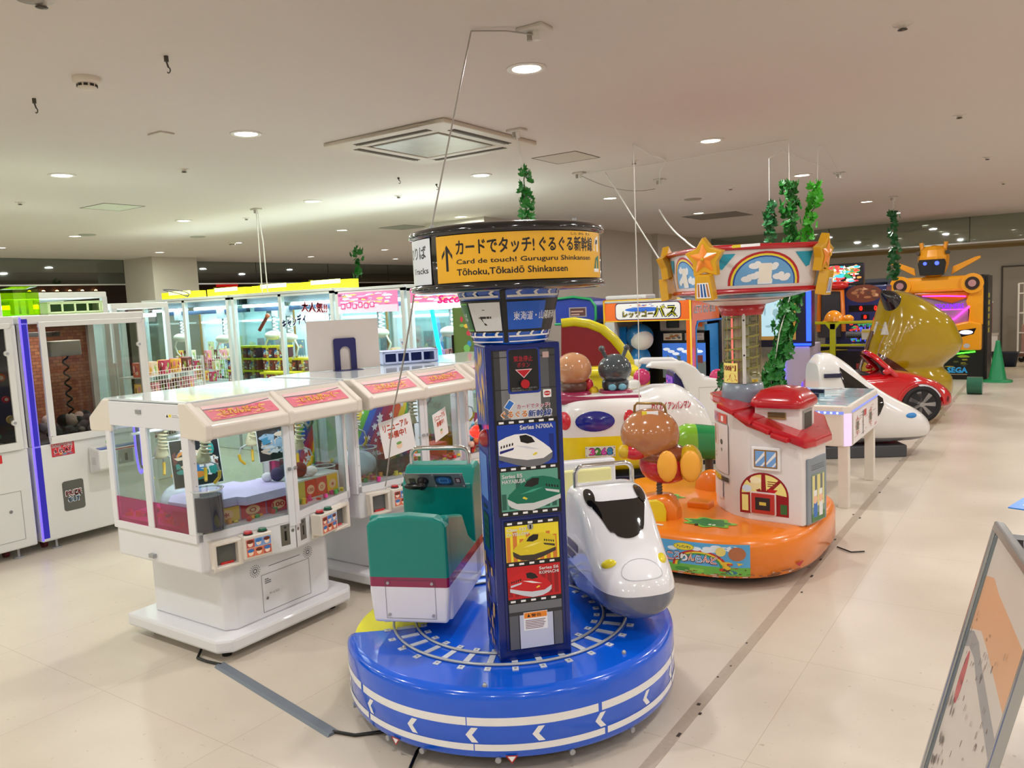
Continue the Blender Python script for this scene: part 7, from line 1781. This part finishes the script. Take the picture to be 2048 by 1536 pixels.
g = G(); g.prism([(-.16, .02), (.16, .02), (.19, .20), (.17, .26), (-.17, .26), (-.19, .20)], -.21, -.12, C((18, 18, 22), .15, coat=.5), axis='y'); g.build('visor', hd, bevel=.01)
g = G(); g.cyl((.07, -.21, .2), (.07, -.22, .2), .03, P('blue_eye', (60, 60, 255), .3, emit=4, ec=(40, 60, 255)), 14).cyl((-.09, -.21, .2), (-.09, -.22, .2), .025, P('blue_eye', (60, 60, 255), .3), 14); g.build('lamp', hd)
for s_ in (-1, 1):
    g = G(); g.prism([(s_ * .24, .02), (s_ * .62, .24), (s_ * .62, .28), (s_ * .56, .27), (s_ * .26, .14)], -.02, .02, RO, axis='y'); g.build('side_fin', hd, bevel=.006)
    g = G(); g.cyl((s_ * .15, 0, .40), (s_ * .17, 0, .52), .03, RO, 10).cyl((s_ * .2, -.03, .36), (s_ * .2, -.14, .36), .03, C((60, 50, 40), .4), 10); g.build('crest_knob', hd)
# ---------------------------------------------------------------- blue neon screen cabinet
BN = P('blue_neon', (40, 60, 255), .3, emit=4.5, ec=(20, 50, 255)); NV = C((16, 18, 44), .3)
b = T('screen_cabinet', 'dark cabinet with lit map screen and blue neon edges behind the ivy', 'arcade cabinet', (-3.40, 11.0, 0))
g = G(); g.box(0, .72, 0, .2, .92, 1.86, NV).box(.3, .70, 0, .6, 0, .95, C((190, 180, 200), .4)); cb2 = g.build('cabinet', b, bevel=.01)
g = G(); d = D(g, (0, 0, 0), (1, 0, 0)); d.rect(.02, 1.02, .50, .62, P('screen_frame', (170, 130, 60), .4, emit=.25)); d.rect(.06, 1.07, .36, .50, P('screen_blue', (170, 206, 220), .3, emit=.55))
for i in range(5): d.rect(.44, 1.08 + i * .1, .07, .085, C((206, 156, 70), emit=.2)); d.rect(.06 + i * .075, 1.58, .06, .05, C((200, 150, 70), emit=.2)); 
d.art(.08, 1.1, .32, .44, [C((190, 220, 230), emit=.4), C((140, 180, 190), emit=.4)], 14, 3, .3); g.build('screen', cb2)
g = G(); g.box(.66, .72, -.02, 0, 1.0, 1.72, BN).box(.40, .72, -.02, 0, .94, .97, BN).box(.34, .36, -.02, 0, .3, .90, BN).box(.02, .4, -.02, 0, 1.70, 1.72, C((20, 30, 120), .3)); g.build('neon_edge', cb2)
# ---------------------------------------------------------------- net frame game
LY = P('lime_frame', (196, 196, 30), .3); 
b = T('net_ball_game', 'black ball game with lime yellow frame and net', 'game machine', (-3.00, 12.35, 0)); W = .98
g = G(); g.box(0, W, 0, .9, 0, .82, C((14, 12, 22), .3)); lb7 = g.build('cabinet', b, bevel=.01)
g = G(); d = D(g, (0, 0, 0), (1, 0, 0)); d.ell(.20, .75, .09, .02, C((200, 180, 30))); d.pts([(.02, .68), (.34, .77), (.6, .78), (.3, .79), (.02, .74)], C((190, 170, 40))); d.rect(.5, .76, .45, .03, C((60, 50, 110))); d.rect(.14, .45, .07, .09, C((210, 190, 180))); d.rect(.62, .5, .08, .08, C((180, 60, 60))); g.build('cabinet_print', lb7)
g = G(); g.box(0, W, -.03, .01, 1.16, 1.20, LY).box(0, W, -.03, .01, .83, .865, LY).box(.26, .34, -.04, .02, .3, 1.18, LY); g.prism([(.19, 1.17), (.41, 1.17), (.34, 1.08), (.26, 1.08)], -.04, .0, LY, axis='y'); g.build('frame', b, bevel=.005)
g = G()
for i in range(40): g.cyl((W * i / 39, 0, .86), (W * i / 39, 0, 1.17), .0022, C((60, 56, 50), .6), 4, cap=False)
for j in range(12): g.cyl((0, 0, .87 + j * .026), (W, 0, .87 + j * .026), .0022, C((60, 56, 50), .6), 4, cap=False)
g.build('net', b, stuff=True)
g = G(); g.cyl((.42, .3, .98), (.95, .3, .98), .05, C((130, 134, 140), .3, metal=.4), 14); g.build('roller', b)
g = G(); g.box(.70, .92, -.045, -.04, .93, 1.08, C((226, 220, 210))).box(.71, .91, -.047, -.045, 1.03, 1.06, C((214, 190, 60))); g.build('notice_label', b)
t7 = T('toy_helmet', 'small orange dome toy on the lime yellow frame', 'toy', (-2.80, 12.40, 1.20))
g = G(); g.sph((.10, 0, 0), (.14, .1, .16), P('toy_orange', (244, 150, 24), .2, coat=.5), 22, 10, z0=0); g.build('dome', t7)
g = G(); g.sph((.30, 0, .03), (.08, .07, .06), P('toy_orange', (244, 150, 24), .2, coat=.5), 14, 8).box(-.04, .36, -.06, .06, 0, .02, P('toy_orange', (244, 150, 24), .2)); g.build('rim', t7)
# score machine behind
b = T('score_game_machine', 'tall game machine with red digits and colourful lit board', 'game machine', (-3.24, 13.33, 0)); 
g = G(); g.box(.2, 1.1, 0, .5, 0, 1.70, C((34, 40, 100), .35)).box(.1, .46, -.06, .4, .9, 1.66, C((60, 56, 60), .3)); cb3 = g.build('cabinet', b, bevel=.02)
g = G(); g.tube([(.12, -.07, 1.0), (.14, -.07, 1.66), (.48, -.07, 1.64), (.5, -.07, 1.0)], .035, C((226, 120, 30), .3), 8); g.build('orange_frame', b)
g = G(); d = D(g, (0, -.001, 0), (1, 0, 0)); d.ell(.78, 1.58, .26, .14, C((120, 60, 40))); d.art(.58, 1.48, .42, .2, [C((220, 170, 130)), C((90, 60, 50)), C((180, 120, 80))], 20, 3, .3); d.rect(.56, 1.30, .46, .1, BLK); d.rect(.74, 1.18, .12, .08, BLK)
rg = P('digit_red', (255, 40, 30), .3, emit=3, ec=(255, 30, 20)); d.text('0', .72, 1.32, .065, rg, .04, 1); d.text('0', .93, 1.32, .065, rg, .04, 1); d.text('8', .78, 1.19, .055, rg, .04, 1)
cols = [C((60, 90, 255), emit=1.5), C((230, 70, 60), emit=.6), C((60, 160, 100), emit=.6), C((110, 60, 160), emit=.5)]
d.art(.56, .82, .46, .34, cols, 60, 2, .18); 
for i in range(6): d.rect(.6 + i * .065, .84, .012, .16 + .02 * i, cols[0])
g.build('board_print', cb3)
g = G(); g.box(.16, .78, -.02, .1, 1.72, 2.06, C((30, 30, 34), .3)); tp7 = g.build('top_screen', b, bevel=.01)
g = G(); d = D(g, (.16, -.021, 1.72), (1, 0, 0)); d.art(.02, .02, .58, .30, [C((60, 180, 230), emit=.9), C((230, 60, 60), emit=.9), C((250, 220, 200), emit=.9), C((40, 140, 80), emit=.9), C((240, 140, 60), emit=.9)], 90, 5, .3); g.build('screen_print', tp7)
g = G(); g.sph((.42, -.08, 1.72), (.16, .08, .07), C((210, 36, 30), .25, coat=.4), 16, 8); g.build('red_dome', b)
b = T('arcade_cabinet', 'dark blue glazed cabinet left of the robot cabinet', 'arcade cabinet', (-3.15, 15.9, 0)); g = G(); g.box(0, .70, 0, .5, 0, 1.82, C((70, 74, 84), .4)).box(.08, .62, -.01, 0, .2, 1.75, C((20, 26, 44), .15)); g.build('cabinet', b)
# ---------------------------------------------------------------- cone, basket, post, trolley
t = T('traffic_cone', 'green traffic cone standing on the floor before the grey door', 'traffic cone', (-.78, 15.52, 0)); GC = P('cone_green', (20, 140, 84), .4)
g = G(); g.lathe([(.15, .03), (.13, .05), (.032, .66), (.028, .69), (0, .69)], (0, 0, 0), GC, 32); g.build('cone_body', t)
g = G(); g.lathe([(.22, 0), (.22, .02), (.14, .035), (0, .035)], (0, 0, 0), GC, 32, e=3.2); g.build('cone_base', t)
t = T('shopping_basket', 'dark navy plastic basket on the floor behind the green cone', 'basket', (-.80, 18.3, 0)); nb2 = C((26, 36, 56), .4)
g = G(); g.lathe([(.16, 0), (.19, .005), (.24, .27), (.25, .28), (.23, .28), (.18, .02), (0, .02)], (0, 0, 0), nb2, 40, e=5, sy=.75); g.build('basket_body', t)
t = T('pole_stand', 'pink and white stand with plate beside the grey door', 'stand', (-1.13, 19.6, 0))
g = G(); g.cyl((0, 0, .6), (0, 0, 1.22), .035, C((190, 60, 100), .4), 12).cyl((0, 0, 1.22), (0, 0, 1.25), .05, WHT, 12); g.build('pole', t); g = G(); g.box(-.12, .14, -.08, .08, 0, .55, WHT).box(-.14, .16, -.1, .1, .55, .58, C((210, 200, 196))); g.build('bin', t)
t = T('roll_cage_trolley', 'white wire roll trolley at the right picture edge', 'trolley', (-.62, 19.2, 0), R(-10)); g = G()
for a in (0, .7): g.cyl((a, 0, .12), (a, 0, 1.6), .018, WHT, 8); g.cyl((a, .5, .12), (a, .5, 1.6), .018, WHT, 8)
for z_ in (.2, .6, 1.0, 1.4, 1.6): g.cyl((0, 0, z_), (.7, 0, z_), .012, WHT, 6).cyl((0, .5, z_), (.7, .5, z_), .012, WHT, 6).cyl((0, 0, z_), (0, .5, z_), .012, WHT, 6)
for i in range(14): g.cyl((.05 * i + .02, .5, .2), (.05 * i + .02, .5, 1.4), .005, WHT, 5, cap=False)
g.build('wire_frame', t); g = G(); g.box(0, .7, 0, .5, .12, .16, C((110, 70, 60), .4)); g.build('deck', t)
for a, b_ in ((.06, .06), (.64, .06), (.06, .44), (.64, .44)): g = G(); g.cyl((a, b_ - .02, .055), (a, b_ + .02, .055), .055, BLK, 14).box(a - .02, a + .02, b_ - .03, b_ + .03, .08, .13, SILV); g.build('caster', t)
g = G(); g.box(.06, .6, .05, .45, .16, .75, C((180, 140, 130), .6)); tag(g.build('carton_stack'), 'brown carton load inside the white roll trolley', 'carton'); bpy.data.objects['carton_stack'].location = (-.62, 19.2, 0)
tag(G().cyl((0, 0, 0), (.25, .02, 0), .0, BLK, 6).box(-1.15, -.9, 18.6, 18.75, .0, .04, C((30, 90, 60), .5)).build('green_mat'), 'small dark green mat by the basket', 'mat') if False else None
# ---------------------------------------------------------------- ivy
rd = random.Random(77)
_leaf = {}
def leaf_mesh(kind):
    if kind not in _leaf:
        g = G(); m = [P('ivy_green', (36, 120, 40), .4, vary=.15), P('ivy_lime', (70, 190, 40), .35, vary=.1), P('ivy_dark', (30, 100, 48), .4, vary=.15)][kind]
        pl = [(0, 0), (.30, .05), (.52, .30), (.30, .38), (.36, .72), (.12, .66), (0, 1.0), (-.12, .66), (-.36, .72), (-.30, .38), (-.52, .30), (-.30, .05)]
        vs = [(0, .35, .10)] + [(a, b, .0 - .12 * abs(a)) for a, b in pl]
        g.add(vs, [(0, 1 + i, 1 + (i + 1) % 12) for i in range(12)], m)
        me = bpy.data.meshes.new('leaf'); me.from_pydata([tuple(v) for v in g.v], [], g.f); me.materials.append(m); _leaf[kind] = me
    return _leaf[kind]
def ivy(label, pts, n, size=.055, kind=0, spread=.05, group=None):
    t = T('hanging_ivy', label, 'artificial ivy', pts[0], 0, group); p0_ = V(pts[0]); P_ = [V(p) - p0_ for p in pts]
    def at(f):
        f *= len(P_) - 1; i = min(int(f), len(P_) - 2); return P_[i].lerp(P_[i + 1], f - i)
    g = G(); k = 24; g.tube([at(i / k) + V((.012 * math.sin(i * 1.7), .012 * math.cos(i * 2.3), 0)) for i in range(k + 1)], .004, C((60, 90, 40), .5), 5); g.build('stem', t)
    for i in range(n):
        f = (i + rd.random()) / n; q = at(f); a = rd.uniform(0, 2 * PI); r_ = spread * rd.uniform(.2, 1)
        o = bpy.data.objects.new('leaf', leaf_mesh(kind)); COL.objects.link(o); o.parent = t
        o.location = q + V((r_ * math.cos(a), r_ * math.sin(a), rd.uniform(-.02, .02))); s_ = size * rd.uniform(.7, 1.25); o.scale = (s_, s_, s_)
        o.rotation_euler = (rd.uniform(1.2, 2.6), rd.uniform(-.5, .5), a + rd.uniform(-.7, .7) - PI / 2)
    return t
ivy('ivy strand hanging from the ceiling just behind the black drum sign', [(-3.0, 4.63, 2.58), (-2.99, 4.64, 2.25), (-3.0, 4.63, 1.95)], 60, .072, 0, .055)
ivy('tallest ivy strand above the star canopy', [(-1.731, 6.465, 2.52), (-1.72, 6.47, 2.3), (-1.73, 6.46, 2.0)], 80, .072, 0, .075)
ivy('bright lime lit ivy strand right of the tallest, above the canopy', [(-1.56, 6.62, 2.50), (-1.60, 6.60, 2.25), (-1.66, 6.56, 2.0)], 64, .068, 1, .06)
ivy('short darker ivy strand left of the tallest, above the canopy', [(-1.87, 6.41, 2.36), (-1.88, 6.42, 2.2), (-1.86, 6.42, 2.0)], 48, .065, 2, .06)
ivy('thick ivy strand below the canopy right of the clear tube', [(-1.80, 6.82, 1.68), (-1.85, 6.76, 1.45), (-1.86, 6.72, 1.2), (-1.91, 6.66, 1.0), (-1.93, 6.64, .88)], 250, .082, 0, .10)
ivy('thin ivy strand below the canopy left of the clear tube', [(-2.08, 6.60, 1.54), (-2.16, 6.52, 1.3), (-2.24, 6.43, 1.05), (-2.29, 6.37, .88)], 90, .068, 2, .07)
ivy('ivy strand hanging beside the robot cabinet above the yellow dome ride', [(-1.806, 11.783, 2.64), (-1.80, 11.8, 2.3), (-1.81, 11.78, 1.95), (-1.806, 11.78, 1.75)], 80, .085, 2, .085)
ivy('small ivy strand hanging over the glazed cranes at left', [(-9.9, 9.9, 2.70), (-9.9, 9.9, 2.45), (-9.9, 9.9, 2.2)], 26, .12, 0, .09)
# ---------------------------------------------------------------- cords and ceiling outlets
WC = C((226, 224, 218), .4); GC2 = C((176, 170, 162), .4)
def cord(label, pts, r_=.004, m=WC, sag=0, name='power_cord', cat='cord'):
    P2 = []
    for a, b in zip(pts[:-1], pts[1:]):
        a = V(a); b = V(b)
        for i in range(10): f = i / 10; q = a.lerp(b, f); q.z -= sag * 4 * f * (1 - f); P2.append(q)
    P2.append(V(pts[-1])); g = G(); g.tube(P2, r_, m, 6); return tag(g.build(name), label, cat)
def outlet(x, y, label, s=1.0, plug=True):
    t = T('ceiling_outlet', label, 'outlet', (x, y, H)); g = G(); g.box(-.055 * s, .055 * s, -.04 * s, .04 * s, -.016, 0, C((206, 200, 190), .4)); g.build('plate', t, bevel=.004)
    if plug: g = G(); g.cyl((0.01, 0, -.016), (0.01, 0, -.055), .014, WC, 10).cyl((-.025, 0, -.016), (-.025, 0, -.05), .012, GC2, 10); g.build('plug', t)
outlet(-1.862, 3.004, 'flat ceiling outlet nearest the top edge, feeding the sign cord', 1.2)
outlet(-3.04, 4.625, 'ceiling outlet beside the air conditioner above the ivy', 1.1)
outlet(-7.338, 5.846, 'ceiling outlet with two white cords over the yellow headers')
outlet(-3.311, 7.61, 'ceiling outlet where the looping cord ends'); outlet(-3.659, 6.584, 'ceiling outlet at the left end of the strung cords')
outlet(-1.844, 8.775, 'ceiling outlet right of the lime ivy'); outlet(-1.806, 11.783, 'ceiling outlet over the ivy beside the robot cabinet')
cord('grey cord from the ceiling down to the drum sign', [(-2.07, 2.833, H - .01), (-2.015, 2.42, 1.975)], .0035, GC2)
cord('short grey cord along the ceiling to the sign cord', [(-1.862, 3.004, H - .03), (-1.95, 2.92, H - .015), (-2.07, 2.833, H - .01)], .0035, GC2)
cord('grey cord slanting from the drum sign to the second low crane', [(-2.045, 2.34, 1.742), (-2.6, 2.78, 1.22), (-3.215, 3.33, .665)], .0035, GC2, .02)
cord('white cord with plugs from the ceiling to the ivy behind the sign', [(-3.04, 4.625, H - .05), (-3.02, 4.63, 2.7), (-3.0, 4.63, 2.55)], .005)
cord('long vertical white cord dropping to the brown headed rider', [(-2.68, 5.681, H - .005), (-2.68, 5.681, 1.8), (-2.67, 5.66, 1.5), (-2.66, 5.60, .62)], .004)
cord('white cord along the ceiling above the long vertical cord', [(-2.68, 5.681, H - .008), (-2.72, 6.1, H - .03), (-2.792, 6.554, H - .01), (-3.0, 6.9, H - .05), (-3.311, 7.61, H - .02)], .004)
cord('thin white cord strung across the ceiling to the canopy ivy', [(-3.659, 6.584, H - .02), (-2.7, 6.52, H - .03), (-1.731, 6.465, H - .01), (-1.731, 6.465, 2.5)], .0035)
cord('sagging cord from the left ceiling outlet', [(-3.659, 6.584, H - .02), (-3.625, 8.19, H - .01)], .004, GC2, .07)
cord('white cord slanting down to the left canopy corner', [(-3.45, 6.7, H - .01), (-2.9, 6.0, 2.42), (-2.22, 5.08, 1.93)], .005)
cord('thick white cord reaching the canopy rim from behind', [(-3.1, 7.1, 2.50), (-2.5, 6.2, 2.14), (-2.0, 5.5, 1.98)], .007, WC, .03)
cord('thin cord dropping to the short dark ivy strand', [(-1.844, 8.775, H - .02), (-1.9, 6.9, H - .01), (-1.87, 6.41, 2.72), (-1.87, 6.41, 2.36)], .0025)
cord('thin cord dropping to the lime ivy strand', [(-1.844, 8.775, H - .02), (-1.6, 7.0, H - .01), (-1.55, 6.62, 2.80), (-1.56, 6.62, 2.50)], .0025)
cord('white wire inside the thick ivy strand', [(-1.79, 6.80, 1.75), (-1.88, 6.68, 1.35), (-1.94, 6.6, .88)], .005)
cord('white wire beside the thin ivy strand', [(-2.06, 6.58, 1.6), (-2.29, 6.35, .88)], .004)
cord('left one of two white cords over the yellow headers', [(-7.338, 5.846, H - .05), (-7.48, 5.96, 2.5), (-7.90, 6.29, 1.95)], .006)
cord('right one of two white cords over the yellow headers', [(-7.31, 5.846, H - .05), (-7.38, 5.94, 2.5), (-7.80, 6.29, 1.95)], .006)
cord('cord from the ceiling outlet to the ivy beside the robot cabinet', [(-1.806, 11.783, H - .05), (-1.806, 11.783, 2.64)], .005)
cord('thin cord from the ceiling to the small ivy over the cranes', [(-9.9, 9.9, H), (-9.9, 9.9, 2.70)], .004)
cord('dark coiled wire resting on the first glazed crane', [(-9.9 + .25 * math.cos(a * .5), 6.45 + .1 * math.sin(a * .5), 1.97 + .12 * abs(math.sin(a * .25))) for a in range(26)], .006, C((40, 44, 60), .5))
# floor cable cover and black cable
g = G(); a = V((-3.34, 2.235, 0)); b = V((-2.37, 2.07, 0)); u_ = (b - a).normalized(); n_2 = V((-u_.y, u_.x, 0))
g.M = Matrix.Translation(a) @ Matrix((u_, n_2, V((0, 0, 1)))).transposed().to_4x4(); L = (b - a).length
g.prism([(-.03, 0), (.03, 0), (.02, .011), (-.02, .011)], 0, L, P('cable_cover_grey', (112, 120, 132), .45), axis='x'); tag(g.build('cable_cover'), 'grey floor cable cover between the nearest crane and the blue ride', 'cable cover')
cord('black cable on the floor entering the blue ride base', [(-2.38, 2.075, .008), (-2.28, 2.10, .008), (-2.18, 2.19, .01), (-2.1, 2.3, .03)], .007, BLK)
cord('black cable from the crane base to the floor cover', [(-3.62, 2.36, .04), (-3.5, 2.22, .008), (-3.42, 2.22, .008), (-3.33, 2.234, .008)], .007, BLK)
cord('black cable looping from the blue ride to the picture bottom edge', [(-1.98, 2.18, .03), (-1.97, 2.12, .02), (-1.93, 2.03, .008), (-1.8, 1.98, .008)], .007, BLK)
cord('thin black cable under the orange ride edge', [(-1.15, 5.35, .008), (-1.05, 5.28, .008), (-.98, 5.33, .008)], .005, BLK)
# ---------------------------------------------------------------- A-frame sign at the right edge
t = T('a_frame_sign', 'silver framed standing sign with peach and grey poster at the right edge', 'sign', (0, 0, 0))
AL = P('sign_aluminium', (176, 180, 182), .25, metal=.75, vary=.03)
def leanpt(y, s): return V((-.122 - .232 * s + (2.60 - y) * .222, y, 1.0 - s))   # s measured down the panel
ya, yb = 2.60, 2.05; smax = .96
def bar(p, q, w_, th, m, name, par):
    d_ = (q - p).normalized(); g = G(); n = (leanpt(yb, 0) - leanpt(ya, 0)).cross(leanpt(ya, 1) - leanpt(ya, 0)).normalized(); s_ = d_.cross(n)
    vs = [p + s_ * a + n * b_ for a, b_ in ((-w_, -th), (w_, -th), (w_, th), (-w_, th))] + [q + s_ * a + n * b_ for a, b_ in ((-w_, -th), (w_, -th), (w_, th), (-w_, th))]
    g.add(vs, [(0, 1, 2, 3), (7, 6, 5, 4), (0, 4, 5, 1), (1, 5, 6, 2), (2, 6, 7, 3), (3, 7, 4, 0)], m); return g.build(name, par, bevel=.006)
for y in (ya, yb): bar(leanpt(y, 0), leanpt(y, smax), .012, .012, AL, 'upright_bar', t)
bar(leanpt(ya, 0), leanpt(yb, 0), .014, .014, AL, 'top_bar', t); bar(leanpt(ya, smax - .02), leanpt(yb, smax - .02), .014, .012, AL, 'bottom_bar', t)
bar(leanpt(ya - .028, .02), leanpt(ya - .028, smax - .03), .006, .008, C((130, 140, 146), .3, metal=.6), 'inner_strip', t)
dn = (leanpt(ya, 1) - leanpt(ya, 0)).normalized(); dy = (leanpt(yb, 0) - leanpt(ya, 0)).normalized()
Wp = (leanpt(yb, 0) - leanpt(ya, 0)).length
o_ = leanpt(ya, 0); nrm = dy.cross(-dn).normalized(); nrm = -nrm if nrm.x > 0 else nrm
fnp = lambda p, q, h: o_ + dy * p + dn * q + nrm * h
g = G(); d = D(g, fn=fnp); d.rect(.01, .01, Wp - .02, .94, C((214, 204, 194), .4)); d.pts([(.012, .15), (.12, .12), (.2, .135), (Wp - .01, .16), (Wp - .01, .33), (.25, .28), (.15, .27), (.012, .32)], C((222, 172, 134), .4))
d.pts([(.012, .33), (.08, .30), (.16, .30), (.25, .33), (Wp - .01, .40), (Wp - .01, .46), (.24, .38), (.16, .35), (.08, .35), (.012, .38)], C((160, 158, 158), .4))
d.pts([(.10 + .026 * math.cos(a) * (1 + .2 * math.sin(a)), .44 + .085 * math.sin(a)) for a in [i * PI / 10 for i in range(20)]], C((196, 96, 100), .4)); d.rect(.075, .45, .05, .003, C((150, 70, 76)))
rr_ = random.Random(8)
for i in range(90): x_, y_ = rr_.uniform(.03, Wp - .06), rr_.uniform(.2, .92); d.rect(x_, y_, .004, rr_.uniform(.008, .022), C(rr_.choice([(90, 70, 60), (150, 120, 100), (120, 90, 84)])))
for i in range(14): d.ell(rr_.uniform(.03, .12), rr_.uniform(.5, .9), .008, .016, C((110, 100, 96)))
for i in range(6): d.pts([(.05 + .03 * i, .92), (.06 + .03 * i, .80 - .02 * i), (.075 + .03 * i, .92)], C((196, 170, 120)))
g.build('poster', t)
g = G(); back = [leanpt(ya, .0) + V((.02, 0, 0)), leanpt(ya, 0) + V((.30, 0, -.96))]
for y in (ya - .02, yb + .02):
    p = leanpt(y, .03) + V((.02, 0, 0)); q = V((p.x + .20, y, .02)); g.cyl(p, q, .010, AL, 8)
g.build('rear_leg', t)
g = G(); p = leanpt(ya - .03, .02); g.box(p.x + .012, p.x + .06, p.y - .02, p.y + .03, p.z - .06, p.z + .0, C((50, 48, 50), .4)).cyl((p.x + .05, p.y, p.z - .02), (p.x + .12, p.y, p.z - .02), .01, SILV, 8); g.build('hinge', t)
# white stand with blue leaflet behind the sign
t = T('leaflet_stand', 'white box stand at the right edge behind the silver sign', 'stand', (.02, 3.25, 0))
g = G(); g.box(-.07, .3, -.15, .2, 0, .92, P('stand_white', (226, 226, 232), .35)); g.build('box', t, bevel=.015)
t = T('leaflet', 'bright blue leaflet lying on the white stand', 'leaflet', (-.12, 3.12, .925), R(-14)); g = G(); g.box(0, .22, 0, .16, 0, .004, P('leaflet_blue', (40, 130, 220), .35)); g.build('sheet', t)
g = G(); d = D(g, (0.0, 0, .004), (1, 0, 0), (0, 1, 0)); d.rect(.03, .05, .05, .012, WHT); d.lines(.03, .09, .08, .04, 3, C((120, 180, 240)), 2); g.build('print', t)
